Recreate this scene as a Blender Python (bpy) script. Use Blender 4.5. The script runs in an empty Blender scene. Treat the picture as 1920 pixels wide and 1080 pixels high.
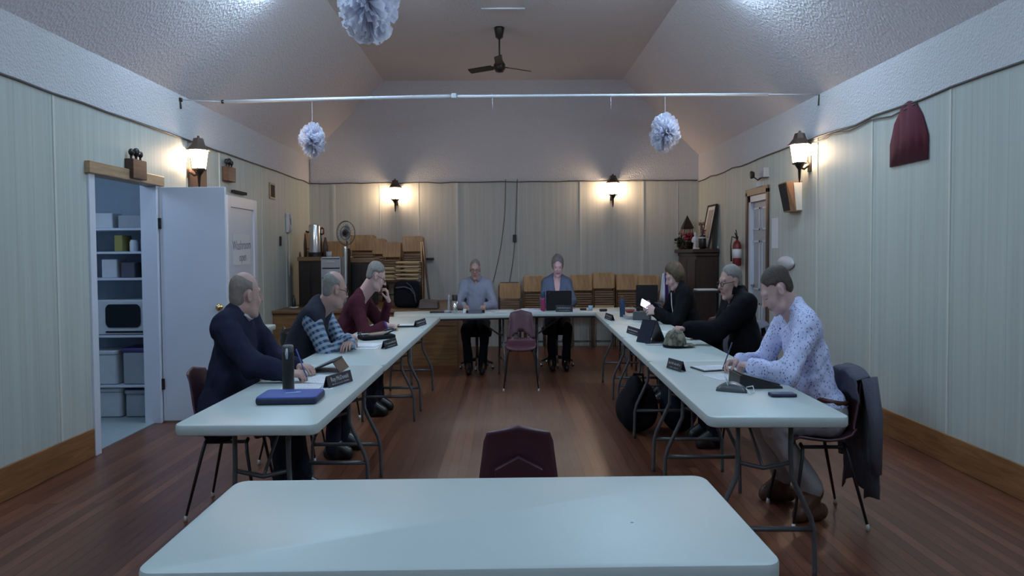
import bpy, bmesh, math, random
import numpy as np
from mathutils import Vector, Matrix

PI = math.pi
C = bpy.context.scene.collection
S = bpy.context.scene
random.seed(7)

# Proportions: everything in the photograph stands narrower than life across the room,
# so widths (x) are built at 0.75 of the usual size; depth and height are full size.
KX = 0.75
def W(p): return Vector((p[0] * KX, p[1], p[2]))

# ------------------------------------------------------------------ camera
CAM_H = 1.41
FPX = 1662.0
cam_d = bpy.data.cameras.new('camera')
cam_d.sensor_width = 36.0
cam_d.lens = 36.0 * FPX / 1920.0
cam_d.clip_start = 0.05
cam = bpy.data.objects.new('camera', cam_d)
C.objects.link(cam)
yaw, pitch, roll = math.radians(0.45), math.radians(2.34), math.radians(0.40)
fw = Vector((math.sin(yaw) * math.cos(pitch), math.cos(yaw) * math.cos(pitch), -math.sin(pitch)))
rt0 = fw.cross(Vector((0, 0, 1))).normalized()
up0 = rt0.cross(fw)
rt = (rt0 * math.cos(roll) - up0 * math.sin(roll)).normalized()
up = rt.cross(fw)
cam.matrix_world = Matrix(((rt.x, up.x, -fw.x, 0), (rt.y, up.y, -fw.y, 0), (rt.z, up.z, -fw.z, CAM_H), (0, 0, 0, 1)))
S.camera = cam

def at(px, py, Y=None, Z=None, X=None):
    """the place in the room (true metres) seen at a pixel, at a known depth, height or side distance"""
    d = fw * FPX + rt * (px - 960) - up * (py - 540)
    if Y is not None: t = Y / d.y
    elif Z is not None: t = (Z - CAM_H) / d.z
    else: t = (X * KX) / d.x
    return Vector((d.x * t / KX, d.y * t, CAM_H + d.z * t))

# ------------------------------------------------------------------ world, view
w = bpy.data.worlds.new('world'); S.world = w; w.use_nodes = True
w.node_tree.nodes['Background'].inputs[0].default_value = (0.02, 0.025, 0.035, 1)
w.node_tree.nodes['Background'].inputs[1].default_value = 0.3
S.view_settings.view_transform = 'Standard'
S.view_settings.look = 'None'
S.view_settings.gamma = 1
S.view_settings.use_curve_mapping = False
S.view_settings.exposure = 0.0
S.cycles.max_bounces = 8
S.cycles.diffuse_bounces = 5
S.cycles.caustics_reflective = False
S.cycles.caustics_refractive = False
S.cycles.use_denoising = True
S.cycles.sample_clamp_indirect = 3.0

COOL = (0.56, 0.76, 1.0)
WARM = (1.0, 0.66, 0.40)
SCONCE_GLOW = 58.0
DIFF_GLOW = 34.0        # fixture diffusers
DIFF_FAR = 62.0
PANTRY_POWER = 8.0

# ------------------------------------------------------------------ materials
def mat(name, col, rough=0.6, metal=0.0, var=0.08, scale=12.0, bump=0.0, bscale=60.0, emit=None, es=0.0,
        alpha=None, trans=0.0, spec=0.5, coat=0.0):
    m = bpy.data.materials.new(name); m.use_nodes = True
    nt = m.node_tree; N = nt.nodes; L = nt.links
    b = N['Principled BSDF']
    b.inputs['Roughness'].default_value = rough
    b.inputs['Metallic'].default_value = metal
    b.inputs['Specular IOR Level'].default_value = spec
    b.inputs['Coat Weight'].default_value = coat
    b.inputs['Transmission Weight'].default_value = trans
    if alpha is not None: b.inputs['Alpha'].default_value = alpha
    tc = N.new('ShaderNodeTexCoord')
    no = N.new('ShaderNodeTexNoise'); no.inputs['Scale'].default_value = scale; no.inputs['Detail'].default_value = 4
    L.new(tc.outputs['Object'], no.inputs['Vector'])
    mx = N.new('ShaderNodeMix'); mx.data_type = 'RGBA'
    mx.inputs['A'].default_value = tuple(max(0, c * (1 - var)) for c in col) + (1,)
    mx.inputs['B'].default_value = tuple(min(1, c * (1 + var)) for c in col) + (1,)
    L.new(no.outputs['Fac'], mx.inputs['Factor'])
    L.new(mx.outputs['Result'], b.inputs['Base Color'])
    if bump > 0:
        n2 = N.new('ShaderNodeTexNoise'); n2.inputs['Scale'].default_value = bscale; n2.inputs['Detail'].default_value = 3
        L.new(tc.outputs['Object'], n2.inputs['Vector'])
        bp = N.new('ShaderNodeBump'); bp.inputs['Strength'].default_value = bump; bp.inputs['Distance'].default_value = 0.01
        L.new(n2.outputs['Fac'], bp.inputs['Height']); L.new(bp.outputs['Normal'], b.inputs['Normal'])
    if emit is not None:
        b.inputs['Emission Color'].default_value = tuple(emit) + (1,)
        b.inputs['Emission Strength'].default_value = es
    m['_mix'] = mx.name
    return m

def wood(name, c1, c2, axis='X', rough=0.45, scale=3.0, stretch=14.0):
    m = bpy.data.materials.new(name); m.use_nodes = True
    N = m.node_tree.nodes; L = m.node_tree.links; b = N['Principled BSDF']
    b.inputs['Roughness'].default_value = rough
    tc = N.new('ShaderNodeTexCoord'); mp = N.new('ShaderNodeMapping')
    s = {'X': (1, stretch, stretch), 'Y': (stretch, 1, stretch), 'Z': (stretch, stretch, 1)}[axis]
    mp.inputs['Scale'].default_value = s
    L.new(tc.outputs['Object'], mp.inputs['Vector'])
    no = N.new('ShaderNodeTexNoise'); no.inputs['Scale'].default_value = scale; no.inputs['Detail'].default_value = 6
    no.inputs['Distortion'].default_value = 0.6
    L.new(mp.outputs['Vector'], no.inputs['Vector'])
    rp = N.new('ShaderNodeValToRGB')
    rp.color_ramp.elements[0].position = 0.35; rp.color_ramp.elements[0].color = tuple(c1) + (1,)
    rp.color_ramp.elements[1].position = 0.68; rp.color_ramp.elements[1].color = tuple(c2) + (1,)
    L.new(no.outputs['Fac'], rp.inputs['Fac']); L.new(rp.outputs['Color'], b.inputs['Base Color'])
    return m

def stipple_mat(name, col, strength=0.9, bscale=38.0):
    """sprayed stipple plaster"""
    m = bpy.data.materials.new(name); m.use_nodes = True
    N = m.node_tree.nodes; L = m.node_tree.links; b = N['Principled BSDF']
    b.inputs['Roughness'].default_value = 0.9
    b.inputs['Specular IOR Level'].default_value = 0.2
    tc = N.new('ShaderNodeTexCoord')
    v = N.new('ShaderNodeTexVoronoi'); v.inputs['Scale'].default_value = bscale
    n = N.new('ShaderNodeTexNoise'); n.inputs['Scale'].default_value = bscale * 1.7; n.inputs['Detail'].default_value = 4
    L.new(tc.outputs['Object'], v.inputs['Vector']); L.new(tc.outputs['Object'], n.inputs['Vector'])
    ad = N.new('ShaderNodeMath'); ad.operation = 'ADD'
    L.new(v.outputs['Distance'], ad.inputs[0]); L.new(n.outputs['Fac'], ad.inputs[1])
    bp = N.new('ShaderNodeBump'); bp.inputs['Strength'].default_value = strength; bp.inputs['Distance'].default_value = 0.012
    L.new(ad.outputs[0], bp.inputs['Height']); L.new(bp.outputs['Normal'], b.inputs['Normal'])
    n3 = N.new('ShaderNodeTexNoise'); n3.inputs['Scale'].default_value = 0.9; n3.inputs['Detail'].default_value = 3
    L.new(tc.outputs['Object'], n3.inputs['Vector'])
    mx = N.new('ShaderNodeMix'); mx.data_type = 'RGBA'
    mx.inputs['A'].default_value = tuple(c * 0.95 for c in col) + (1,); mx.inputs['B'].default_value = tuple(col) + (1,)
    L.new(n3.outputs['Fac'], mx.inputs['Factor']); L.new(mx.outputs['Result'], b.inputs['Base Color'])
    return m

def panel_mat(name, col, axis):
    """sheet panelling printed with fine vertical streaks and pressed grooves; axis = the horizontal axis"""
    m = bpy.data.materials.new(name); m.use_nodes = True
    N = m.node_tree.nodes; L = m.node_tree.links; b = N['Principled BSDF']
    b.inputs['Roughness'].default_value = 0.55
    tc = N.new('ShaderNodeTexCoord'); mp = N.new('ShaderNodeMapping')
    mp.inputs['Scale'].default_value = (9, 9, 0.25)
    L.new(tc.outputs['Object'], mp.inputs['Vector'])
    no = N.new('ShaderNodeTexNoise'); no.inputs['Scale'].default_value = 2.4; no.inputs['Detail'].default_value = 5
    L.new(mp.outputs['Vector'], no.inputs['Vector'])
    rp = N.new('ShaderNodeValToRGB')
    rp.color_ramp.elements[0].position = 0.3; rp.color_ramp.elements[0].color = tuple(c * 0.86 for c in col) + (1,)
    rp.color_ramp.elements[1].position = 0.7; rp.color_ramp.elements[1].color = tuple(col) + (1,)
    L.new(no.outputs['Fac'], rp.inputs['Fac'])
    # pressed grooves
    sx = N.new('ShaderNodeSeparateXYZ'); L.new(tc.outputs['Object'], sx.inputs[0])
    pitch = 0.203 * (KX if axis == 'X' else 1)
    dv = N.new('ShaderNodeMath'); dv.operation = 'DIVIDE'; dv.inputs[1].default_value = pitch
    L.new(sx.outputs[axis], dv.inputs[0])
    fr = N.new('ShaderNodeMath'); fr.operation = 'FRACT'; L.new(dv.outputs[0], fr.inputs[0])
    lt = N.new('ShaderNodeMath'); lt.operation = 'LESS_THAN'; lt.inputs[1].default_value = 0.022
    L.new(fr.outputs[0], lt.inputs[0])
    mx = N.new('ShaderNodeMix'); mx.data_type = 'RGBA'
    mx.inputs['B'].default_value = tuple(c * 0.72 for c in col) + (1,)
    L.new(lt.outputs[0], mx.inputs['Factor']); L.new(rp.outputs['Color'], mx.inputs['A'])
    L.new(mx.outputs['Result'], b.inputs['Base Color'])
    bp = N.new('ShaderNodeBump'); bp.inputs['Strength'].default_value = 0.5; bp.inputs['Distance'].default_value = 0.003; bp.invert = True
    L.new(lt.outputs[0], bp.inputs['Height']); L.new(bp.outputs['Normal'], b.inputs['Normal'])
    return m

def floor_mat():
    m = bpy.data.materials.new('strip_floor'); m.use_nodes = True
    N = m.node_tree.nodes; L = m.node_tree.links; b = N['Principled BSDF']
    tc = N.new('ShaderNodeTexCoord')
    sp = N.new('ShaderNodeSeparateXYZ'); L.new(tc.outputs['Object'], sp.inputs[0])
    cb = N.new('ShaderNodeCombineXYZ'); L.new(sp.outputs['Y'], cb.inputs['X']); L.new(sp.outputs['X'], cb.inputs['Y'])
    br = N.new('ShaderNodeTexBrick')
    br.inputs['Scale'].default_value = 1.0; br.inputs['Brick Width'].default_value = 1.9; br.inputs['Row Height'].default_value = 0.062
    br.inputs['Mortar Size'].default_value = 0.0016; br.inputs['Mortar Smooth'].default_value = 0.2
    br.inputs['Color1'].default_value = (0.120, 0.042, 0.024, 1)
    br.inputs['Color2'].default_value = (0.215, 0.082, 0.045, 1)
    br.inputs['Mortar'].default_value = (0.02, 0.010, 0.008, 1); br.offset = 0.37
    L.new(cb.outputs[0], br.inputs['Vector'])
    mp = N.new('ShaderNodeMapping'); mp.inputs['Scale'].default_value = (30, 1.6, 1)
    L.new(tc.outputs['Object'], mp.inputs['Vector'])
    g = N.new('ShaderNodeTexNoise'); g.inputs['Scale'].default_value = 1.8; g.inputs['Detail'].default_value = 6
    L.new(mp.outputs['Vector'], g.inputs['Vector'])
    m1 = N.new('ShaderNodeMix'); m1.data_type = 'RGBA'; m1.blend_type = 'MULTIPLY'; m1.inputs['Factor'].default_value = 0.55
    L.new(br.outputs['Color'], m1.inputs['A'])
    rp = N.new('ShaderNodeValToRGB'); rp.color_ramp.elements[0].color = (0.45, 0.42, 0.42, 1); rp.color_ramp.elements[1].color = (1.25, 1.2, 1.15, 1)
    rp.color_ramp.elements[0].position = 0.3; rp.color_ramp.elements[1].position = 0.7
    L.new(g.outputs['Fac'], rp.inputs['Fac']); L.new(rp.outputs['Color'], m1.inputs['B'])
    # greyer, paler boards down the open middle of the floor, fading towards the back
    ax = N.new('ShaderNodeMath'); ax.operation = 'ABSOLUTE'; L.new(sp.outputs['X'], ax.inputs[0])
    wx = N.new('ShaderNodeMapRange'); wx.inputs['From Min'].default_value = 0.95; wx.inputs['From Max'].default_value = 0.45
    L.new(ax.outputs[0], wx.inputs['Value'])
    wy = N.new('ShaderNodeMapRange'); wy.inputs['From Min'].default_value = 9.4; wy.inputs['From Max'].default_value = 7.6
    L.new(sp.outputs['Y'], wy.inputs['Value'])
    n5 = N.new('ShaderNodeTexNoise'); n5.inputs['Scale'].default_value = 1.3; n5.inputs['Detail'].default_value = 5
    L.new(tc.outputs['Object'], n5.inputs['Vector'])
    q1 = N.new('ShaderNodeMath'); q1.operation = 'MULTIPLY'; L.new(wx.outputs[0], q1.inputs[0]); L.new(wy.outputs[0], q1.inputs[1])
    q2 = N.new('ShaderNodeMath'); q2.operation = 'MULTIPLY'; L.new(q1.outputs[0], q2.inputs[0]); L.new(n5.outputs['Fac'], q2.inputs[1])
    m2 = N.new('ShaderNodeMix'); m2.data_type = 'RGBA'; m2.inputs['B'].default_value = (0.29, 0.190, 0.140, 1)
    L.new(q2.outputs[0], m2.inputs['Factor']); L.new(m1.outputs['Result'], m2.inputs['A'])
    L.new(m2.outputs['Result'], b.inputs['Base Color'])
    rr = N.new('ShaderNodeMapRange'); rr.inputs['To Min'].default_value = 0.24; rr.inputs['To Max'].default_value = 0.42
    L.new(g.outputs['Fac'], rr.inputs['Value']); L.new(rr.outputs[0], b.inputs['Roughness']); b.inputs['Specular IOR Level'].default_value = 0.28
    bp = N.new('ShaderNodeBump'); bp.inputs['Strength'].default_value = 0.35; bp.inputs['Distance'].default_value = 0.002; bp.invert = True
    L.new(br.outputs['Fac'], bp.inputs['Height']); L.new(bp.outputs['Normal'], b.inputs['Normal'])
    return m

M = {}
M['ceiling'] = stipple_mat('ceiling_stipple', (0.76, 0.71, 0.73), 0.55)
M['band'] = stipple_mat('wall_band_stipple', (0.70, 0.68, 0.70), 0.6, 55)
M['panel_x'] = panel_mat('back_panelling', (0.60, 0.59, 0.54), 'X')
M['panel_y'] = panel_mat('side_panelling', (0.55, 0.58, 0.535), 'Y')
M['floor'] = floor_mat()
M['batten'] = mat('painted_batten', (0.66, 0.65, 0.60), 0.5, scale=5)
M['basewood'] = wood('baseboard_wood', (0.20, 0.085, 0.03), (0.33, 0.15, 0.055), 'Y')
M['white_paint'] = mat('white_gloss_paint', (0.68, 0.70, 0.78), 0.4, scale=2, var=0.04)
M['grey_paint'] = mat('grey_door_paint', (0.40, 0.42, 0.45), 0.45, scale=3, var=0.05)
M['brown_trim'] = wood('brown_door_trim', (0.06, 0.032, 0.024), (0.11, 0.062, 0.045), 'Z')
M['oak'] = wood('oak_trim', (0.30, 0.19, 0.11), (0.44, 0.29, 0.17), 'Y')
M['table'] = mat('white_table_plastic', (0.53, 0.59, 0.575), 0.42, var=0.03, scale=6, bump=0.06, bscale=300)
M['tube'] = mat('grey_powder_coat', (0.10, 0.105, 0.115), 0.35, metal=0.3, scale=20)
M['dark_tube'] = mat('dark_chair_tube', (0.035, 0.032, 0.035), 0.3, metal=0.5, scale=20)
M['chrome'] = mat('chrome', (0.75, 0.75, 0.76), 0.12, metal=1.0, var=0.03)
M['maroon'] = mat('maroon_shell_plastic', (0.070, 0.021, 0.034), 0.42, var=0.1, bump=0.08, bscale=250)
M['glide'] = mat('nylon_glide', (0.6, 0.58, 0.52), 0.5)
M['black'] = mat('black_plastic', (0.012, 0.012, 0.014), 0.42)
M['black_cloth'] = mat('black_cloth', (0.010, 0.010, 0.013), 0.9, spec=0.15, bump=0.3, bscale=180)
M['blackwood'] = mat('black_lacquered_wood', (0.012, 0.009, 0.009), 0.35)
M['darkwood'] = wood('dark_stained_wood', (0.022, 0.010, 0.008), (0.045, 0.020, 0.015), 'Z', 0.4)
M['ply'] = wood('varnished_plywood', (0.42, 0.22, 0.085), (0.62, 0.36, 0.15), 'Z', 0.38, 3.0, 9)
M['ply2'] = wood('pale_plywood_edge', (0.52, 0.34, 0.17), (0.70, 0.50, 0.27), 'X', 0.45)
M['stage'] = wood('stage_wood', (0.17, 0.082, 0.033), (0.28, 0.145, 0.06), 'X', 0.4)
M['stagetop'] = wood('stage_top_wood', (0.16, 0.085, 0.04), (0.25, 0.14, 0.07), 'X', 0.4)
M['steel'] = mat('brushed_steel', (0.68, 0.70, 0.73), 0.16, metal=1.0, var=0.04)
M['brass'] = mat('polished_brass', (0.75, 0.52, 0.22), 0.2, metal=1.0)
M['iron'] = mat('dark_bronze', (0.035, 0.026, 0.022), 0.45, metal=0.6, bump=0.1)
M['hood'] = mat('bronze_hood', (0.10, 0.065, 0.05), 0.5, metal=0.4)
M['glow'] = mat('lamp_glass_lit', (1, 0.9, 0.75), 0.4, emit=(1.0, 0.72, 0.46), es=SCONCE_GLOW)
M['tubeglow'] = mat('fluorescent_diffuser', (0.9, 0.9, 0.9), 0.4, emit=(0.54, 0.77, 1.0), es=DIFF_GLOW)
M['tissue'] = mat('white_tissue_paper', (0.80, 0.80, 0.86), 0.8, var=0.05)
M['paper'] = mat('white_paper', (0.78, 0.79, 0.82), 0.8, var=0.03, scale=40)
M['ink'] = mat('blue_black_ink', (0.05, 0.06, 0.12), 0.7)
M['pencil'] = mat('faint_marker', (0.17, 0.18, 0.24), 0.8)
M['plate'] = mat('black_name_plate', (0.010, 0.014, 0.025), 0.3)
M['plate_text'] = mat('engraved_white_lettering', (0.62, 0.62, 0.66), 0.6)
M['cable'] = mat('grey_cable', (0.09, 0.08, 0.075), 0.6)
M['rod'] = mat('white_conduit', (0.66, 0.66, 0.70), 0.35)
M['skin'] = mat('skin', (0.46, 0.28, 0.235), 0.55, var=0.10, scale=18, bump=0.05, bscale=120)
M['skin_pale'] = mat('pale_skin', (0.56, 0.36, 0.32), 0.55, var=0.08, scale=18, bump=0.05, bscale=120)
M['lips'] = mat('lips', (0.34, 0.13, 0.12), 0.5)
M['eye'] = mat('eye_white', (0.30, 0.28, 0.27), 0.35)
M['iris'] = mat('dark_iris', (0.03, 0.025, 0.02), 0.2)
M['hair_grey'] = mat('grey_hair', (0.22, 0.20, 0.185), 0.7, var=0.35, scale=70, bump=0.6, bscale=160)
M['hair_stubble'] = mat('cropped_grey_hair', (0.20, 0.155, 0.13), 0.75, var=0.25, scale=60, bump=0.3, bscale=200)
M['hair_brown'] = mat('brown_hair', (0.055, 0.036, 0.026), 0.6, var=0.3, scale=60, bump=0.6, bscale=160)
M['hair_auburn'] = mat('dark_blonde_hair', (0.085, 0.055, 0.032), 0.6, var=0.45, scale=45, bump=0.7, bscale=120)
M['hair_ash'] = mat('ash_grey_hair', (0.16, 0.14, 0.14), 0.6, var=0.45, scale=50, bump=0.7, bscale=130)
M['navy'] = mat('navy_knit', (0.020, 0.022, 0.045), 0.95, spec=0.12, var=0.15, bump=0.35, bscale=220)
M['tee'] = mat('white_cotton', (0.62, 0.62, 0.68), 0.9)
M['vest'] = mat('charcoal_quilted_vest', (0.022, 0.025, 0.038), 0.9, spec=0.15, bump=0.3, bscale=60)
M['maroon_knit'] = mat('maroon_knit', (0.060, 0.013, 0.022), 0.95, spec=0.15, var=0.15, bump=0.35, bscale=200)
M['purple'] = mat('violet_blue_cuff', (0.060, 0.035, 0.24), 0.8)
M['shirt_grey'] = mat('grey_blue_shirt_cloth', (0.255, 0.275, 0.35), 0.85, bump=0.2, bscale=150)
M['blouse'] = mat('slate_blue_knit', (0.085, 0.115, 0.165), 0.85, bump=0.2, bscale=150)
M['jacket'] = mat('black_jacket_cloth', (0.006, 0.006, 0.008), 0.9, spec=0.12, bump=0.3, bscale=90)
M['greycloth'] = mat('grey_wool_cloth', (0.105, 0.105, 0.135), 0.95, var=0.15, bump=0.4, bscale=150)
M['jeans'] = mat('dark_trouser_cloth', (0.011, 0.013, 0.022), 0.9, spec=0.15, bump=0.3, bscale=150)
M['chinos'] = mat('light_grey_chinos', (0.37, 0.34, 0.345), 0.9, var=0.06, bump=0.25, bscale=120)
M['leather'] = mat('brown_boot_leather', (0.085, 0.035, 0.02), 0.4, bump=0.2, bscale=100)
M['blackleather'] = mat('black_shoe_leather', (0.012, 0.011, 0.011), 0.35)
M['blue_case'] = mat('blue_nylon_cover', (0.055, 0.085, 0.33), 0.6, bump=0.15, bscale=200)
M['navy_edge'] = mat('navy_zip_edge', (0.012, 0.015, 0.05), 0.6)
M['clear'] = mat('frosted_plastic', (0.50, 0.52, 0.56), 0.3, trans=0.25)
M['red'] = mat('red_enamel', (0.17, 0.014, 0.020), 0.35)
M['redplastic'] = mat('dull_red_plastic', (0.30, 0.04, 0.045), 0.45)
M['white_plastic'] = mat('white_plastic', (0.62, 0.63, 0.66), 0.4)
M['blue_plastic'] = mat('navy_bottle', (0.025, 0.05, 0.11), 0.3)
M['paleblue'] = mat('pale_blue_paper_cup', (0.35, 0.50, 0.66), 0.5)
M['pink'] = mat('raspberry_bottle', (0.30, 0.035, 0.11), 0.3)
M['glass_screen'] = mat('dark_glass_screen', (0.010, 0.014, 0.016), 0.12)
M['screen_on'] = mat('lit_phone_screen', (0.3, 0.3, 0.8), 0.3, emit=(0.55, 0.6, 1.0), es=3.5)
M['green_leaf'] = mat('dark_green_leaf', (0.030, 0.045, 0.018), 0.6, var=0.4)
M['red_petal'] = mat('crimson_petal', (0.21, 0.015, 0.03), 0.7, var=0.4, scale=30)
M['pink_petal'] = mat('dusty_pink_petal', (0.34, 0.15, 0.13), 0.7, var=0.4, scale=30)
M['bin_green'] = mat('grey_green_plastic', (0.030, 0.040, 0.033), 0.6)
M['purple_lid'] = mat('purple_lid_plastic', (0.06, 0.05, 0.16), 0.4)
M['yellow'] = mat('ochre_box_card', (0.33, 0.28, 0.08), 0.7)
M['bluewall'] = mat('pantry_wall_paint', (0.38, 0.45, 0.52), 0.7)
M['lino'] = mat('pale_lino', (0.32, 0.36, 0.38), 0.4, var=0.12, scale=14)
M['maroon_cloth'] = mat('maroon_banner_cloth', (0.10, 0.012, 0.025), 0.9)
M['picture'] = mat('faded_print', (0.40, 0.35, 0.31), 0.6, var=0.35, scale=9)
M['frame_wood'] = mat('dark_frame', (0.03, 0.02, 0.018), 0.85)
M['tan'] = mat('tan_leather', (0.26, 0.19, 0.14), 0.6)
M['brown_vinyl'] = mat('brown_vinyl', (0.09, 0.05, 0.038), 0.5)
M['grille'] = mat('speaker_grille_cloth', (0.022, 0.018, 0.018), 0.9, bump=0.4, bscale=300)
M['speakerwood'] = wood('walnut_veneer', (0.22, 0.105, 0.05), (0.32, 0.17, 0.085), 'Z')

def plaid_mat():
    m = bpy.data.materials.new('blue_plaid_flannel'); m.use_nodes = True
    N = m.node_tree.nodes; L = m.node_tree.links; b = N['Principled BSDF']; b.inputs['Roughness'].default_value = 0.9
    tc = N.new('ShaderNodeTexCoord')
    mp = N.new('ShaderNodeMapping'); mp.inputs['Rotation'].default_value = (0.25, 0.5, 0.3)
    L.new(tc.outputs['Object'], mp.inputs['Vector'])
    outs = []
    for ax, sc in (('X', 34.0), ('Z', 25.0)):
        wv = N.new('ShaderNodeTexWave'); wv.bands_direction = ax; wv.inputs['Scale'].default_value = sc / 3.1
        wv.inputs['Distortion'].default_value = 0.5; wv.inputs['Detail'].default_value = 1
        L.new(mp.outputs['Vector'], wv.inputs['Vector'])
        r = N.new('ShaderNodeValToRGB'); r.color_ramp.elements[0].position = 0.35; r.color_ramp.elements[1].position = 0.62
        L.new(wv.outputs['Fac'], r.inputs['Fac']); outs.append(r)
    m1 = N.new('ShaderNodeMix'); m1.data_type = 'RGBA'
    m1.inputs['A'].default_value = (0.03, 0.05, 0.10, 1); m1.inputs['B'].default_value = (0.12, 0.19, 0.30, 1)
    L.new(outs[0].outputs['Color'], m1.inputs['Factor'])
    m2 = N.new('ShaderNodeMix'); m2.data_type = 'RGBA'; m2.inputs['B'].default_value = (0.34, 0.40, 0.48, 1)
    mm = N.new('ShaderNodeMath'); mm.operation = 'MULTIPLY'; mm.inputs[1].default_value = 0.75
    L.new(outs[1].outputs['Color'], mm.inputs[0]); L.new(mm.outputs[0], m2.inputs['Factor'])
    L.new(m1.outputs['Result'], m2.inputs['A']); L.new(m2.outputs['Result'], b.inputs['Base Color'])
    return m
M['plaid'] = plaid_mat()

def speckle_mat(name, base, dot, dot2, scale, thr):
    m = bpy.data.materials.new(name); m.use_nodes = True
    N = m.node_tree.nodes; L = m.node_tree.links; b = N['Principled BSDF']; b.inputs['Roughness'].default_value = 0.85
    tc = N.new('ShaderNodeTexCoord'); mp = N.new('ShaderNodeMapping'); mp.inputs['Scale'].default_value = (1 / KX, 1, 0.8)
    L.new(tc.outputs['Object'], mp.inputs['Vector'])
    cur = None
    for k, (d, sc) in enumerate(((dot, scale), (dot2, scale * 0.8))):
        v = N.new('ShaderNodeTexVoronoi'); v.inputs['Scale'].default_value = sc; v.inputs['Randomness'].default_value = 0.8
        L.new(mp.outputs['Vector'], v.inputs['Vector'])
        r = N.new('ShaderNodeValToRGB'); r.color_ramp.elements[0].position = thr * 0.7; r.color_ramp.elements[0].color = (1, 1, 1, 1)
        r.color_ramp.elements[1].position = thr; r.color_ramp.elements[1].color = (0, 0, 0, 1)
        L.new(v.outputs['Distance'], r.inputs['Fac'])
        mx = N.new('ShaderNodeMix'); mx.data_type = 'RGBA'; mx.inputs['B'].default_value = tuple(d) + (1,)
        if cur is None: mx.inputs['A'].default_value = tuple(base) + (1,)
        else: L.new(cur, mx.inputs['A'])
        L.new(r.outputs['Color'], mx.inputs['Factor']); cur = mx.outputs['Result']
    L.new(cur, b.inputs['Base Color'])
    return m
M['dotted'] = speckle_mat('pale_blue_dotted_shirt', (0.66, 0.70, 0.97), (0.14, 0.14, 0.36), (0.42, 0.46, 0.74), 62.0, 0.30)
M['camo'] = speckle_mat('camouflage_cloth', (0.13, 0.12, 0.085), (0.045, 0.045, 0.03), (0.22, 0.20, 0.15), 26.0, 0.55)

def tissue_mat():
    m = bpy.data.materials.new('thin_tissue_paper'); m.use_nodes = True
    N = m.node_tree.nodes; L = m.node_tree.links; b = N['Principled BSDF']; out = [n for n in N if n.type == 'OUTPUT_MATERIAL'][0]
    b.inputs['Base Color'].default_value = (0.90, 0.90, 0.97, 1); b.inputs['Roughness'].default_value = 0.8
    tl = N.new('ShaderNodeBsdfTranslucent'); tl.inputs['Color'].default_value = (0.90, 0.90, 0.98, 1)
    no = N.new('ShaderNodeTexNoise'); no.inputs['Scale'].default_value = 30
    tc = N.new('ShaderNodeTexCoord'); L.new(tc.outputs['Object'], no.inputs['Vector'])
    mr = N.new('ShaderNodeMapRange'); mr.inputs['To Min'].default_value = .45; mr.inputs['To Max'].default_value = .7; L.new(no.outputs['Fac'], mr.inputs['Value'])
    mx = N.new('ShaderNodeMixShader'); L.new(mr.outputs[0], mx.inputs[0]); L.new(b.outputs[0], mx.inputs[1]); L.new(tl.outputs[0], mx.inputs[2]); L.new(mx.outputs[0], out.inputs['Surface'])
    return m
M['tissue'] = tissue_mat()
M['frame_wood2'] = wood('dark_brown_box_wood', (0.055, 0.022, 0.016), (0.095, 0.042, 0.030), 'Y')
M['ply3'] = wood('slat_wood', (0.17, 0.088, 0.040), (0.29, 0.16, 0.072), 'X', 0.4)
M['tubeglow_far'] = mat('fluorescent_diffuser_bright', (0.9, 0.9, 0.9), 0.4, emit=(0.54, 0.77, 1.0), es=DIFF_FAR)
M['laptop_lit'] = mat('lit_laptop_screen', (0.3, 0.3, 0.8), 0.3, emit=(0.50, 0.50, 1.0), es=11.0)
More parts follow.
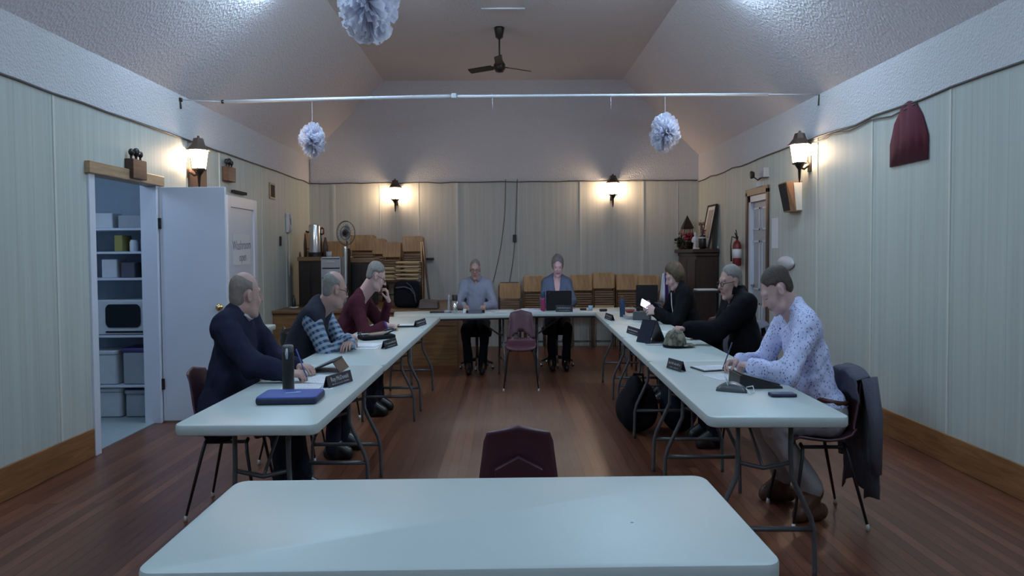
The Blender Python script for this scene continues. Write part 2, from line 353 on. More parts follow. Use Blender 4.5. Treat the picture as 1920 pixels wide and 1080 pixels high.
# ------------------------------------------------------------------ mesh helpers (true metres in, narrowed on build)
class MB:
    def __init__(s, X=None):
        s.v = []; s.f = []; s.mi = []; s.X = X if X is not None else Matrix.Identity(4); s.m = 0
    def add(s, vs, fs, L=None):
        n = len(s.v); A = s.X if L is None else s.X @ L
        s.v += [A @ Vector(p) for p in vs]
        s.f += [tuple(i + n for i in f) for f in fs]; s.mi += [s.m] * len(fs)
        return s
    def box(s, c, d, rot=None):
        x, y, z = d[0] / 2, d[1] / 2, d[2] / 2
        vs = [(-x, -y, -z), (x, -y, -z), (x, y, -z), (-x, y, -z), (-x, -y, z), (x, -y, z), (x, y, z), (-x, y, z)]
        fs = [(0, 3, 2, 1), (4, 5, 6, 7), (0, 1, 5, 4), (1, 2, 6, 5), (2, 3, 7, 6), (3, 0, 4, 7)]
        L = Matrix.Translation(c)
        if rot is not None: L = L @ rot
        return s.add(vs, fs, L)
    def b2(s, lo, hi):
        return s.box([(a + b) / 2 for a, b in zip(lo, hi)], [abs(b - a) for a, b in zip(lo, hi)])
    def tube(s, pts, r, n=8, closed=False, caps=True):
        pts = [Vector(p) for p in pts]; N = len(pts)
        rr = r if isinstance(r, (list, tuple)) else [r] * N
        rings = []; prev = None
        for i, p in enumerate(pts):
            if closed: t = (pts[(i + 1) % N] - pts[i - 1])
            else: t = pts[min(i + 1, N - 1)] - pts[max(i - 1, 0)]
            t.normalize()
            if prev is None:
                a = Vector((0, 0, 1)) if abs(t.z) < 0.9 else Vector((1, 0, 0))
                u = t.cross(a).normalized()
            else:
                u = (prev - t * prev.dot(t))
                u = u.normalized() if u.length > 1e-6 else t.cross(Vector((0, 1, 0))).normalized()
            prev = u; v = t.cross(u)
            rings.append([p + (u * math.cos(2 * PI * k / n) + v * math.sin(2 * PI * k / n)) * rr[i] for k in range(n)])
        vs = [q for R in rings for q in R]; fs = []
        for i in range(N if closed else N - 1):
            a = i * n; b = ((i + 1) % N) * n
            for k in range(n): fs.append((a + k, a + (k + 1) % n, b + (k + 1) % n, b + k))
        if caps and not closed:
            fs.append(tuple(reversed(range(n)))); fs.append(tuple((N - 1) * n + k for k in range(n)))
        return s.add(vs, fs)
    def lathe(s, prof, c=(0, 0, 0), n=24, L=None):
        vs = []; fs = []
        for r, z in prof:
            for k in range(n):
                a = 2 * PI * k / n; vs.append((r * math.cos(a), r * math.sin(a), z))
        for i in range(len(prof) - 1):
            for k in range(n): fs.append((i * n + k, i * n + (k + 1) % n, (i + 1) * n + (k + 1) % n, (i + 1) * n + k))
        if prof[0][0] > 1e-5: fs.append(tuple(reversed(range(n))))
        if prof[-1][0] > 1e-5: fs.append(tuple((len(prof) - 1) * n + k for k in range(n)))
        T = Matrix.Translation(c)
        return s.add(vs, fs, T if L is None else T @ L)
    def ell(s, c, r, n=14, L=None):
        prof = [(math.sin(PI * i / n) , -math.cos(PI * i / n)) for i in range(n + 1)]
        T = Matrix.Translation(c)
        if L is not None: T = T @ L
        return s.lathe(prof, (0, 0, 0), 18, T @ Matrix.Diagonal((r[0], r[1], r[2], 1)))
    def prism(s, poly, z0, z1, L=None):
        n = len(poly)
        vs = [(p[0], p[1], z0) for p in poly] + [(p[0], p[1], z1) for p in poly]
        fs = [tuple(reversed(range(n))), tuple(range(n, 2 * n))] + [(i, (i + 1) % n, n + (i + 1) % n, n + i) for i in range(n)]
        return s.add(vs, fs, L)
    def slab(s, w, d, z0, z1, r=0.05, bev=0.008, L=None, seg=6):
        def out(i):
            pts = []
            ww, dd, rr = w / 2 - i, d / 2 - i, max(r - i, 0.002)
            for cx, cy, a0 in ((ww - rr, dd - rr, 0), (-ww + rr, dd - rr, PI / 2), (-ww + rr, -dd + rr, PI), (ww - rr, -dd + rr, 1.5 * PI)):
                for k in range(seg + 1):
                    a = a0 + PI / 2 * k / seg; pts.append((cx + rr * math.cos(a), cy + rr * math.sin(a)))
            return pts
        lv = [(bev, z0), (bev * .3, z0 + bev * .3), (0, z0 + bev), (0, z1 - bev), (bev * .3, z1 - bev * .3), (bev, z1)]
        vs = []; fs = []
        for i, z in lv: vs += [(x, y, z) for x, y in out(i)]
        n = 4 * (seg + 1)
        for j in range(len(lv) - 1):
            for k in range(n): fs.append((j * n + k, j * n + (k + 1) % n, (j + 1) * n + (k + 1) % n, (j + 1) * n + k))
        fs.append(tuple(reversed(range(n)))); fs.append(tuple((len(lv) - 1) * n + k for k in range(n)))
        return s.add(vs, fs, L)
    def grid(s, P, closed_u=False):
        """P[i][j] points"""
        nu, nv = len(P), len(P[0]); vs = [q for R in P for q in R]; fs = []
        for i in range(nu if closed_u else nu - 1):
            for j in range(nv - 1):
                a, b = i, (i + 1) % nu
                fs.append((a * nv + j, b * nv + j, b * nv + j + 1, a * nv + j + 1))
        return s.add(vs, fs)

def T(x=0, y=0, z=0): return Matrix.Translation((x, y, z))
def RZ(a): return Matrix.Rotation(a, 4, 'Z')
def RX(a): return Matrix.Rotation(a, 4, 'X')
def RY(a): return Matrix.Rotation(a, 4, 'Y')

def root_loc(parent):
    o = Vector((0, 0, 0)); p = parent
    while p is not None: o += p.location; p = p.parent
    return o

def link_mesh(name, verts, faces, mats, parent=None, loc=None, smooth=False, mi=None, narrow=True, label=None):
    base = root_loc(parent)
    if loc is not None: base = W(loc)
    me = bpy.data.meshes.new(name)
    V = np.array([tuple(v) for v in verts], dtype=float).reshape(-1, 3)
    if narrow: V[:, 0] *= KX
    V -= np.array(base)
    me.from_pydata(V.tolist(), [], [tuple(f) for f in faces])
    if not isinstance(mats, (list, tuple)): mats = [mats]
    for m in mats: me.materials.append(m)
    if mi is not None and len(mats) > 1: me.polygons.foreach_set('material_index', list(mi))
    if smooth: me.polygons.foreach_set('use_smooth', [True] * len(me.polygons))
    me.update()
    o = bpy.data.objects.new(name, me); C.objects.link(o)
    if parent is not None: o.parent = parent
    elif loc is not None: o.location = W(loc)
    if label: o['label'] = label
    return o

def build(name, mb, mats, parent=None, loc=None, smooth=False, bevel=0, label=None, sharp=None):
    o = link_mesh(name, mb.v, mb.f, mats, parent, loc, smooth, mb.mi, True, label)
    if bevel:
        b = o.modifiers.new('bevel', 'BEVEL'); b.width = bevel; b.segments = 2; b.limit_method = 'ANGLE'; b.angle_limit = 0.7
    if smooth and sharp:
        e = o.data
        try:
            bm = bmesh.new(); bm.from_mesh(e)
            for ed in bm.edges:
                if len(ed.link_faces) == 2 and ed.calc_face_angle(0) > sharp: ed.smooth = False
            bm.to_mesh(e); bm.free()
        except Exception: pass
    return o

def thing(name, label, cat, loc, group=None):
    o = bpy.data.objects.new(name, None); C.objects.link(o)
    o.empty_display_size = 0.1; o.location = W(loc)
    o['label'] = label; o['category'] = cat
    if group: o['group'] = group
    return o
def tag(o, label, cat, group=None, kind=None):
    o['label'] = label; o['category'] = cat
    if group: o['group'] = group
    if kind: o['kind'] = kind
    return o
def struct(name, mb, m, smooth=False, bevel=0, loc=(0, 0, 0)):
    o = build(name, mb, m, None, loc, smooth, bevel); o['kind'] = 'structure'; return o

def text_mesh(txt, size, L, depth=0.001):
    """lettering as geometry; returns verts, faces placed by matrix L (true metres)"""
    cu = bpy.data.curves.new('t', 'FONT'); cu.body = txt; cu.size = size; cu.align_x = 'CENTER'; cu.align_y = 'CENTER'
    cu.resolution_u = 2
    ob = bpy.data.objects.new('t', cu); C.objects.link(ob)
    dg = bpy.context.evaluated_depsgraph_get()
    me = ob.evaluated_get(dg).to_mesh()
    vs = [L @ Vector((v.co.x, v.co.y, depth)) for v in me.vertices]
    fs = [tuple(p.vertices) for p in me.polygons]
    ob.evaluated_get(dg).to_mesh_clear()
    bpy.data.objects.remove(ob); bpy.data.curves.remove(cu)
    return vs, fs

def noise3(x, y, z, seed=0, scale=1.0):
    """cheap smooth pseudo-noise in -1..1, arrays"""
    r = np.random.RandomState(seed); o = 0; amp = 0
    for k in range(6):
        d = r.randn(3); d /= np.linalg.norm(d); f = scale * (0.7 + 0.35 * k); a = 1 / (1 + .5 * k)
        o = o + a * np.sin(f * (x * d[0] + y * d[1] + z * d[2]) + r.rand() * 6.28 + 1.3 * np.sin(f * .6 * (x * d[1] - z * d[0])))
        amp += a
    return o / amp
# ------------------------------------------------------------------ bodies as one continuous surface
class Field:
    def __init__(s, lo, hi, h):
        s.lo = np.array(lo, float); s.h = h
        s.n = np.maximum(4, np.ceil((np.array(hi, float) - s.lo) / h).astype(int) + 1)
        s.f = np.full(tuple(s.n), 0.08, np.float32)
    def _win(s, lo, hi):
        a = np.clip(np.floor((np.array(lo) - s.lo) / s.h).astype(int), 0, s.n - 1)
        b = np.clip(np.ceil((np.array(hi) - s.lo) / s.h).astype(int) + 1, 1, s.n)
        if np.any(b - a < 1): return None
        ax = [s.lo[i] + s.h * np.arange(a[i], b[i]) for i in range(3)]
        return (slice(a[0], b[0]), slice(a[1], b[1]), slice(a[2], b[2])), ax[0][:, None, None], ax[1][None, :, None], ax[2][None, None, :]
    def _mix(s, sl, d, k, op):
        f = s.f[sl]
        if op == 'u':
            h = np.clip(0.5 + 0.5 * (f - d) / k, 0, 1); s.f[sl] = f * (1 - h) + d * h - k * h * (1 - h)
        elif op == 's':
            h = np.clip(0.5 - 0.5 * (f + d) / k, 0, 1); s.f[sl] = f * (1 - h) - d * h + k * h * (1 - h)
    def cap(s, a, b, ra, rb, k=0.02, op='u', **_):
        a = np.array(a, float); b = np.array(b, float); r = max(ra, rb) + k + 3 * s.h
        w_ = s._win(np.minimum(a, b) - r, np.maximum(a, b) + r)
        if w_ is None: return
        sl, X, Y, Z = w_; d = b - a; L = max(float(d @ d), 1e-9)
        t = np.clip(((X - a[0]) * d[0] + (Y - a[1]) * d[1] + (Z - a[2]) * d[2]) / L, 0, 1)
        D = np.sqrt((X - a[0] - t * d[0]) ** 2 + (Y - a[1] - t * d[1]) ** 2 + (Z - a[2] - t * d[2]) ** 2) - (ra + (rb - ra) * t)
        s._mix(sl, D, k, op)
    def ell(s, c, r, k=0.02, F=None, op='u', **_):
        c = np.array(c, float); r = np.array(r, float); F = np.eye(3) if F is None else np.array(F)
        m = r.max() + k + 3 * s.h
        w_ = s._win(c - m, c + m)
        if w_ is None: return
        sl, X, Y, Z = w_; X = X - c[0]; Y = Y - c[1]; Z = Z - c[2]
        q = [X * F[i][0] + Y * F[i][1] + Z * F[i][2] for i in range(3)]
        k0 = np.sqrt(sum((q[i] / r[i]) ** 2 for i in range(3))); k1 = np.sqrt(sum((q[i] / r[i] ** 2) ** 2 for i in range(3)))
        s._mix(sl, k0 * (k0 - 1) / np.maximum(k1, 1e-6), k, op)
    def cut(s, c, n):
        """keep the side opposite to n"""
        _, X, Y, Z = s._win(s.lo, s.lo + s.h * s.n)
        s.f = np.maximum(s.f, ((X - c[0]) * n[0] + (Y - c[1]) * n[1] + (Z - c[2]) * n[2]).astype(np.float32))
    def ripple(s, amp, scale, seed=1):
        idx = np.nonzero(np.abs(s.f) < 0.03)
        P = [s.lo[i] + s.h * idx[i] for i in range(3)]
        s.f[idx] += amp * noise3(P[0], P[1], P[2] , seed, scale)
    def mesh(s):
        f = s.f; ins = f < 0
        c = np.zeros(tuple(s.n - 1), np.int8)
        for i in (0, 1):
            for j in (0, 1):
                for k in (0, 1): c += ins[i:s.n[0] - 1 + i, j:s.n[1] - 1 + j, k:s.n[2] - 1 + k]
        act = np.argwhere((c > 0) & (c < 8)); n = len(act)
        if n == 0: return np.zeros((0, 3)), np.zeros((0, 4), int)
        idm = np.full(tuple(s.n - 1), -1, np.int32); idm[tuple(act.T)] = np.arange(n)
        acc = np.zeros((n, 3)); cnt = np.zeros(n)
        co = [(i, j, k) for i in (0, 1) for j in (0, 1) for k in (0, 1)]
        val = {o: f[act[:, 0] + o[0], act[:, 1] + o[1], act[:, 2] + o[2]] for o in co}
        for o in co:
            for ax in range(3):
                if o[ax] == 0:
                    p = list(o); p[ax] = 1; v0, v1 = val[o], val[tuple(p)]
                    m = (v0 < 0) != (v1 < 0); t = v0[m] / (v0[m] - v1[m])
                    q = np.tile(np.array(o, float), (m.sum(), 1)); q[:, ax] += t
                    acc[m] += q; cnt[m] += 1
        V = s.lo + s.h * (act + acc / cnt[:, None])
        Q = []
        for ax in range(3):
            a0 = [slice(None)] * 3; a1 = [slice(None)] * 3; a0[ax] = slice(0, -1); a1[ax] = slice(1, None)
            m = ins[tuple(a0)] != ins[tuple(a1)]
            E = np.argwhere(m); o1, o2 = [(1, 2), (2, 0), (0, 1)][ax]
            E = E[(E[:, o1] > 0) & (E[:, o2] > 0) & (E[:, o1] < s.n[o1] - 1) & (E[:, o2] < s.n[o2] - 1)]
            fl = ins[tuple(E.T)]
            def cell(d1, d2):
                e = E.copy(); e[:, o1] -= d1; e[:, o2] -= d2; return idm[tuple(e.T)]
            q = np.stack([cell(1, 1), cell(0, 1), cell(0, 0), cell(1, 0)], 1)
            q[~fl] = q[~fl][:, ::-1]; Q.append(q)
        Q = np.concatenate(Q); Q = Q[(Q >= 0).all(1)]
        return V, Q

def raw_mesh(name, V, Q, mats, parent, mi=None, label=None):
    me = bpy.data.meshes.new(name); V = V.copy(); V[:, 0] *= KX; V -= np.array(root_loc(parent))
    me.vertices.add(len(V)); me.vertices.foreach_set('co', V.ravel())
    me.loops.add(len(Q) * 4); me.loops.foreach_set('vertex_index', Q.ravel().astype(np.int32))
    me.polygons.add(len(Q)); me.polygons.foreach_set('loop_start', np.arange(len(Q), dtype=np.int32) * 4)
    me.polygons.foreach_set('loop_total', np.full(len(Q), 4, np.int32))
    me.polygons.foreach_set('use_smooth', np.ones(len(Q), bool))
    mats = mats if isinstance(mats, (list, tuple)) else [mats]
    for m in mats: me.materials.append(m)
    if mi is not None: me.polygons.foreach_set('material_index', mi.astype(np.int32))
    me.update(); me.validate()
    o = bpy.data.objects.new(name, me); C.objects.link(o); o.parent = parent
    if label: o['label'] = label
    return o

def V3(*a): return np.array(a, float)
def nrm(v): v = np.array(v, float); return v / np.linalg.norm(v)
def rot_about(v, ax, a):
    ax = nrm(ax); return v * math.cos(a) + np.cross(ax, v) * math.sin(a) + ax * (ax @ v) * (1 - math.cos(a))

def ik(S0, Wr, l1, l2, hint):
    d = Wr - S0; L = np.linalg.norm(d)
    if L > (l1 + l2) * .995: l1, l2 = l1 * L / (l1 + l2) * 1.006, l2 * L / (l1 + l2) * 1.006
    a = (l1 * l1 - l2 * l2 + L * L) / (2 * L); h = math.sqrt(max(l1 * l1 - a * a, 0))
    u = d / L; hv = np.array(hint, float); hv = hv - u * (hv @ u); hv = nrm(hv)
    return S0 + u * a + hv * h

def prims(items, grow=0.0, only=None, kadd=0.0):
    out = []
    for it in items:
        if only and it['g'] not in only: continue
        j = dict(it)
        if j['t'] == 'c': j['ra'] = it['ra'] + grow; j['rb'] = it['rb'] + grow
        else: j['r'] = [q + grow for q in it['r']]
        j['k'] = it['k'] + kadd
        out.append(j)
    return out
def bounds(items, m=0.03):
    lo = np.full(3, 9e9); hi = -lo
    for j in items:
        if j['t'] == 'c':
            r = max(j['ra'], j['rb']); lo = np.minimum(lo, np.minimum(j['a'], j['b']) - r); hi = np.maximum(hi, np.maximum(j['a'], j['b']) + r)
        else:
            r = max(j['r']); lo = np.minimum(lo, np.array(j['c']) - r); hi = np.maximum(hi, np.array(j['c']) + r)
    return lo - m, hi + m
def fill(items, h, cuts=(), ripple=None):
    lo, hi = bounds([i for i in items if i.get('op', 'u') == 'u']); F = Field(lo, hi, h)
    for j in items:
        if j['t'] == 'c': F.cap(**{k: j[k] for k in ('a', 'b', 'ra', 'rb', 'k')}, op=j.get('op', 'u'))
        else: F.ell(**{k: j[k] for k in ('c', 'r', 'k')}, F=j.get('F'), op=j.get('op', 'u'))
    if ripple: F.ripple(*ripple)
    for c, n in cuts: F.cut(c, n)
    return F
def cp(g, a, b, ra, rb, k=0.02, op='u'): return dict(t='c', g=g, a=np.array(a, float), b=np.array(b, float), ra=ra, rb=rb, k=k, op=op)
def el(g, c, r, k=0.02, F=None, op='u'): return dict(t='e', g=g, c=np.array(c, float), r=list(r), k=k, F=F, op=op)

def hand_prims(g, wr, fd, pn, side, curl=(0.5, 0.7, 0.5), thumb=(0.8, 0.2), sc=1.0):
    """wr wrist, fd finger direction, pn the way the palm faces, side towards the thumb"""
    fd = nrm(fd); pn = nrm(pn - fd * (pn @ fd)); sd = nrm(side - fd * (side @ fd) - pn * (side @ pn)); o = []
    L = [0.070, 0.078, 0.072, 0.057]
    for i in range(4):
        off = (0.030 - 0.0205 * i) * sc
        kn = wr + fd * (0.088 - abs(i - 1) * 0.004) * sc + sd * off - pn * 0.002
        o.append(cp(g, wr + sd * off * .55 + fd * .005, kn, 0.0145 * sc, 0.0118 * sc, 0.012))
        d = fd.copy(); p = kn; ax = np.cross(fd, pn)
        spread = (1.5 - i) * 0.06
        d = nrm(d + sd * spread)
        c_ = [curl[0] * (1 + .06 * i), curl[1] * (1 + .05 * i), curl[2]]
        for j, fr in enumerate((0.45, 0.31, 0.24)):
            d = rot_about(d, ax, c_[j]); q = p + d * L[i] * fr * sc
            o.append(cp(g, p, q, (0.0092 - .0006 * j) * sc, (0.0086 - .0008 * j) * sc, 0.002 if j == 0 else 0.004)); p = q
    b0 = wr + fd * 0.022 * sc + sd * 0.020 * sc + pn * 0.006
    td = nrm(sd * thumb[0] + fd * 0.75 + pn * 0.35); p1 = b0 + td * 0.044 * sc
    td2 = rot_about(td, np.cross(td, fd + pn * .8), thumb[1] + .35); p2 = p1 + td2 * 0.033 * sc; p3 = p2 + rot_about(td2, np.cross(td, fd + pn * .8), .3) * 0.024 * sc
    o += [cp(g, b0, p1, 0.015 * sc, 0.0115 * sc, 0.010), cp(g, p1, p2, 0.0108 * sc, 0.0098 * sc, 0.004), cp(g, p2, p3, 0.0098 * sc, 0.0082 * sc, 0.003)]
    return o

def person(name, label, P):
    """P: hip (x,y,z) place of the pelvis, face dir of the body, head centre, head forward, wrists, knees, feet - all in room metres"""
    hf = P.get('h', 0.005); fat = P.get('fat', 1.0); H = np.array(P['hip'], float); f = nrm((P['dir'][0], P['dir'][1], 0)); r = np.cross(f, V3(0, 0, 1))
    u = V3(0, 0, 1); lean = P.get('lean', 0.15); sp = nrm(u * math.cos(lean) + f * math.sin(lean))
    N0 = H + sp * P.get('spine', 0.50); tw = P.get('twist', 0.0); rs = rot_about(r, u, tw)
    fs = np.cross(u, rs)
    sw = P.get('sw', 0.175)
    SR = N0 + rs * sw - sp * 0.055 + f * P.get('round', 0.0); SL = N0 - rs * sw - sp * 0.055 + f * P.get('round', 0.0)
    Fm = [list(rs), list(np.cross(sp, rs)), list(sp)]
    it = []
    it.append(cp('torso', H + r * .085, H - r * .085, .125 * fat, .125 * fat, .05))
    it.append(el('torso', H + sp * .17 + fs * .025 * fat, (.165 * fat, .128 * fat, .15), .05, Fm))
    it.append(el('torso', H + sp * .33 + fs * .01, (.172, .122, .17), .05, Fm))
    it.append(cp('torso', N0 + rs * .12 - sp * .075, N0 - rs * .12 - sp * .075, .072, .072, .05))
    for s_, S_ in ((1, SR), (-1, SL)): it.append(cp('torso', N0 + sp * .03 + rs * .035 * s_, S_ + sp * .008, .046, .054, .04))
    # head frame
    hc = np.array(P['head'], float); hy = nrm(P['look']); tilt = P.get('tilt', 0)
    hx = nrm(np.cross(hy, u)); hz = np.cross(hx, hy)
    if tilt: hx, hz = rot_about(hx, hy, tilt), rot_about(hz, hy, tilt)
    Fh = [list(hx), list(hy), list(hz)]
    hs = P.get('hs', 1.0)
    def hp(x, y, z): return hc + (hx * x + hy * y + hz * z) * hs
    nb = hp(0, -.035, -.055)
    nk = P.get('neck', .056)
    it.append(cp('neck', N0 - sp * .02 + fs * .0, nb, nk * 1.12, nk, .03))
    it.append(cp('neck', N0 + fs * .03 - sp * .02, hp(0, .02, -.085), .042, .034, .04))
    hd = 'head'
    it += [el(hd, hp(0, -.018, .036), [q * hs for q in (.0765, .098, .087)], .02, Fh),
           el(hd, hp(0, .030, -.025), [q * hs for q in (.060, .066, .082)], .03, Fh),
           cp(hd, hp(-.032, .035, -.082), hp(.032, .035, -.082), .026 * P.get('jaw', 1), .026 * P.get('jaw', 1), .03),
           cp(hd, hp(-.008, .070, -.098), hp(.008, .070, -.098), .019, .019, .02),
           cp(hd, hp(-.036, .078, .030), hp(.036, .078, .030), .0125, .0125, .014),
           el(hd, hp(-.036, .066, -.028), [.024, .022, .026], .016, Fh), el(hd, hp(.036, .066, -.028), [.024, .022, .026], .016, Fh),
           cp(hd, hp(0, .090, .022), hp(0, .116, -.022), .0075, .0125, .010),
           cp(hd, hp(-.012, .100, -.027), hp(.012, .100, -.027), .0085, .0085, .006),
           el(hd, hp(-.031, .104, .006), [.017, .016, .012], .012, Fh, 's'), el(hd, hp(.031, .104, .006), [.017, .016, .012], .012, Fh, 's'),
           cp(hd, hp(-.020, .086, -.055), hp(.020, .086, -.055), .0075, .0075, .006),
           cp(hd, hp(-.018, .084, -.066), hp(.018, .084, -.066), .0080, .0080, .005),
           cp(hd, hp(-.022, .099, -.0605), hp(.022, .099, -.0605), .0022, .0022, .003, 's')]
    for s_ in (-1, 1):
        it.append(el(hd, hp(.079 * s_, -.010, -.004), [.010, .019, .033], .006, Fh))
        it.append(el(hd, hp(.088 * s_, -.006, -.002), [.006, .010, .018], .004, Fh, 's'))
    # arms
    aw = P.get('aw', 1.0); J = {}
    for nm, S0 in (('R', SR), ('L', SL)):
        wr = np.array(P['wrist' + nm], float); l1, l2 = P.get('arm', (.30, .26))
        eb = ik(S0, wr, l1, l2, P.get('elbow' + nm, (0, 0, -1)))
        J['S' + nm], J['E' + nm], J['W' + nm] = S0, eb, wr
        it += [cp('arm', S0, eb, .054 * aw, .043 * aw, .03), cp('fore', eb, wr, .043 * aw, .028, .015)]
        hdp = P.get('hand' + nm)
        if hdp: it += hand_prims('hand', wr, np.array(hdp[0], float), np.array(hdp[1], float), np.array(hdp[2], float), *hdp[3:])
    # legs
    for nm, s_ in (('R', 1), ('L', -1)):
        hj = H + r * .09 * s_; kn = np.array(P['knee' + nm], float); an = np.array(P['ankle' + nm], float); tf = nrm(P.get('toe' + nm, f)) if 'toe' + nm in P else f
        J['K' + nm], J['A' + nm] = kn, an
        it += [cp('thigh', hj, kn, .088 * fat, .060, .05), cp('shin', kn, an, .056, .040, .02),
               cp('foot', an, an + tf * .12 - u * (an[2] - .045), .038, .030, .02), cp('foot', an - tf * .035 - u * (an[2] - .05), an + tf * .13 - u * (an[2] - .035), .034, .028, .02)]
        J['T' + nm] = tf
    t = thing(name, label, 'person', (H[0], H[1], 0))
    # body
    F = fill(prims(it), hf)
    Vv, Q = F.mesh()
    cen = Vv[Q].mean(1); rel = (cen - hc) / hs; lx, ly, lz = rel @ hx, rel @ hy, rel @ hz
    mi = ((np.abs(lx) < .024) & (ly > .078) & (np.abs(lz + .0605) < .010)).astype(int)
    raw_mesh('body', Vv, Q, [M[P.get('skin', 'skin')], M['lips']], t, mi)
    # eyes
    for s_ in (-1, 1):
        e = MB(); Lr = Matrix(((hx[0], hy[0], hz[0], 0), (hx[1], hy[1], hz[1], 0), (hx[2], hy[2], hz[2], 0), (0, 0, 0, 1)))
        e.ell(hp(.031 * s_, .079, .007), (.0125, .0125, .0085), 10, Lr); e.m = 1
        e.ell(hp(.031 * s_, .0885, .005), (.0055, .0040, .0050), 8, Lr)
        build('eye', e, [M['eye'], M['iris']], t, smooth=True)
    # hair
    if P.get('hair'):
        st, hm = P['hair'][:2]; th = P['hair'][2] if len(P['hair']) > 2 else .009
        c0 = hp(0, -.018, .036); R_ = np.array((.0765, .098, .087)) * hs + th
        hb = .004 if hf < .006 else .005
        lo = hc - .19; hi = hc + .19; G = Field(lo, hi, hb)
        G.ell(c0, R_, .004, Fh)
        if st in ('short', 'bald', 'fade'): G.ell(hp(0, -.045, -.012), [.066 * hs + th * .7, .066 * hs + th * .7, .075], .02, Fh)
        if st == 'bob': G.ell(hp(0, -.038, .005), [.083 + th, .082 + th, .095], .02, Fh); G.ell(hp(0, .03, .085), [.066, .05, .035 + th], .02, Fh)
        if st == 'pixie': G.ell(hp(0, -.035, .0), [.078 + th, .078 + th, .088], .02, Fh); G.ell(hp(0, .028, .080), [.058, .05, .028 + th], .02, Fh)
        idx = np.nonzero(G.f < .03); Pp = np.stack([G.lo[i] + G.h * idx[i] for i in range(3)], 1)
        rl = (Pp - hc) / hs; X, Y, Z = rl @ hx, rl @ hy, rl @ hz
        nz = noise3(X, Y, Z * .4, 5, 260.) * .0022 + noise3(X, Y, Z, 9, 70.) * (.0045 if st in ('bob', 'pixie') else .0015)
        v = G.f[idx] + nz
        ear = .036 - np.sqrt((Y + .014) ** 2 + (Z + .002) ** 2) - .5 * np.maximum(0, .055 - np.abs(X))
        top = P.get('line', .060); wob = .004 * noise3(X, Y, Z, 3, 90.)
        gA = np.maximum(Y - .40 * (Z - .07) - top, .050 - Z - .8 * np.maximum(0, .03 - Y)); gB = np.maximum.reduce([Y - .016, -.072 - Z, (-.012 - Z) * .7 + np.maximum(0, -(Y + .035)) * -1.4])
        if st in ('short', 'fade'): g = np.maximum(np.minimum(gA, gB), ear)
        elif st == 'bald': g = np.maximum.reduce([gB, ear, Z - P.get('ring', .065) + .45 * Y])
        elif st == 'pixie': g = np.minimum(gA - .016, np.maximum(Y - .040, -.062 - Z))
        else: g = np.minimum(gA - .016, np.maximum(Y - .044 - .25 * (Z + .02), -.085 - Z + .5 * np.maximum(0, Y + .02)))
        g = g + wob; v = np.maximum(v, g)
        sm = np.clip(-g / .022, 0, 1)
        G.f[idx] = v + (th - .0015) * (1 - sm * sm * (3 - 2 * sm))
        Vh, Qh = G.mesh(); raw_mesh('hair', Vh, Qh, M[hm], t)
    if P.get('glasses'):
        g = MB()
        for s_ in (-1, 1):
            g.tube([hp(.034 * s_ + .024 * math.cos(a), .106 - .002 * abs(math.cos(a)), .002 + .017 * math.sin(a)) for a in [2 * PI * i / 16 for i in range(16)]], .0022, 6, True)
            g.tube([hp(.058 * s_, .104, .008), hp(.078 * s_, .06, .010), hp(.082 * s_, -.005, .008), hp(.082 * s_, -.028, -.012)], .0022, 6)
        g.tube([hp(-.010, .107, .006), hp(0, .110, .009), hp(.010, .107, .006)], .0020, 6)
        build('glasses', g, M['iron'], t, smooth=True)
    # clothes
    G_ = P.get('gh', max(hf, .006))
    def garment(nm, mt, groups, grow, cuts=(), extra=(), rip=(.004, 30., 3), kadd=.012, label=None, parts=None, h=None):
        p = prims(parts if parts is not None else it, grow, groups, kadd); p += list(extra)
        F = fill(p, h or G_, cuts, rip); a, b = F.mesh()
        return raw_mesh(nm, a, b, mt, t, None, label)
    J.update(dict(N=N0, H=H, sp=sp, f=f, fs=fs, r=r, rs=rs, hp=hp, t=t, garment=garment, it=it, hx=hx, hy=hy, hz=hz, hc=hc, u=u))
    return J

def top_garment(J, nm, mt, grow=.014, neck=None, sleeve=.03, label=None, rip=(.010, 42., 3), groups=('torso', 'arm', 'fore'), cuts=()):
    """jumper, shirt or jacket: torso and sleeves, open at neck and cuffs"""
    ex = []
    if neck: ex.append(neck)
    p = [dict(i) for i in J['it']]
    for q in p:
        if q['g'] == 'fore':
            d = q['b'] - q['a']; L = np.linalg.norm(d); q['b'] = q['a'] + d * (1 - sleeve / L); q['rb'] = q['rb'] + .004
    return J['garment'](nm, mt, groups, grow, cuts, ex, rip, parts=p, label=label)

def trousers(J, nm='trousers', mt=None, grow=.014, ext=.03, rip=(.009, 42., 4)):
    p = [dict(i) for i in J['it'] if i['g'] in ('thigh', 'shin')]
    for q in p:
        if q['g'] == 'shin': q['rb'] += .012; q['b'] = q['b'] + nrm(q['b'] - q['a']) * ext
    p.append(cp('thigh', J['H'] + J['r'] * .085, J['H'] - J['r'] * .085, .116, .116, .05))
    return J['garment'](nm, mt, ('thigh', 'shin'), grow, (), (), rip, parts=p)

def shoes(J, mt, boot=False, label=None):
    for s in 'RL':
        an, tf, u = J['A' + s], J['T' + s], J['u']
        fl = an - u * an[2]
        its = [cp('f', fl - tf * .045 + u * .045, fl + tf * .15 + u * .035, .044, .036, .02), cp('f', an + (nrm(J['K' + s] - an) * (.075 if boot else .03)), fl + tf * .02 + u * .05, .055, .050, .03), cp('f', an + u * .012, fl + tf * .13 + u * .052, .050, .040, .02)]
        F = fill(its, .006, [((0, 0, .004), (0, 0, -1))]); a, b = F.mesh()
        raw_mesh('shoe' if not boot else 'boot', a, b, mt, J['t'], None, label)

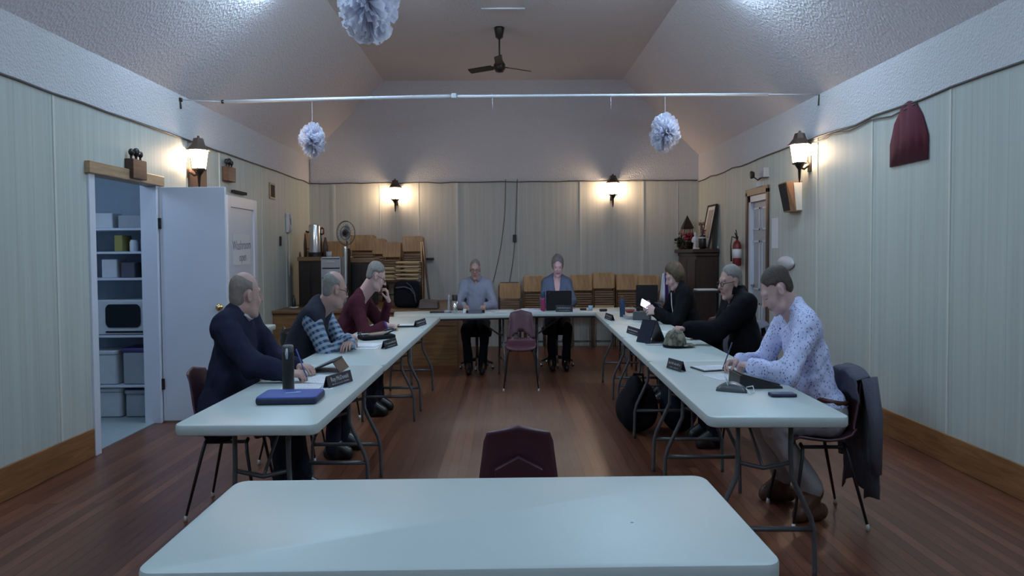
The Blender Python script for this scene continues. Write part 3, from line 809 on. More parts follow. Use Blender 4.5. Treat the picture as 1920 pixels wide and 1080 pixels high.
def collar(J, mt, rad=.066, h=.035, open_=.5, nm='collar', lift=.060):
    """folded shirt collar round the neck"""
    N0, sp, fs, rs = J['N'], J['sp'], J['fs'], J['rs']; c = N0 + sp * lift + fs * .014
    P = []
    for i in range(25):
        a = -PI / 2 + open_ * .5 + (2 * PI - open_) * i / 24
        d = rs * math.cos(a) - fs * math.sin(a)
        front = max(0, fs @ nrm(d)); dip = front ** 2 * .030
        P.append([c + d * rad - sp * (.012 + dip), c + d * (rad - .004) + sp * (h - dip), c + d * (rad + .006) + sp * (h - .002 - dip), c + d * (rad + .030) - sp * (.010 + dip * 1.7)])
    m = MB(); m.grid(P); o = build(nm, m, mt, J['t'], smooth=True)
    s = o.modifiers.new('s', 'SOLIDIFY'); s.thickness = .003
    return o

def cuff(J, s, mt, nm='cuff', ln=.05, off=.02, r=.040):
    e, w_ = J['E' + s], J['W' + s]; d = nrm(w_ - e)
    m = MB(); m.tube([w_ - d * (off + ln), w_ - d * (off + ln * .5), w_ - d * off], [r * 1.04, r, r * .97], 16)
    return build(nm, m, mt, J['t'], smooth=True, sharp=.8)
# ------------------------------------------------------------------ the room
YB, YF, XW = 13.2, -2.6, 3.85          # back wall, wall behind the camera, side walls
HP, HW, HC, XC = 2.44, 2.83, 3.94, 2.35  # panelling top, wall top, flat ceiling, half width of the flat ceiling
m = MB(); m.b2((-6.2, YF - .2, -.1), (XW + .2, YB + .2, 0)); struct('floor', m, M['floor'])
m = MB(); m.b2((-5.75, 5.5, .0), (-XW - .06, 8.05, .006)); o = struct('trim_1', m, M['lino'])
# back wall with its gable, and the far gable behind the camera
def gable(name, y, th, mt):
    m = MB()
    pts = [(-XW - .12, 0), (XW + .12, 0), (XW + .12, HW), (XC, HC), (-XC, HC), (-XW - .12, HW)]
    n = 6
    m.add([(x, y, z) for x, z in pts] + [(x, y + th, z) for x, z in pts],
          [tuple(range(n)), tuple(range(2 * n - 1, n - 1, -1))] + [(i, n + i, n + (i + 1) % n, (i + 1) % n) for i in range(n)])
    return struct(name, m, mt)
gable('wall_back', YB, .12, M['band'])
gable('wall_front', YF - .12, .12, M['band'])
m = MB(); m.b2((-XW, YB - .012, 0), (XW, YB + .01, HP)); struct('wall_back', m, M['panel_x'])
# side walls
OP0, OP1, OPH = 6.25, 7.38, 1.985       # pantry opening
D1a, D1b, D1h = 9.68, 10.53, 2.09       # grey door in the right wall
D2a, D2b, D2h = 9.22, 10.30, 2.02       # white door in the left wall
m = MB()
m.b2((-XW - .12, YF, HP), (-XW, YB, HW)); struct('wall_left', m, M['band'])
m = MB()
m.b2((-XW - .12, YF, 0), (-XW, OP0, HP)); m.b2((-XW - .12, OP0, OPH), (-XW, OP1, HP)); m.b2((-XW - .12, OP1, 0), (-XW, YB, HP))
struct('wall_left', m, M['panel_y'])
m = MB(); m.b2((XW, YF, HP), (XW + .12, YB, HW)); struct('wall_right', m, M['band'])
m = MB(); m.b2((XW, YF, 0), (XW + .12, D1a, HP)); m.b2((XW, D1a, D1h), (XW + .12, D1b, HP)); m.b2((XW, D1b, 0), (XW + .12, YB, HP))
struct('wall_right', m, M['panel_y'])
# ceiling: two slopes and a flat
m = MB()
sec = [(-XW - .12, HW - .001), (-XW, HW), (-XC, HC), (XC, HC), (XW, HW), (XW + .12, HW - .001), (XW + .12, HW + .1), (XC, HC + .1), (-XC, HC + .1), (-XW - .12, HW + .1)]
n = len(sec)
m.add([(x, YF, z) for x, z in sec] + [(x, YB + .1, z) for x, z in sec], [(i, (i + 1) % n, n + (i + 1) % n, n + i) for i in range(n)])
struct('ceiling', m, M['ceiling'])
# pantry shell
m = MB()
m.b2((-5.8, 5.4, 0), (-5.7, 8.1, 2.3)); m.b2((-5.7, 8.0, 0), (-XW - .12, 8.1, 2.3)); m.b2((-5.7, 5.4, 0), (-XW - .12, 5.5, 2.3)); m.b2((-5.8, 5.4, 2.3), (-XW - .12, 8.1, 2.4))
struct('wall_pantry', m, M['bluewall'])
# battens over the sheet joints
k = 0
for px in (627, 857, 1089, 1205):
    x = at(px, 400, Y=YB).x; m = MB(); m.b2((x - .022, YB - .022, .0), (x + .022, YB - .010, HP)); k += 1; struct('trim_%d' % (k + 1), m, M['batten'])
for px in (713, 785, 972, 1270):
    x = at(px, 400, Y=YB).x; m = MB(); m.b2((x - .008, YB - .016, .0), (x + .008, YB - .010, HP)); k += 1; struct('trim_%d' % (k + 1), m, M['batten'])
for yy in (3.3, 4.52, 5.74, 6.96, 8.18, 9.2, 11.6):
    if yy not in (9.2,):
        m = MB(); m.b2((XW - .008, yy - .012, .2), (XW + .01, yy + .012, HP)); k += 1; struct('trim_%d' % (k + 1), m, M['batten'])
for yy in (3.3, 4.52, 5.74, 8.12, 9.05, 10.6, 11.75):
    m = MB(); m.b2((-XW - .01, yy - .012, .0), (-XW + .008, yy + .012, HP)); k += 1; struct('trim_%d' % (k + 1), m, M['batten'])
# baseboards
m = MB(); m.b2((XW - .02, YF, 0), (XW, D1a - .1, .20)); struct('baseboard_right', m, M['basewood'], bevel=.006)
m = MB(); m.b2((-XW, YF, 0), (-XW + .02, OP0 - .08, .20)); struct('baseboard_left', m, M['basewood'], bevel=.006)
# pantry opening trim: white jambs, oak head
m = MB(); m.b2((-XW - .16, OP1 - .02, 0), (-XW + .02, OP1 + .07, OPH)); m.b2((-XW - .16, OP0 - .07, 0), (-XW + .02, OP0 + .02, OPH))
struct('trim_40', m, M['white_paint'], bevel=.004)
m = MB(); m.b2((-XW - .14, OP0 - .1, OPH - .01), (-XW + .05, OP1 + .11, OPH + .075)); struct('trim_41', m, M['oak'], bevel=.006)

# attic hatch
t = thing('attic_hatch', 'framed attic hatch in the flat ceiling in front of the fan', 'hatch', (0, 8.95, HC))
m = MB(); m.b2((-.30, 8.58, HC - .012), (.30, 9.26, HC + .01)); build('hatch_panel', m, M['ceiling'], t)
m = MB()
for a, b in (((-.36, 8.52, HC - .025), (.36, 8.58, HC)), ((-.36, 9.26, HC - .025), (.36, 9.32, HC)), ((-.36, 8.58, HC - .025), (-.30, 9.26, HC)), ((.30, 8.58, HC - .025), (.36, 9.26, HC))): m.b2(a, b)
build('hatch_frame', m, M['rod'], t)

# ------------------------------------------------------------------ doors
def door(*a):
    o = thing(*a); o['kind'] = 'structure'; return o
t = door('door_1', 'plain white door with brass knob standing open beside the pantry', 'door', (-XW + .03, 7.42, 0))
m = MB(); m.b2((-XW + .03, 7.40, .015), (-3.095, 7.44, 1.965)); build('door_leaf', m, M['white_paint'], t, bevel=.003)
for s_ in (-1, 1):
    m = MB(); m.lathe([(.028, 0), (.028, .006), (.012, .012), (.012, .032), (.026, .042), (.031, .056), (.024, .068), (0, .071)], (-3.165, 7.42 + s_ * .02, .965), 20, RX(PI / 2 * s_) if s_ > 0 else RX(PI / 2))
    if s_ > 0:
        m = MB(); m.lathe([(.028, 0), (.028, .006), (.012, .012), (.012, .032), (.026, .042), (.031, .056), (.024, .068), (0, .071)], (-3.165, 7.44, .965), 20, RX(-PI / 2))
    build('knob', m, M['brass'], t, smooth=True)
for z in (.28, 1.62):
    m = MB(); m.b2((-XW + .012, 7.385, z), (-XW + .05, 7.40, z + .09)); build('hinge', m, M['iron'], t)

t = door('door_2', 'white panelled door with a handwritten sign, left wall', 'door', (-XW, 9.8, 0))
m = MB(); m.b2((-XW, D2a + .1, 0), (-XW + .012, D2b - .12, D2h - .12)); build('door_leaf', m, M['white_paint'], t)
m = MB()
m.b2((-XW, D2b - .12, 0), (-XW + .035, D2b, D2h)); m.b2((-XW, D2a, 0), (-XW + .035, D2a + .10, D2h)); m.b2((-XW, D2a + .10, D2h - .12), (-XW + .035, D2b - .12, D2h))
build('door_frame', m, M['white_paint'], t, bevel=.005)
m = MB(); m.lathe([(.025, 0), (.010, .012), (.010, .03), (.026, .045), (.022, .062), (0, .066)], (-XW + .012, D2a + .19, .95), 16, RY(PI / 2)); build('knob', m, M['brass'], t, smooth=True)
# sign
sg = thing('door_sign', 'white paper sign with handwriting on the white washroom door', 'sign', (-XW + .014, 9.75, 1.4))
m = MB(); m.b2((-XW + .0125, 9.42, 1.29), (-XW + .0145, 10.04, 1.62)); build('sheet', m, M['paper'], sg)
for txt, sz, yy, zz in (('Washroom', .145, 9.74, 1.50), ('open', .13, 9.76, 1.37)):
    L = Matrix.Translation((-XW + .0155, yy, zz)) @ Matrix(((0, 0, 1, 0), (1, 0, 0, 0), (0, 1, 0, 0), (0, 0, 0, 1))) @ Matrix.Rotation(.03, 4, 'Z')
    vs, fs = text_mesh(txt, sz, L); mm = MB(); mm.add(vs, fs); build('handwriting', mm, M['pencil'], sg)
m = MB(); m.b2((-XW, D2a + .2, D2h + .035), (-XW + .05, D2a + .66, D2h + .065)); tag(build('door_ledge', m, M['frame_wood'], None, (-XW, D2a + .4, D2h + .05)), 'narrow dark ledge just above the white washroom door', 'ledge')

t = door('door_3', 'grey six-panel door in a brown frame, right wall', 'door', (XW, 10.1, 0))
m = MB(); m.b2((XW + .05, D1a + .07, 0), (XW + .09, D1b - .07, D1h - .06)); dl = build('door_leaf', m, M['grey_paint'], t)
for (a, b) in ((.10, .36), (.45, .71)):
    for z0, z1 in ((.18, .80), (.95, 1.52), (1.64, 1.90)):
        m = MB(); y0 = D1a + a + .02; y1 = D1a + b + .02
        for q in (((XW + .04, y0, z0), (XW + .052, y1, z0 + .02)), ((XW + .04, y0, z1 - .02), (XW + .052, y1, z1)), ((XW + .04, y0, z0), (XW + .052, y0 + .02, z1)), ((XW + .04, y1 - .02, z0), (XW + .052, y1, z1))): m.b2(*q)
        build('panel_moulding', m, M['white_paint'], dl)
m = MB(); m.b2((XW - .03, D1a - .02, 0), (XW + .12, D1a + .05, D1h)); m.b2((XW - .03, D1b - .05, 0), (XW + .12, D1b + .02, D1h)); m.b2((XW - .03, D1a - .02, D1h - .05), (XW + .12, D1b + .02, D1h + .03))
build('door_frame', m, M['brown_trim'], t, bevel=.004)
m = MB(); m.b2((XW - .005, D1b - .12, 0), (XW + .06, D1b - .05, D1h - .05)); m.b2((XW - .005, D1a + .05, D1h - .12), (XW + .06, D1b - .05, D1h - .05)); build('door_stop', m, M['white_paint'], t)
m = MB(); m.tube([(XW + .05, D1b - .16, 1.0), (XW - .0, D1b - .16, 1.0), (XW - .01, D1b - .26, 1.0)], .011, 8); build('handle', m, M['steel'], t, smooth=True)

# ------------------------------------------------------------------ cable run along the top of the panelling
def sag(p, q, n, s, seed):
    rd = random.Random(seed); out = []
    for i in range(n + 1):
        a = i / n; out.append(tuple(p[j] * (1 - a) + q[j] * a for j in range(3)))
    return [(x, y, z - s * abs(math.sin(i * 1.1 + seed)) * rd.random()) for i, (x, y, z) in enumerate(out)]
m = MB(); m.tube(sag((-XW + .012, YF + .1, HP + .01), (-XW + .012, YB - .03, HP + .01), 40, .018, 1), .008, 6)
tag(build('wall_cable', m, M['cable'], None, (-XW, 6, HP), True), 'dark cable tacked along the top of the left wall panelling', 'cable')
m = MB(); m.tube(sag((XW - .012, YF + .1, HP + .01), (XW - .012, YB - .03, HP + .01), 40, .030, 2), .008, 6)
m2 = [(XW - .014, 6.2 + .2 * i, HP - .015 - .03 * math.sin(i * .8) ** 2) for i in range(14)]; m.tube(m2, .006, 6)
tag(build('wall_cable', m, M['cable'], None, (XW, 6, HP), True), 'dark cable sagging along the top of the right wall panelling', 'cable')
m = MB(); m.tube(sag((-XW + .03, YB - .03, HP + .0), (XW - .03, YB - .03, HP + .02), 30, .015, 3), .008, 6)
m.tube([(-XW + .02, YB - .03, HP + .35), (-XW + .02, YB - .03, HP)], .006, 6)
tag(build('wall_cable', m, M['cable'], None, (0, YB, HP), True), 'dark cable running along the back wall above the lamps', 'cable')
a, b = at(948, 336, Y=YB - .02), at(921, 540, Y=YB - .02)
m = MB(); m.tube([(a.x + (b.x - a.x) * q ** 2.2, YB - .025, a.z + (b.z - a.z) * q) for q in [i / 14 for i in range(15)]], .007, 6)
tag(build('hanging_cord', m, M['cable'], None, (a.x, YB - .02, 1.6), True), 'thin cord curving down the back wall above the grey-shirted man', 'cord')
a, b, c = at(970, 336, Y=YB - .02), at(965, 447, Y=YB - .02), at(953, 540, Y=YB - .02)
t = thing('hanging_cord', 'cord down the middle of the back wall with a black switch box', 'cord', (a.x, YB - .02, 1.6))
m = MB(); m.tube([(a.x, YB - .025, a.z), (b.x + .01, YB - .025, b.z)] + [(b.x + (c.x - b.x) * q ** 1.6, YB - .025, b.z + (c.z - b.z) * q) for q in [i / 8 for i in range(1, 9)]], .007, 6); build('cord', m, M['cable'], t, smooth=True)
m = MB(); m.b2((b.x - .035, YB - .05, b.z - .055), (b.x + .035, YB - .012, b.z + .055)); build('switch_box', m, M['black'], t, bevel=.004)

# ------------------------------------------------------------------ ceiling light fixtures (on the slopes)
n_sl = Vector((-(HC - HW), 0, -(XW - XC))).normalized()
def fixture(side, yc, label):
    xs = 2.56; zs = HW + (XW - xs) * (HC - HW) / (XW - XC)
    ang = math.atan2(HC - HW, XW - XC) * side
    t = thing('ceiling_light', label, 'ceiling light', (xs * side, yc, zs), 'wraparound ceiling lights on the slopes')
    L = T(xs * side, yc, zs) @ RY(ang)
    m = MB(L); m.box((0, 0, -.02), (.26, 1.24, .035)); build('housing', m, M['white_plastic'], t, bevel=.004)
    m = MB(L); m.slab(.22, 1.20, -.10, -.038, .04, .02); build('diffuser', m, M['tubeglow_far' if yc > 6 else 'tubeglow'], t, smooth=True)
for yc, wh in ((7.2, 'farthest from the camera'), (3.2, 'above the front table'), (-.4, 'behind the camera')):
    for sd in (-1, 1):
        fixture(sd, yc, 'white wraparound ceiling light on the %s slope, %s' % ('left' if sd < 0 else 'right', wh))

# ------------------------------------------------------------------ lantern sconces
def sconce(x, y, z, nx, ny, label, s=1.0):
    """z = middle of the glass; (nx, ny) points off the wall; (x, y) on the wall"""
    px, py = x + nx * .135, y + ny * .135
    t = thing('wall_lantern', label, 'wall lamp', (x, y, z), 'lantern wall lamps')
    L0 = T(px, py, z) @ RZ(PI / 4 if abs(nx) < .5 else PI / 4)
    def frus(m, w0, z0, w1, z1):
        q = 6
        m.add([(w0 * math.cos(2 * PI * i / q), w0 * math.sin(2 * PI * i / q), z0) for i in range(q)] + [(w1 * math.cos(2 * PI * i / q), w1 * math.sin(2 * PI * i / q), z1) for i in range(q)],
              [tuple(reversed(range(q))), tuple(range(q, 2 * q))] + [(i, (i + 1) % q, q + (i + 1) % q, q + i) for i in range(q)], None)
    m = MB(L0); frus(m, .145, .075, .135, .085); frus(m, .128, .085, .078, .135); frus(m, .078, .135, .058, .185); frus(m, .02, .185, .012, .21)
    build('hood', m, M['hood'], t)
    m = MB(L0); frus(m, .080, -.088, .112, .072); build('glass', m, M['glow'], t)
    m = MB(L0)
    for i in range(6):
        a = 2 * PI * i / 6; m.tube([(.115 * math.cos(a), .115 * math.sin(a), .078), (.083 * math.cos(a), .083 * math.sin(a), -.09)], .0055, 5)
    frus(m, .085, -.105, .085, -.088)
    build('cage', m, M['iron'], t)
    m = MB(); m.lathe([(.06, 0), (.045, -.02), (.02, -.05), (.014, -.13), (.006, -.17), (0, -.172)][::-1], (px, py, z - .105), 12); build('tail', m, M['iron'], t, smooth=True)
    m = MB(); m.tube([(px, py, z - .135), (px - nx * .06, py - ny * .06, z - .15), (px - nx * .11, py - ny * .11, z - .12), (px - nx * .13, py - ny * .13, z - .10)], .011, 8)
    m.box((x + nx * .008, y + ny * .008, z - .10), (.016 if abs(nx) > .5 else .07, .016 if abs(ny) > .5 else .09, .15)); build('wall_bracket', m, M['iron'], t)
a = at(741, 362, Y=YB - .14); sconce(a.x, YB - .012, a.z, 0, -1, 'lit lantern lamp on the back wall, left of the middle')
a = at(1149, 353, Y=YB - .14); sconce(a.x, YB - .012, a.z, 0, -1, 'lit lantern lamp on the back wall, above the folding chairs')
a = at(372, 298, X=-XW + .13); sconce(-XW, a.y, a.z, 1, 0, 'lit lantern lamp on the left wall above the open door')
a = at(1500, 287, X=XW - .13); sconce(XW, a.y, a.z, -1, 0, 'lit lantern lamp on the right wall above the speaker')

# ------------------------------------------------------------------ curtain rod and paper pompoms
a, b = at(350, 192, X=-XW), at(1535, 178, X=XW); yr = 8.05
t = thing('ceiling_rod', 'white conduit rod spanning the room wall to wall', 'rod', (0, yr, 2.83))
lz, jz, rz = at(418, 191, Y=yr), at(851, 180, Y=yr), at(1440, 177, Y=yr)
m = MB(); m.tube([lz, jz], .016, 10); build('pole', m, M['rod'], t, smooth=True)
m = MB(); m.tube([jz + Vector((.02, 0, -.004)), rz], .013, 10); build('pole', m, M['rod'], t, smooth=True)
m = MB(); m.box(jz, (.06, .045, .045)); build('coupling', m, M['white_plastic'], t, bevel=.006)
le, re = Vector((-XW, yr - .06, at(350, 193, X=-XW).z)), Vector((XW, yr + .1, at(1535, 178, X=XW).z))
m = MB(); m.tube([le, lz], .004, 5); m.tube([re, rz], .006, 5); build('tie_wire', m, M['rod'], t, smooth=True)
m = MB(); m.box(lz, (.03, .03, .03)); m.tube([le, le + Vector((.01, 0, -.08))], .012, 6); m.box(le + Vector((.01, 0, 0)), (.02, .05, .03)); m.tube([re, re + Vector((-.01, 0, -.10))], .010, 6)
build('wall_hook', m, M['iron'], t)
for px in (923, 1145):
    p = at(px, 181, Y=yr); m = MB(); m.tube([p + Vector((0, 0, .03)), p + Vector((.004, 0, -.12))], .003, 5)
    tag(build('string', m, M['rod'], None, p, True), 'loose white string looped over the ceiling rod, %s' % ('near the fan' if px < 1000 else 'right of the fan'), 'string')

def pompom(c, R, rod_z, label, seed):
    rd = random.Random(seed); t = thing('paper_pompom', label, 'paper pompom', c, 'white tissue paper pompoms')
    m = MB()
    for i in range(230):
        # a crumpled petal of tissue, radiating from the centre
        zc = rd.uniform(-1, 1); a = rd.uniform(0, 2 * PI); q = math.sqrt(1 - zc * zc)
        d = Vector((q * math.cos(a), q * math.sin(a), zc)); u_ = d.cross(Vector((rd.uniform(-1, 1), rd.uniform(-1, 1), rd.uniform(-1, 1)))).normalized(); v_ = d.cross(u_)
        L = R * rd.uniform(.86, 1.04); wd = R * rd.uniform(.13, .26); bend = rd.uniform(-.25, .25) * R
        P = []
        for s_ in range(5):
            q_ = s_ / 4; row = []
            for e in (-1, -.5, 0, .5, 1):
                fold = (.05 * R) * (1 if abs(e) == .5 else -1) * q_
                tipcut = (abs(e) ** 1.5) * .10 * R * q_
                row.append(d * (.15 * R + (L - .15 * R) * q_ - tipcut * (q_ > .9)) + u_ * wd * e * (.25 + .75 * q_) + v_ * (fold + bend * q_ * q_))
            P.append(row)
        m.grid([[Vector(c) + p for p in r_] for r_ in P])
    o = build('tissue', m, M['tissue'], t, smooth=False)
    m = MB(); m.tube([(c[0], c[1], rod_z), (c[0], c[1], c[2] + R * .3)], .0025, 5); build('string', m, M['rod'], t)
p = at(586, 263, Y=yr); pompom(p, .165, at(586, 190, Y=yr).z, 'small white tissue pompom hanging at the left of the rod', 3)
p = at(1247, 249, Y=yr); pompom(p, .185, at(1247, 180, Y=yr).z, 'small white tissue pompom hanging at the right of the rod', 5)
p = at(690, 2, Y=3.9); pompom(p, .185, 3.94, 'large white tissue pompom close to the camera at the top', 8)

# ------------------------------------------------------------------ ceiling fan
p = at(936, 52, Z=HC); fx, fy = p.x, p.y
t = thing('ceiling_fan', 'dark three-blade ceiling fan on a short rod', 'ceiling fan', (fx, fy, HC))
m = MB(); m.lathe([(.02, -.13), (.055, -.11), (.075, -.02), (.078, 0)], (fx, fy, HC), 20); build('canopy', m, M['iron'], t, smooth=True)
hz_ = at(936, 123, Y=fy).z
m = MB(); m.tube([(fx, fy, HC - .1), (fx, fy, hz_ + .05)], .012, 10); build('downrod', m, M['iron'], t, smooth=True)
m = MB(); m.lathe([(0, -.075), (.06, -.07), (.085, -.035), (.088, .01), (.06, .04), (.035, .085), (.02, .10)], (fx, fy, hz_), 24); build('motor', m, M['iron'], t, smooth=True)
for a in (150, 30, 268):
    m = MB(T(fx, fy, hz_ - .01) @ RZ(math.radians(a)) @ RX(math.radians(14))); m.slab(.42, .115, -.004, .004, .02, .002, T(.33, 0, 0)); m.box((.1, 0, 0), (.08, .04, .012)); build('blade', m, M['iron'], t)

# ------------------------------------------------------------------ wall things
def wall_block(px, py, label):
    a = at(px, py, X=-XW + .05)
    t = thing('wall_box', label, 'wall ornament', (-XW, a.y, a.z))
    m = MB(); m.b2((-XW, a.y - .13, a.z - .075), (-XW + .09, a.y + .13, a.z + .075)); build('box', m, M['frame_wood2'], t, bevel=.006)
    for k, (dy, r_) in enumerate(((-.09, .028), (0, .035), (.08, .026))):
        m = MB(); m.ell((-XW + .05, a.y + dy, a.z + .075 + r_ + .022), (r_, r_, r_), 8); m.tube([(-XW + .05, a.y + dy, a.z + .07), (-XW + .05, a.y + dy, a.z + .1)], .012, 6); build('knob', m, M['black'], t, smooth=True)
wall_block(256, 318, 'brown box with black knobs above the pantry opening')
wall_block(430, 327, 'brown box with black knobs above the washroom door')
a = at(380, 327, X=-XW)
m = MB(); m.b2((-XW, 8.14, a.z - .35), (-XW + .02, 8.62, a.z + .12)); tag(build('wood_board', m, M['brown_trim'], None, (-XW, 8.38, a.z)), 'brown striped wooden board behind the left wall lantern', 'board')
a = at(508, 358, X=-XW)
t = thing('small_picture', 'small framed picture on the left wall beyond the washroom door', 'picture', (-XW, a.y, a.z))
m = MB(); m.b2((-XW, a.y - .09, a.z - .10), (-XW + .02, a.y + .15, a.z + .10)); build('frame', m, M['oak'], t, bevel=.004)
m = MB(); m.b2((-XW + .018, a.y - .06, a.z - .075), (-XW + .024, a.y + .12, a.z + .075)); build('picture_face', m, M['frame_wood'], t)
a = at(539, 418, X=-XW)
t = thing('wall_phone', 'white wall telephone on the left wall near the coffee urn', 'telephone', (-XW, a.y, a.z))
m = MB(); m.b2((-XW, a.y - .11, a.z - .13), (-XW + .05, a.y + .11, a.z + .13)); build('base', m, M['white_plastic'], t, bevel=.01)
m = MB(); m.tube([(-XW + .06, a.y - .03, a.z + .11), (-XW + .085, a.y - .03, a.z + .05), (-XW + .085, a.y - .03, a.z - .05), (-XW + .06, a.y - .03, a.z - .11)], [.022, .013, .013, .022], 8); build('handset', m, M['white_plastic'], t, smooth=True)
m = MB(); m.b2((-XW + .05, a.y + .01, a.z - .02), (-XW + .055, a.y + .08, a.z + .07)); build('keypad', m, M['iron'], t)
m = MB(); m.tube([(-XW + .02, a.y, a.z - .12), (-XW + .02, a.y + .01, a.z - .7)], .006, 6); build('cord', m, M['rod'], t)
a = at(525, 452, X=-XW); m = MB(); m.b2((-XW, a.y - .03, a.z - .06), (-XW + .02, a.y + .03, a.z + .06)); tag(build('light_switch', m, M['iron'], None, (-XW, a.y, a.z), bevel=.004), 'small dark switch plate on the left wall', 'switch')

# right wall
a = at(1475, 371, X=XW - .12)
t = thing('wall_speaker', 'wedge-shaped wooden loudspeaker on the right wall below the lantern', 'loudspeaker', (XW, 8.75, a.z))
yc = at(1488, 371, X=XW).y; zt, zb = a.z + .15, a.z - .14
def sp_sec(q):
    k = 1 - .38 * q
    return [(XW, 8.97), (XW - .165 * k, 8.95 - .03 * q), (XW - .185 * k, 8.66 + .02 * q), (XW - .10 * k, 8.63), (XW, 8.60)]
A, B = sp_sec(0), sp_sec(1)
m = MB(); m.add([(x, y, zt) for x, y in A] + [(x, y, zb) for x, y in B], [(0, 1, 2, 3, 4), (9, 8, 7, 6, 5)] + [(i, 5 + i, 5 + (i + 1) % 5, (i + 1) % 5) for i in range(5)]); build('cabinet', m, M['speakerwood'], t)
def sp_face(i, f0, f1, m_, name, off):
    p, q, r_, s_ = A[i], A[i + 1], B[i + 1], B[i]
    L_ = lambda u, v, s: tuple(u[k] + (v[k] - u[k]) * s for k in range(2))
    c = [L_(p, q, f0), L_(p, q, f1), L_(s_, r_, f1), L_(s_, r_, f0)]; zz = [zt - .012, zt - .012, zb + .012, zb + .012]
    n_ = Vector((q[1] - p[1], p[0] - q[0], 0)).normalized()
    if n_.y > .2 or n_.x > .2: n_ = -n_
    if i == 1: n_ = Vector((-1, 0, 0))
    m = MB(); m.add([(x + n_.x * off, y + n_.y * off, z) for (x, y), z in zip(c, zz)] + [(x + n_.x * .0005, y + n_.y * .0005, z) for (x, y), z in zip(c, zz)], [(0, 1, 2, 3), (7, 6, 5, 4), (0, 4, 5, 1), (1, 5, 6, 2), (2, 6, 7, 3), (3, 7, 4, 0)]); build(name, m, m_, t)
sp_face(1, .03, .97, M['grille'], 'grille', .008)
sp_face(3, .02, .98, M['batten'], 'side_panel', .004)
a = at(1430, 325, X=XW - .05)
t = thing('emergency_light', 'grey emergency light unit with a dark lamp head over the grey door', 'emergency light', (XW, a.y, a.z))
m = MB(); m.b2((XW - .09, a.y - .13, a.z - .05), (XW, a.y + .07, a.z + .055)); build('housing', m, M['grey_paint'], t, bevel=.006)
b = at(1412, 327, Y=a.y + .12)
m = MB(); m.lathe([(.0, -.03), (.035, -.02), (.045, .02), (.040, .03)], (XW - .17, a.y + .08, a.z - .01), 14, RY(-PI / 2)); build('lamp_head', m, M['iron'], t, smooth=True)
m = MB(); m.tube([(XW - .05, a.y, a.z - .04), (XW - .10, a.y + .05, a.z - .07), (XW - .16, a.y + .08, a.z - .03)], .009, 6); build('arm', m, M['iron'], t)
a = at(1424, 345, X=XW - .01); m = MB(); m.b2((XW - .012, a.y - .13, a.z - .028), (XW, a.y + .13, a.z + .028)); o = build('door_notice', m, M['paper'], None, (XW, a.y, a.z)); tag(o, 'small pale notice strip above the grey door', 'sign')
a = at(1452, 437, X=XW - .01)
m = MB(); m.b2((XW - .004, a.y - .11, a.z - .16), (XW, a.y + .11, a.z + .16)); tag(build('wall_notice', m, M['paper'], None, (XW, a.y, a.z)), 'white paper notice taped beside the grey door', 'notice')
a = at(1465, 488, X=XW - .08)
t = thing('white_rounded_object', 'white rounded object on the right wall behind the dotted-shirt man', 'wall fitting', (XW, a.y, a.z))  # rounded white object of unidentified kind
m = MB(); m.ell((XW - .02, a.y, a.z - .03), (.045, .26, .072), 12); build('shell', m, M['white_plastic'], t, smooth=True)
a = at(1383, 470, X=XW - .09)
t = thing('fire_extinguisher', 'red fire extinguisher hanging beside the grey door', 'fire extinguisher', (XW, a.y, a.z - .2))
cx, cy, z0 = XW - .10, a.y, a.z - .19
m = MB(); m.lathe([(0, 0), (.060, .005), (.068, .03), (.068, .25), (.055, .29), (.022, .315), (.02, .33)], (cx, cy, z0), 20); build('cylinder', m, M['red'], t, smooth=True, sharp=.8)
m = MB(); m.lathe([(.0695, .10), (.0695, .21)], (cx, cy, z0), 20); build('label_band', m, M['paper'], t, smooth=True)
m = MB(); m.box((cx, cy, z0 + .345), (.03, .04, .04)); m.tube([(cx, cy, z0 + .35), (cx - .05, cy - .05, z0 + .40)], .009, 6); m.tube([(cx, cy, z0 + .37), (cx - .04, cy - .06, z0 + .44)], .007, 6); build('valve_handle', m, M['black'], t)
m = MB(); m.tube([(cx, cy, z0 + .34), (cx - .07, cy + .03, z0 + .36), (cx - .09, cy + .03, z0 + .26), (cx - .085, cy + .02, z0 + .06)], [.009, .009, .009, .014], 8); build('hose', m, M['black'], t, smooth=True)
# maroon banner at the right edge
a = at(1676, 270, X=XW - .02)
m = MB(); P = []
for i in range(15):
    y_ = a.y - .52 + .6 * i / 14; hz2 = 1.0 - abs((i - 7) / 7.5) ** 2.2
    P.append([(XW - .012 - .006 * math.sin(i * 2.2), y_, 2.02), (XW - .012 - .006 * math.sin(i * 2.2), y_, 2.02 + .12 + .32 * hz2)])
m.grid(P); o = build('wall_banner', m, M['maroon_cloth'], None, (XW, a.y, 2.2), True); tag(o, 'maroon cloth pennant with a curved edge at the right wall', 'banner')
sm = o.modifiers.new('s', 'SOLIDIFY'); sm.thickness = .004

# ------------------------------------------------------------------ pantry
t = thing('shelf_unit', 'white shelf unit seen through the pantry opening', 'shelves', (-4.6, 7.8, 0))
SH = [.29, .72, 1.21, 1.435, 1.635]
for z in SH:
    m = MB(); m.b2((-5.6, 7.58, z - .02), (-4.02, 7.98, z)); build('shelf', m, M['white_paint'], t, bevel=.003)
m = MB(); m.b2((-4.05, 7.57, .01), (-4.02, 7.98, 1.95)); build('side_panel', m, M['white_paint'], t)
m = MB(); m.b2((-5.63, 7.57, .01), (-5.60, 7.98, 1.95)); build('side_panel', m, M['white_paint'], t)
def xat(px, y=7.6): return at(px, 600, Y=y).x
t = thing('microwave_oven', 'white microwave oven on the middle pantry shelf', 'microwave', (-4.5, 7.7, .72))
m = MB(); m.b2((-4.72, 7.60, .725), (-4.12, 7.95, 1.02)); build('case', m, M['white_plastic'], t, bevel=.008)
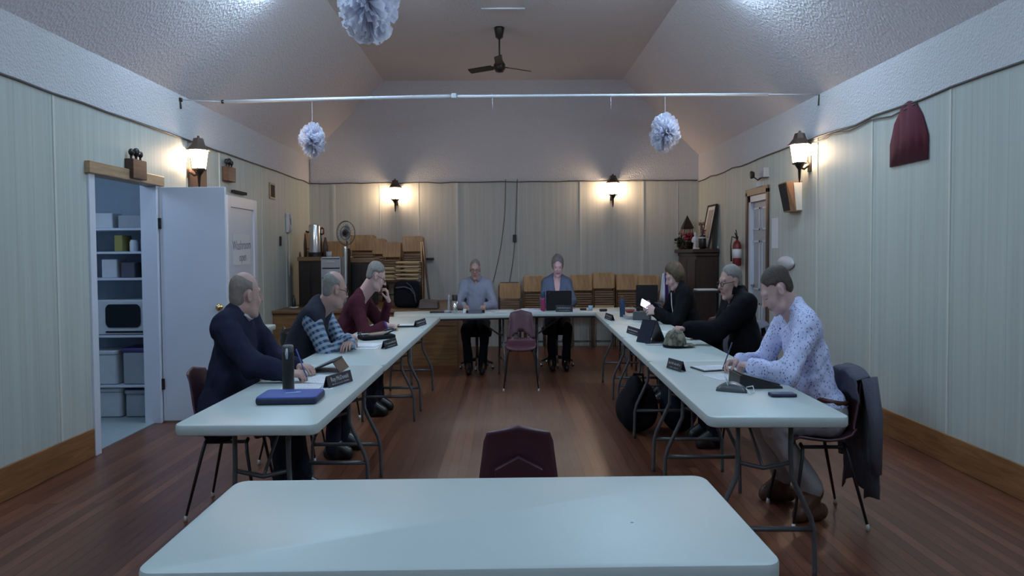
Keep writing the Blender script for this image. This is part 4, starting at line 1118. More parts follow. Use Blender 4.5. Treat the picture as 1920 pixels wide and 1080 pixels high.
m = MB(); m.slab(.40, .20, 0, .006, .05, .002, T(-4.36, 7.597, .885) @ RX(PI / 2)); build('door_window', m, M['glass_screen'], t)
m = MB(); m.b2((-4.56, 7.592, .74), (-4.14, 7.60, .755)); build('vent_strip', m, M['iron'], t)
def bin_(x0, x1, z, h, name, lab, mt, lid, y0=7.62, grp='plastic storage bins in the pantry'):
    t = thing(name, lab, 'storage bin', ((x0 + x1) / 2, 7.78, z), grp)
    c = ((x0 + x1) / 2, (y0 + 7.94) / 2); m = MB(); m.slab(x1 - x0, 7.94 - y0, z + .003, z + h, .04, .01, T(c[0], c[1], 0)); build('tub', m, mt, t)
    m = MB(); m.slab(x1 - x0 + .02, 7.96 - y0, z + h, z + h + .035, .04, .01, T(c[0], c[1], 0)); build('lid', m, lid, t)
bin_(-4.40, -4.08, .29, .28, 'storage_bin', 'clear bin with a purple lid below the microwave', M['clear'], M['purple_lid'])
bin_(-4.80, -4.46, .29, .26, 'storage_bin', 'white bin left of the purple-lidded one', M['white_plastic'], M['white_plastic'])
bin_(-4.38, -4.08, .006, .20, 'storage_bin', 'clear bin on the pantry floor at the right', M['clear'], M['clear'])
bin_(-4.80, -4.42, .006, .22, 'storage_bin', 'white bin on the pantry floor at the left', M['white_plastic'], M['white_plastic'])
for x0, x1, z, h, nm, lab, cat, mt in ((-4.42, -4.10, 1.635, .11, 'food_container', 'clear food container on the top pantry shelf', 'container', 'clear'), (-4.75, -4.48, 1.635, .13, 'food_container', 'white food container on the top pantry shelf', 'container', 'white_plastic'),
    (-4.20, -4.09, 1.435, .13, 'storage_jar', 'pale jar at the right of the second pantry shelf', 'jar', 'paleblue'), (-4.33, -4.24, 1.435, .10, 'mug', 'white mug on the second pantry shelf', 'mug', 'paper'), (-4.47, -4.37, 1.435, .14, 'cereal_box', 'ochre box on the second pantry shelf', 'box', 'yellow'),
    (-4.40, -4.24, 1.21, .13, 'cardboard_box', 'grey carton on the pantry shelf above the microwave', 'box', 'greycloth'), (-4.19, -4.09, 1.21, .17, 'storage_jar', 'dark jar on the pantry shelf above the microwave', 'jar', 'iron'), (-4.62, -4.44, 1.21, .16, 'cardboard_box', 'white carton on the pantry shelf above the microwave', 'box', 'white_plastic')):
    m = MB()
    if nm in ('storage_jar', 'mug'): r_ = (x1 - x0) / 2; m.lathe([(r_ * .9, 0), (r_, .01), (r_, h * .8), (r_ * .8, h * .9), (r_ * .8, h)], ((x0 + x1) / 2, 7.72, z + .001), 16)
    else: m.slab(x1 - x0, .2, z + .001, z + h, .015, .006, T((x0 + x1) / 2, 7.74, 0))
    tag(build(nm, m, M[mt], None, ((x0 + x1) / 2, 7.72, z), nm in ('storage_jar', 'mug'), sharp=.8), lab, cat)
t = thing('pantry_light', 'small round lamp on the pantry ceiling', 'ceiling light', (-4.8, 6.6, 2.3))
m = MB(); m.lathe([(0, -.06), (.07, -.05), (.10, -.02), (.10, 0)], (-4.8, 6.6, 2.3), 16); build('shade', m, M['tubeglow'], t, smooth=True)
ld = bpy.data.lights.new('pantry_lamp', 'POINT'); ld.energy = PANTRY_POWER; ld.color = (.5, .7, 1); ld.shadow_soft_size = .1
lo = bpy.data.objects.new('pantry_lamp', ld); C.objects.link(lo); lo.parent = t; lo.location = (0, 0, -.12)
# ------------------------------------------------------------------ folding tables
TZ = .74
def folding_table(cx, cy, L, Wd, ang, label, group='white folding tables of the meeting square', legs=(1, 1)):
    """long side runs along the local y; ang turns it clockwise seen from above"""
    t = thing('folding_table', label, 'table', (cx, cy, 0), group)
    X = T(cx, cy, 0) @ RZ(-ang)
    m = MB(X); m.slab(Wd, L, TZ - .045, TZ, .055, .010); build('table_top', m, M['table'], t, smooth=True, sharp=.6)
    for k, e in enumerate((-1, 1)):
        y = e * (L / 2 - .24)
        for s_ in (-1, 1):
            pts = [(s_ * .15, y, TZ - .045), (s_ * .15, y, .52), (s_ * .155, y, .44), (s_ * .19, y, .38), (s_ * .265, y, .26), (s_ * .285, y, .20), (s_ * .29, y, .03), (s_ * .29, y, 0)]
            m = MB(X); m.tube(pts, .0145, 8); build('leg', m, M['tube'], t, smooth=True)
        m = MB(X); m.tube([(-.28, y, .21), (.28, y, .21)], .012, 8); build('crossbar', m, M['tube'], t, smooth=True)
        m = MB(X); m.tube([(-.15, y, .50), (0, y - e * .02, .47), (.15, y, .50)], .010, 6); m.tube([(0, y - e * .02, .47), (0, y - e * .42, TZ - .05)], .010, 6); build('brace', m, M['tube'], t, smooth=True)
    m = MB(X)
    for s_ in (-1, 1): m.box((s_ * (Wd / 2 - .10), 0, TZ - .055), (.025, L - .2, .02))
    build('under_rail', m, M['tube'], t)
    return t
# front table
folding_table(*[(at(455, 897, Z=TZ).x + at(1338, 893, Z=TZ).x) / 2 - .02, at(890, 895, Z=TZ).y - .38], 1.85, .76, PI / 2 - .008, 'empty white folding table nearest the camera, standing crosswise')
def row(side, y0, L, xin, slope, label):
    a = math.atan(slope); yc = y0 + L / 2; xi = xin(yc); folding_table(xi + side * .38, yc, L - .006, .757, a, label)
xR = lambda y: 1.085 + (y - 3.52) * .037
xL = lambda y: -.99 + (y - 3.45) * .0155
row(1, 3.52, 1.83, xR, .034, 'white folding table in the right row, nearest the camera')
row(1, 5.35, 1.50, xR, .034, 'white folding table in the right row with the camouflage cap on it')
row(1, 6.87, 1.22, xR, .034, 'white folding table in the right row in front of the woman with the phone')
row(1, 8.10, 1.63, xR, .034, 'white folding table in the right row with the navy bottle, at the back corner')
row(-1, 3.45, 1.83, xL, .0155, 'white folding table in the left row, nearest the camera')
row(-1, 5.285, 2.32, xL, .0155, 'long white folding table in the left row by the man in the plaid shirt')
row(-1, 7.61, 1.65, xL, .0155, 'white folding table in the left row by the man in maroon')
folding_table(-.72, 9.825, 1.83, .76, PI / 2 - .155, 'white folding table across the back in front of the grey-shirted man')
folding_table(1.14, 10.13, 1.80, .76, PI / 2 + .0, 'white folding table across the back in front of the woman with the laptop')
def side_table():
    folding_table(-3.33, 8.03, .86, .76, PI / 2 + .06, 'short white table against the left wall behind the navy-sweater man', 'white side table')
side_table()

# ------------------------------------------------------------------ moulded stacking chairs
def shell_chair(x, y, ang, label, group='maroon moulded chairs', seat=.44, back=.79, legm='dark_tube', inner=False):
    """ang: direction the sitter faces, degrees from +x"""
    t = thing('stacking_chair', label, 'chair', (x, y, 0), group)
    X = T(x, y, 0) @ RZ(math.radians(ang) - PI / 2)      # local +y = sitter's front
    prof = [(.235, seat - .035, .185), (.225, seat - .010, .20), (.19, seat + .004, .205), (.10, seat - .006, .21), (0, seat - .014, .212), (-.09, seat - .008, .21), (-.155, seat + .012, .205),
            (-.185, seat + .042, .200), (-.196, seat + .062, .197), (-.203, seat + .082, .194), (-.208, seat + .100, .192), (-.214, seat + .125, .190), (-.228, seat + .17, .184), (-.242, back - .12, .172), (-.258, back - .06, .162), (-.272, back - .012, .152), (-.280, back, .148)]
    nj = 16; vs = []; fs = []
    for i, (py, pz, hw) in enumerate(prof):
        for j in range(nj + 1):
            e = j / nj * 2 - 1; lift = abs(e) ** 3
            bk = i >= 8
            yy = py + (.030 * lift if bk else 0); zz = pz + (.022 * lift if not bk else 0) + (-.026 * abs(e) if i >= 15 else 0)
            vs.append((e * hw, yy, zz))
    for i in range(len(prof) - 1):
        for j in range(nj):
            e = (j + .5) / nj * 2 - 1
            if (i == 8 and abs(e) < .62) or (i == 9 and abs(e) < .50) or (i == 10 and abs(e) < .26): continue
            fs.append((i * (nj + 1) + j, i * (nj + 1) + j + 1, (i + 1) * (nj + 1) + j + 1, (i + 1) * (nj + 1) + j))
    m = MB(X); m.add(vs, fs); o = build('seat_shell', m, M['maroon'], t, smooth=True)
    so = o.modifiers.new('s', 'SOLIDIFY'); so.thickness = .012; so.offset = 0
    if inner:   # added raised panel whose peaked top ledge catches light as pale slivers
        m = MB(X); P = [(-.105, seat + .08), (.105, seat + .08), (.115, back - .155), (0, back - .105), (-.115, back - .155)]
        yb = lambda z: -.212 - (z - seat - .11) * .30
        m.add([(px_, yb(z) - .004, z) for px_, z in P] + [(px_, yb(z) - .030, z - .004) for px_, z in P], [(4, 3, 2, 1, 0), (5, 6, 7, 8, 9)] + [(i, (i + 1) % 5, 5 + (i + 1) % 5, 5 + i) for i in range(5)])
        build('light_ledge', m, M['maroon'], t, bevel=.005)
    for sx in (-1, 1):
        for fy, ty in ((.16, .245), (-.13, -.245)):
            m = MB(X); m.tube([(sx * .13, fy, seat - .028), (sx * .165, fy, seat - .04), (sx * .185, fy + (ty - fy) * .12, seat - .09), (sx * .235, ty, .02)], [.0125, .0125, .0125, .009], 8); lg = build('leg', m, M[legm], t, smooth=True)
            m = MB(X); m.tube([(sx * .235, ty, .03), (sx * .238, ty * 1.005, 0)], [.011, .015], 8); build('glide', m, M['glide'], lg, smooth=True)
    m = MB(X); m.tube([(-.14, -.13, seat - .04), (-.14, .16, seat - .04)], .010, 6); m.tube([(.14, -.13, seat - .04), (.14, .16, seat - .04)], .010, 6); build('seat_frame', m, M[legm], t)
    return t
a = at(972, 800, Y=3.12); shell_chair(a.x, 3.38, 90, 'maroon moulded chair behind the front table, back to the camera', back=.795, inner=True)
shell_chair(.215, 9.13, -92, 'maroon moulded chair facing the camera in front of the back tables')
shell_chair(-2.02, 4.88, 2, 'maroon moulded chair under the man in the navy sweater')
shell_chair(2.18, 4.63, 178, 'maroon moulded chair under the man in the dotted shirt')
shell_chair(2.28, 6.42, 178, 'maroon moulded chair under the man in the black jacket')
shell_chair(2.36, 8.30, 180, 'maroon moulded chair under the woman holding a phone')
shell_chair(-1.98, 6.15, 4, 'maroon moulded chair under the man in the plaid shirt and vest')
shell_chair(-1.92, 7.72, 4, 'maroon moulded chair under the man in the maroon sweater')
shell_chair(2.62, 7.45, 184, 'maroon moulded chair with a grey coat on it between two seated people')

def office_chair(x, y, ang, label):
    t = thing('office_chair', label, 'office chair', (x, y, 0), 'office chairs at the back tables')
    X = T(x, y, 0) @ RZ(math.radians(ang) - PI / 2)
    for k in range(5):
        a_ = 2 * PI * k / 5 + .3; c, s_ = math.cos(a_), math.sin(a_)
        m = MB(X); m.tube([(0, 0, .115), (.15 * c, .15 * s_, .105), (.27 * c, .27 * s_, .075)], [.025, .020, .013], 8); b_ = build('base_arm', m, M['tan'] if False else M['tube'], t, smooth=True)
        m = MB(X); m.lathe([(0, -.018), (.022, -.018), (.026, 0), (.022, .018), (0, .018)], (.27 * c, .27 * s_, .027), 12, RZ(a_) @ RX(PI / 2)); build('caster', m, M['steel'], b_, smooth=True)
    m = MB(X); m.tube([(0, 0, .10), (0, 0, .40)], .025, 12); build('gas_lift', m, M['tube'], t, smooth=True)
    m = MB(X); m.slab(.48, .46, .40, .47, .10, .02); build('seat', m, M['black_cloth'], t, smooth=True)
    m = MB(X @ T(0, -.25, 0)); m.slab(.42, .42, -.025, .025, .10, .015, T(0, 0, .74) @ RX(PI / 2 + .06)); build('backrest', m, M['black_cloth'], t, smooth=True)
    m = MB(X); m.tube([(0, -.15, .42), (0, -.29, .44), (0, -.29, .62)], .016, 8); build('back_post', m, M['tube'], t, smooth=True)
    return t
office_chair(-.46, 10.70, -90, 'black swivel chair on casters under the grey-shirted man')
office_chair(.84, 10.88, -90, 'black swivel chair on casters under the woman with the laptop')

# ------------------------------------------------------------------ stage along the left of the back wall
m = MB(); m.b2((-XW + .001, 11.0, .0), (-.80, YB - .013, .665)); 
t = thing('wooden_stage', 'low wooden stage in the back left corner carrying stacked chairs', 'stage', (-2.3, 12, 0))
build('stage_front', m, M['stage'], t)
m = MB(); m.b2((-XW + .001, 10.96, .665), (-.78, YB - .013, .70)); build('stage_floor', m, M['stagetop'], t, bevel=.005)
m = MB(); m.b2((-3.55, 10.98, .36), (-2.3, 11.0, .385)); m.b2((-3.55, 10.985, .50), (-.82, 11.0, .52)); build('front_rail', m, M['stagetop'], t)
m = MB(); m.b2((-3.62, 10.55, .002), (-2.55, 10.95, .40)); tag(build('wooden_step', m, M['stage'], None, (-3.1, 10.75, 0), bevel=.006), 'wooden step box in front of the stage at the left', 'step')

# ------------------------------------------------------------------ folded wooden chairs leaning in stacks
def folded_chair(x, y, z0, tilt, H, label, group, wd=.40, rz=0.0, mt='ply', fm='ply3'):
    """a flat-folded chair leaning back towards the wall; y = where its feet stand"""
    t = thing('folding_chair', label, 'folding chair', (x, y, z0), group)
    X = T(x, y, z0) @ RZ(rz) @ RX(-tilt)
    w_ = wd / 2
    tp_ = 0 if fm == 'tube' else .022; m = MB(X); m.tube([(-w_, 0, .012), (-w_, 0, H - .05), (-w_ + .03, 0, H - tp_), (w_ - .03, 0, H - tp_), (w_, 0, H - .05), (w_, 0, .012)], .011, 6); build('frame', m, M[fm], t, smooth=True)
    m = MB(X); m.slab(wd + (.0 if fm == 'tube' else .02), .225, -.008, .008, .030, .003, T(0, -.012, H - .115) @ RX(PI / 2)); build('backrest', m, M[mt], t)
    m = MB(X)
    for k in range(6): m.box((0, -.014, H - .275 - k * .034), (wd - .035, .014, .024))
    build('slatted_seat', m, M['ply3'], t, bevel=.002)
    m = MB(X); m.box((0, -.030, H - .50), (wd - .03, .045, .055)); build('front_rail', m, M['ply2'], t, bevel=.005)
    m = MB(X); m.tube([(-w_ + .03, -.02, .03), (-w_ + .03, -.02, H - .62)], .008, 6); m.tube([(w_ - .03, -.02, .03), (w_ - .03, -.02, H - .62)], .008, 6); m.tube([(-w_ + .03, -.02, .10), (w_ - .03, -.02, .10)], .007, 6)
    build('rear_leg_frame', m, M['tube'], t, smooth=True)
    return t
def chair_stack(px, ytop_px, Ywall, z0, n, desc, group, wd=.40, rz=0.0, fm='ply3'):
    """n folded chairs leaning upright one in front of the other"""
    a = at(px, ytop_px, Y=Ywall - .1 * n); H = a.z - z0; tl = .085
    for i in range(n):
        Hc = H / math.cos(tl); yb = Ywall - H * math.sin(tl) - .012 - .085 * i
        place = ['foremost', 'second from the front', 'third from the front', 'fourth from the front'][n - 1 - i]
        folded_chair(a.x + (.012 if i % 2 else -.006), yb, z0, tl, Hc - .012 * (n - 1 - i) * (1 if z0 else 0), desc + ', ' + place, group, wd, rz, 'ply', fm)
G1 = 'folded wooden chairs leaning along the back wall'
for px, yt, n, d in ((1003, 518, 3, 'folded wooden chair left of the woman with the laptop'), (1052, 520, 3, 'folded wooden chair behind the woman with the laptop'), (1092, 516, 3, 'folded wooden chair right of the woman with the laptop'),
                     (1134, 512, 3, 'folded wooden chair in the stack above the pale blue cup'), (1178, 515, 3, 'folded wooden chair behind the navy bottle'), (1219, 517, 3, 'folded wooden chair in the stack nearest the dark cabinet')):
    chair_stack(px, yt, 13.05, 0, n, d, G1)
chair_stack(955, 531, 12.9, 0, 2, 'folded wooden chair standing alone between the two back sitters', G1, fm='tube')
G2 = 'folded wooden chairs standing on the stage'
for px, yt, n, d, wd in ((678, 440, 3, 'folded chair on the stage beside the wire fan', .46), (709, 447, 3, 'folded wooden chair in the half-hidden stage stack', .24), (733, 453, 3, 'folded wooden chair in the middle stage stack', .33), (773, 442, 3, 'folded wooden chair in the rightmost stage stack', .37), (622, 452, 3, 'folded wooden chair on the stage right of the coffee urn', .40), (563, 436, 3, 'folded wooden chair on the stage left of the coffee urn', .38)):
    chair_stack(px, yt, 13.02, .70, n, d, G2, wd=wd)
# lower pile of chairs lying flat on top of the black bag area
def flat_chair(px, py, Y, wd, label, k):
    a = at(px, py, Y=Y); t = thing('folding_chair', label, 'folding chair', a, 'folded wooden chairs piled flat on the stage')
    X = T(*a)
    m = MB(X); m.slab(wd, .36, -.012, .012, .03, .004); build('seat', m, M['ply2'], t)
    m = MB(X); m.tube([(-wd / 2, -.2, -.002), (-wd / 2, .3, -.002)], .010, 6); m.tube([(wd / 2, -.2, -.002), (wd / 2, .3, -.002)], .010, 6); build('frame', m, M['tube'], t)
    return a
for k in range(5): flat_chair(766, 492 + 7.4 * k, 11.9, .43, 'folded wooden chair lying flat in the right stage pile, %s' % ['topmost', 'second from the top', 'middle one', 'fourth from the top', 'bottom one'][k], k)
for k in range(4): flat_chair(737, 503 + 6.6 * k, 11.95, .34, 'folded wooden chair lying flat in the left stage pile, %s' % ['topmost', 'second from the top', 'third from the top', 'bottom one'][k], k)
for px_, Y_, wd_, lab in ((766, 11.9, .46, 'dark trolley under the right pile of flat folded chairs'), (737, 11.95, .30, 'dark trolley under the left pile of flat folded chairs')):
    a = at(px_, 527 if px_ > 750 else 528, Y=Y_); m = MB()
    for sx in (-1, 1):
        for sy in (-.15, .2): m.tube([(a.x + sx * (wd_ / 2 - .02), a.y + sy, .701), (a.x + sx * (wd_ / 2 - .02), a.y + sy, a.z - .012)], .012, 6)
    m.b2((a.x - wd_ / 2, a.y - .17, a.z - .03), (a.x + wd_ / 2, a.y + .22, a.z - .012)); tag(build('chair_trolley', m, M['iron'], None, (a.x, a.y, .70)), lab, 'trolley')

# black cabinets on the stage
def cab(px0, px1, pyt, Y, label):
    a, b = at(px0, pyt, Y=Y), at(px1, pyt, Y=Y)
    t = thing('black_cabinet', label, 'cabinet', ((a.x + b.x) / 2, Y + .25, .70), 'black cabinets with wooden tops on the stage')
    m = MB(); m.b2((a.x + .02, Y + .01, .701), (b.x - .02, Y + .45, a.z - .055)); build('carcass', m, M['blackwood'], t, bevel=.006)
    m = MB(); m.b2((a.x, Y, a.z - .055), (b.x, Y + .47, a.z)); build('cabinet_top', m, M['stagetop'], t, bevel=.006)
    m = MB(); xm = (a.x + b.x) / 2
    for xa, xb in ((a.x + .04, xm - .008), (xm + .008, b.x - .04)):
        m = MB(); m.b2((xa, Y - .004, .74), (xb, Y + .012, a.z - .08)); d_ = build('cabinet_door', m, M['blackwood'], t, bevel=.004)
        m = MB(); m.tube([((xm - .03) if xa < xm - .1 and xb <= xm else xm + .03, Y - .016, 1.0), ((xm - .03) if xb <= xm else xm + .03, Y - .016, 1.08)], .005, 6); build('handle', m, M['iron'], d_)
    return a.z
zc1 = cab(557, 608, 482, 11.75, 'black cabinet with a wooden top under the coffee urn')
zc2 = cab(651, 702, 485, 11.75, 'black cabinet with a wooden top beside the man in maroon')
# coffee urn
a = at(592, 475, Y=11.95); ux, uz = a.x, zc1 + .001
t = thing('coffee_urn', 'tall polished steel coffee urn with a black base', 'coffee urn', (ux, 11.95, uz))
m = MB(); m.lathe([(.130, 0), (.130, .05), (.118, .06)], (ux, 11.95, uz), 28); build('base', m, M['black'], t, smooth=True, sharp=.6)
m = MB(); m.lathe([(.117, .055), (.117, .41), (.112, .43), (.05, .445), (0, .447)], (ux, 11.95, uz), 32); build('body', m, M['steel'], t, smooth=True, sharp=.7)
m = MB(); m.tube([(ux + .112, 11.95, uz + .30), (ux + .150, 11.93, uz + .31), (ux + .155, 11.93, uz + .37), (ux + .112, 11.95, uz + .39)], .014, 8); build('handle', m, M['red'], t, smooth=True)
m = MB(); m.tube([(ux - .112, 11.95, uz + .33), (ux - .15, 11.93, uz + .335), (ux - .165, 11.93, uz + .345)], .013, 8); build('handle', m, M['black'], t, smooth=True)
for k, (px_, hh, rr, lab) in enumerate(((572, .30, .028, 'tall brown bottle left of the coffee urn'), (610, .26, .05, 'brown conical bottle right of the coffee urn'), (562, .07, .02, 'tiny dark bottle at the left edge of the cabinet top'))):
    a = at(px_, 480, Y=11.95); m = MB(); m.lathe([(rr, 0), (rr, hh * .55), (rr * .75, hh * .75), (rr * .4, hh * .92), (rr * .4, hh), (0, hh)], (a.x, 11.97, zc1 + .001), 14); tag(build('bottle', m, M['brown_vinyl'], None, (a.x, 11.97, zc1), True), lab, 'bottle')
# wire fan on the middle cabinet
a = at(648, 437, Y=12.1)
t = thing('desk_fan', 'round wire-cage desk fan standing before the stacked chairs', 'fan', (a.x, 12.1, zc2))
R_ = .165
m = MB()
for rr, yy in ((R_, 0), (R_ * .98, .05), (R_ * .55, -.02), (R_ * .28, -.03)): m.tube([(a.x + rr * math.cos(q), 12.1 + yy, a.z + rr * math.sin(q)) for q in [2 * PI * i / 32 for i in range(32)]], .0045, 5, True)
for k in range(20):
    q = 2 * PI * k / 20; m.tube([(a.x + .02 * math.cos(q), 12.07, a.z + .02 * math.sin(q)), (a.x + R_ * .6 * math.cos(q), 12.075, a.z + R_ * .6 * math.sin(q)), (a.x + R_ * math.cos(q), 12.1, a.z + R_ * math.sin(q))], .0016, 4)
build('wire_cage', m, M['cable'], t, smooth=True)
m = MB(); m.lathe([(0, -.02), (.03, -.018), (.03, .02), (0, .02)], (a.x, 12.065, a.z), 14, RX(PI / 2)); build('hub_badge', m, M['iron'], t, smooth=True)
m = MB(); m.lathe([(0, -.05), (.05, -.045), (.05, .05), (0, .06)], (a.x, 12.17, a.z), 14, RX(PI / 2)); build('motor', m, M['iron'], t, smooth=True)
for k in range(3):
    q = 2 * PI * k / 3 + .4; m = MB(T(a.x, 12.115, a.z) @ RY(q) @ RX(.35)); m.slab(.09, .11, -.002, .002, .03, .001, T(0, 0, .075) @ RX(PI / 2)); build('blade', m, M['clear'], t)
m = MB(); m.tube([(a.x, 12.2, a.z - .02), (a.x, 12.19, zc2 + .03)], .014, 8); m.lathe([(.12, 0), (.11, .02), (.03, .035)], (a.x, 12.16, zc2 + .001), 20); build('stand', m, M['brown_vinyl'], t, smooth=True)
# plastic drawers
a, b = at(601, 482, Y=11.35), at(637, 482, Y=11.35)
t = thing('drawer_tower', 'frosted white plastic drawer tower behind the bald man', 'drawers', ((a.x + b.x) / 2, 11.5, .70))
m = MB(); m.b2((a.x, 11.38, a.z - .015), (b.x, 11.75 - .012, a.z)); m.b2((a.x, 11.38, .701), (a.x + .012, 11.735, a.z)); m.b2((b.x - .012, 11.38, .701), (b.x, 11.735, a.z)); m.b2((a.x, 11.72, .701), (b.x, 11.735, a.z)); build('case', m, M['white_plastic'], t)
zz = .71; hh = (a.z - .02 - .71) / 5
for k in range(5):
    m = MB(); m.b2((a.x + .016, 11.37, zz + k * hh + .006), (b.x - .016, 11.70, zz + (k + 1) * hh - .006)); dr = build('drawer', m, M['clear'], t, bevel=.006)
    m = MB(); m.b2((a.x + .10, 11.355, zz + (k + .62) * hh), (b.x - .10, 11.372, zz + (k + .74) * hh)); build('pull', m, M['white_plastic'], dr)
a = at(645, 462, Y=11.45); x_ = a.x
m = MB(); m.lathe([(.034, 0), (.034, a.z - .701 - .03), (.030, a.z - .701)], (x_ + .03, 11.42, .701), 16); tag(build('steel_tube', m, M['steel'], None, (x_, 11.45, .70), True, sharp=.7), 'upright polished steel tube beside the plastic drawers', 'tube')
m = MB(); m.b2((at(648, 466, Y=11.6).x, 11.60, .701), (at(656, 466, Y=11.6).x, 11.64, at(648, 466, Y=11.6).z)); tag(build('wood_post', m, M['iron'], None, (x_ + .1, 11.62, .70)), 'dark upright post between the drawers and the cabinet', 'post')
m = MB(); a = at(606, 480, Y=11.5); m.lathe([(.035, 0), (.045, .02), (.05, .07)], (a.x + .10, 11.5, at(601, 482, Y=11.35).z + .001), 14); tag(build('plastic_cup', m, M['clear'], None, (a.x, 11.5, a.z), True), 'small clear cup on top of the plastic drawers', 'cup')
# bag, case, pole, dish on the stage
a0, a1 = at(737, 527, Y=11.35), at(787, 527, Y=11.35)
t = thing('equipment_bag', 'black soft equipment bag on the stage beside the man in maroon', 'bag', ((a0.x + a1.x) / 2, 11.45, .70))
m = MB(); m.slab(a1.x - a0.x, a0.z - .701, -.13, .13, .10, .05, T((a0.x + a1.x) / 2, 11.47, (.701 + a0.z) / 2) @ RX(PI / 2)); build('bag_body', m, M['black_cloth'], t, smooth=True)
c_ = [at(px_, py_, Y=11.32) for px_, py_ in ((742, 540), (758, 538), (770, 542), (777, 552), (780, 568))]
m = MB(); m.tube(c_, .010, 8); m.tube([at(762, 530, Y=11.32), at(770, 536, Y=11.31), at(777, 548, Y=11.31), at(779, 556, Y=11.31)], .006, 6); build('strap', m, M['greycloth'], t, smooth=True)
a0, a1 = at(784, 562, Y=11.12), at(822, 562, Y=11.12)
m = MB(); m.add([(a0.x, 11.05, .701), (a1.x, 11.05, .701), (a1.x, 11.4, .701), (a0.x, 11.4, .701), (a0.x + .03, 11.08, a0.z), (a1.x - .02, 11.08, a0.z - .02), (a1.x - .02, 11.38, a0.z - .02), (a0.x + .03, 11.38, a0.z)], [(0, 3, 2, 1), (4, 5, 6, 7), (0, 1, 5, 4), (1, 2, 6, 5), (2, 3, 7, 6), (3, 0, 4, 7)])
tag(build('vinyl_cushion', m, M['brown_vinyl'], None, ((a0.x + a1.x) / 2, 11.2, .70), bevel=.015), 'brown vinyl cushion at the right end of the stage', 'cushion')
p0, p1 = at(793, 455, Y=12.3), at(805, 562, Y=11.5)
m = MB(); m.tube([p1, p0], .018, 8); tag(build('wooden_pole', m, M['brown_trim'], None, p1, True), 'slanting brown wooden pole leaning at the right end of the stage', 'pole')
p0, p1 = at(790, 455, Y=12.35), at(793, 568, Y=11.45)
m = MB(); m.tube([(p1.x, p1.y, .705), p0], .016, 8); tag(build('wooden_pole', m, M['stage'], None, p1, True), 'nearly upright pale wooden pole beside the black bag', 'pole')
a = at(803, 487, Y=YB - .1); m = MB(); m.slab(.22, .14, 0, .028, .03, .006, T(a.x, YB - .085, a.z)); tag(build('wall_shelf', m, M['black'], None, (a.x, YB - .1, a.z)), 'tiny dark shelf on the back wall right of the stage chairs', 'shelf')
a = at(551, 574, Y=11.3)
m = MB(); m.lathe([(.04, 0), (.075, .018), (.078, .03), (.070, .03), (.03, .012), (0, .012)], (a.x, 11.3, .7005), 20); tag(build('saucer', m, M['white_plastic'], None, (a.x, 11.3, .7), True), 'white dish on the left end of the stage', 'dish')
m = MB(); m.lathe([(.032, 0), (.036, .06), (.030, .11), (.016, .135), (.016, .165), (0, .165)], (a.x, 11.3, .7135), 14); tag(build('dark_bottle', m, M['black'], None, (a.x, 11.3, .71), True), 'small black bottle standing in the white dish', 'bottle')
# waste bin under the side table's end
a = at(548, 640, Y=8.75)
t = thing('waste_bin', 'dark green waste bin with a black liner behind the navy-sweater man', 'waste bin', (a.x, 8.95, 0))
m = MB(); m.lathe([(.15, .002), (.17, .02), (.215, .60), (.20, .60), (.16, .03)], (a.x, 8.95, 0), 24, Matrix.Identity(4)); build('bin_body', m, M['bin_green'], t, smooth=True)
m = MB(); P = []
for i in range(28):
    q = 2 * PI * i / 28; w_ = .008 * math.sin(5 * q) + .006 * math.sin(9 * q)
    P.append([(a.x + (.222 + w_) * math.cos(q), 8.95 + (.222 + w_) * math.sin(q), .50 + .02 * math.sin(4 * q)), (a.x + .224 * math.cos(q), 8.95 + .224 * math.sin(q), .61), (a.x + .20 * math.cos(q), 8.95 + .20 * math.sin(q), .65 + w_ * 2), (a.x + .17 * math.cos(q), 8.95 + .17 * math.sin(q), .58)])
m.grid(P, True); build('bin_liner', m, M['black'], t, smooth=True)
 

# ------------------------------------------------------------------ dark cabinet in the right corner and what stands on it
t = thing('dark_cabinet', 'tall dark wood cabinet in the back right corner', 'cabinet', (3.62, 12.5, 0))
CT = at(1308, 467, Y=11.9).z
m = MB(); m.b2((3.44, 11.92, .08), (XW - .015, 13.12, CT - .05)); build('carcass', m, M['darkwood'], t, bevel=.005)
m = MB(); m.b2((3.36, 11.87, CT - .05), (XW - .012, 13.16, CT)); build('cabinet_top', m, M['darkwood'], t, bevel=.008)
m = MB(); m.b2((3.42, 11.90, CT - .10), (XW - .013, 13.14, CT - .05)); build('cornice_moulding', m, M['darkwood'], t, bevel=.01)
m = MB(); m.b2((3.42, 11.90, .0), (XW - .013, 13.14, .10)); build('plinth', m, M['darkwood'], t, bevel=.006)
for y0, y1 in ((11.97, 12.50), (12.53, 13.07)):
    m = MB(); m.b2((3.425, y0, .14), (3.44, y1, CT - .14)); d_ = build('cabinet_door', m, M['darkwood'], t, bevel=.005)
    m = MB(); m.ell((3.415, 12.47 if y0 < 12.4 else 12.56, .75), (.014, .014, .014), 8); build('knob', m, M['brass'], d_, smooth=True)
def on(px, Y): return at(px, 460, Y=Y).x
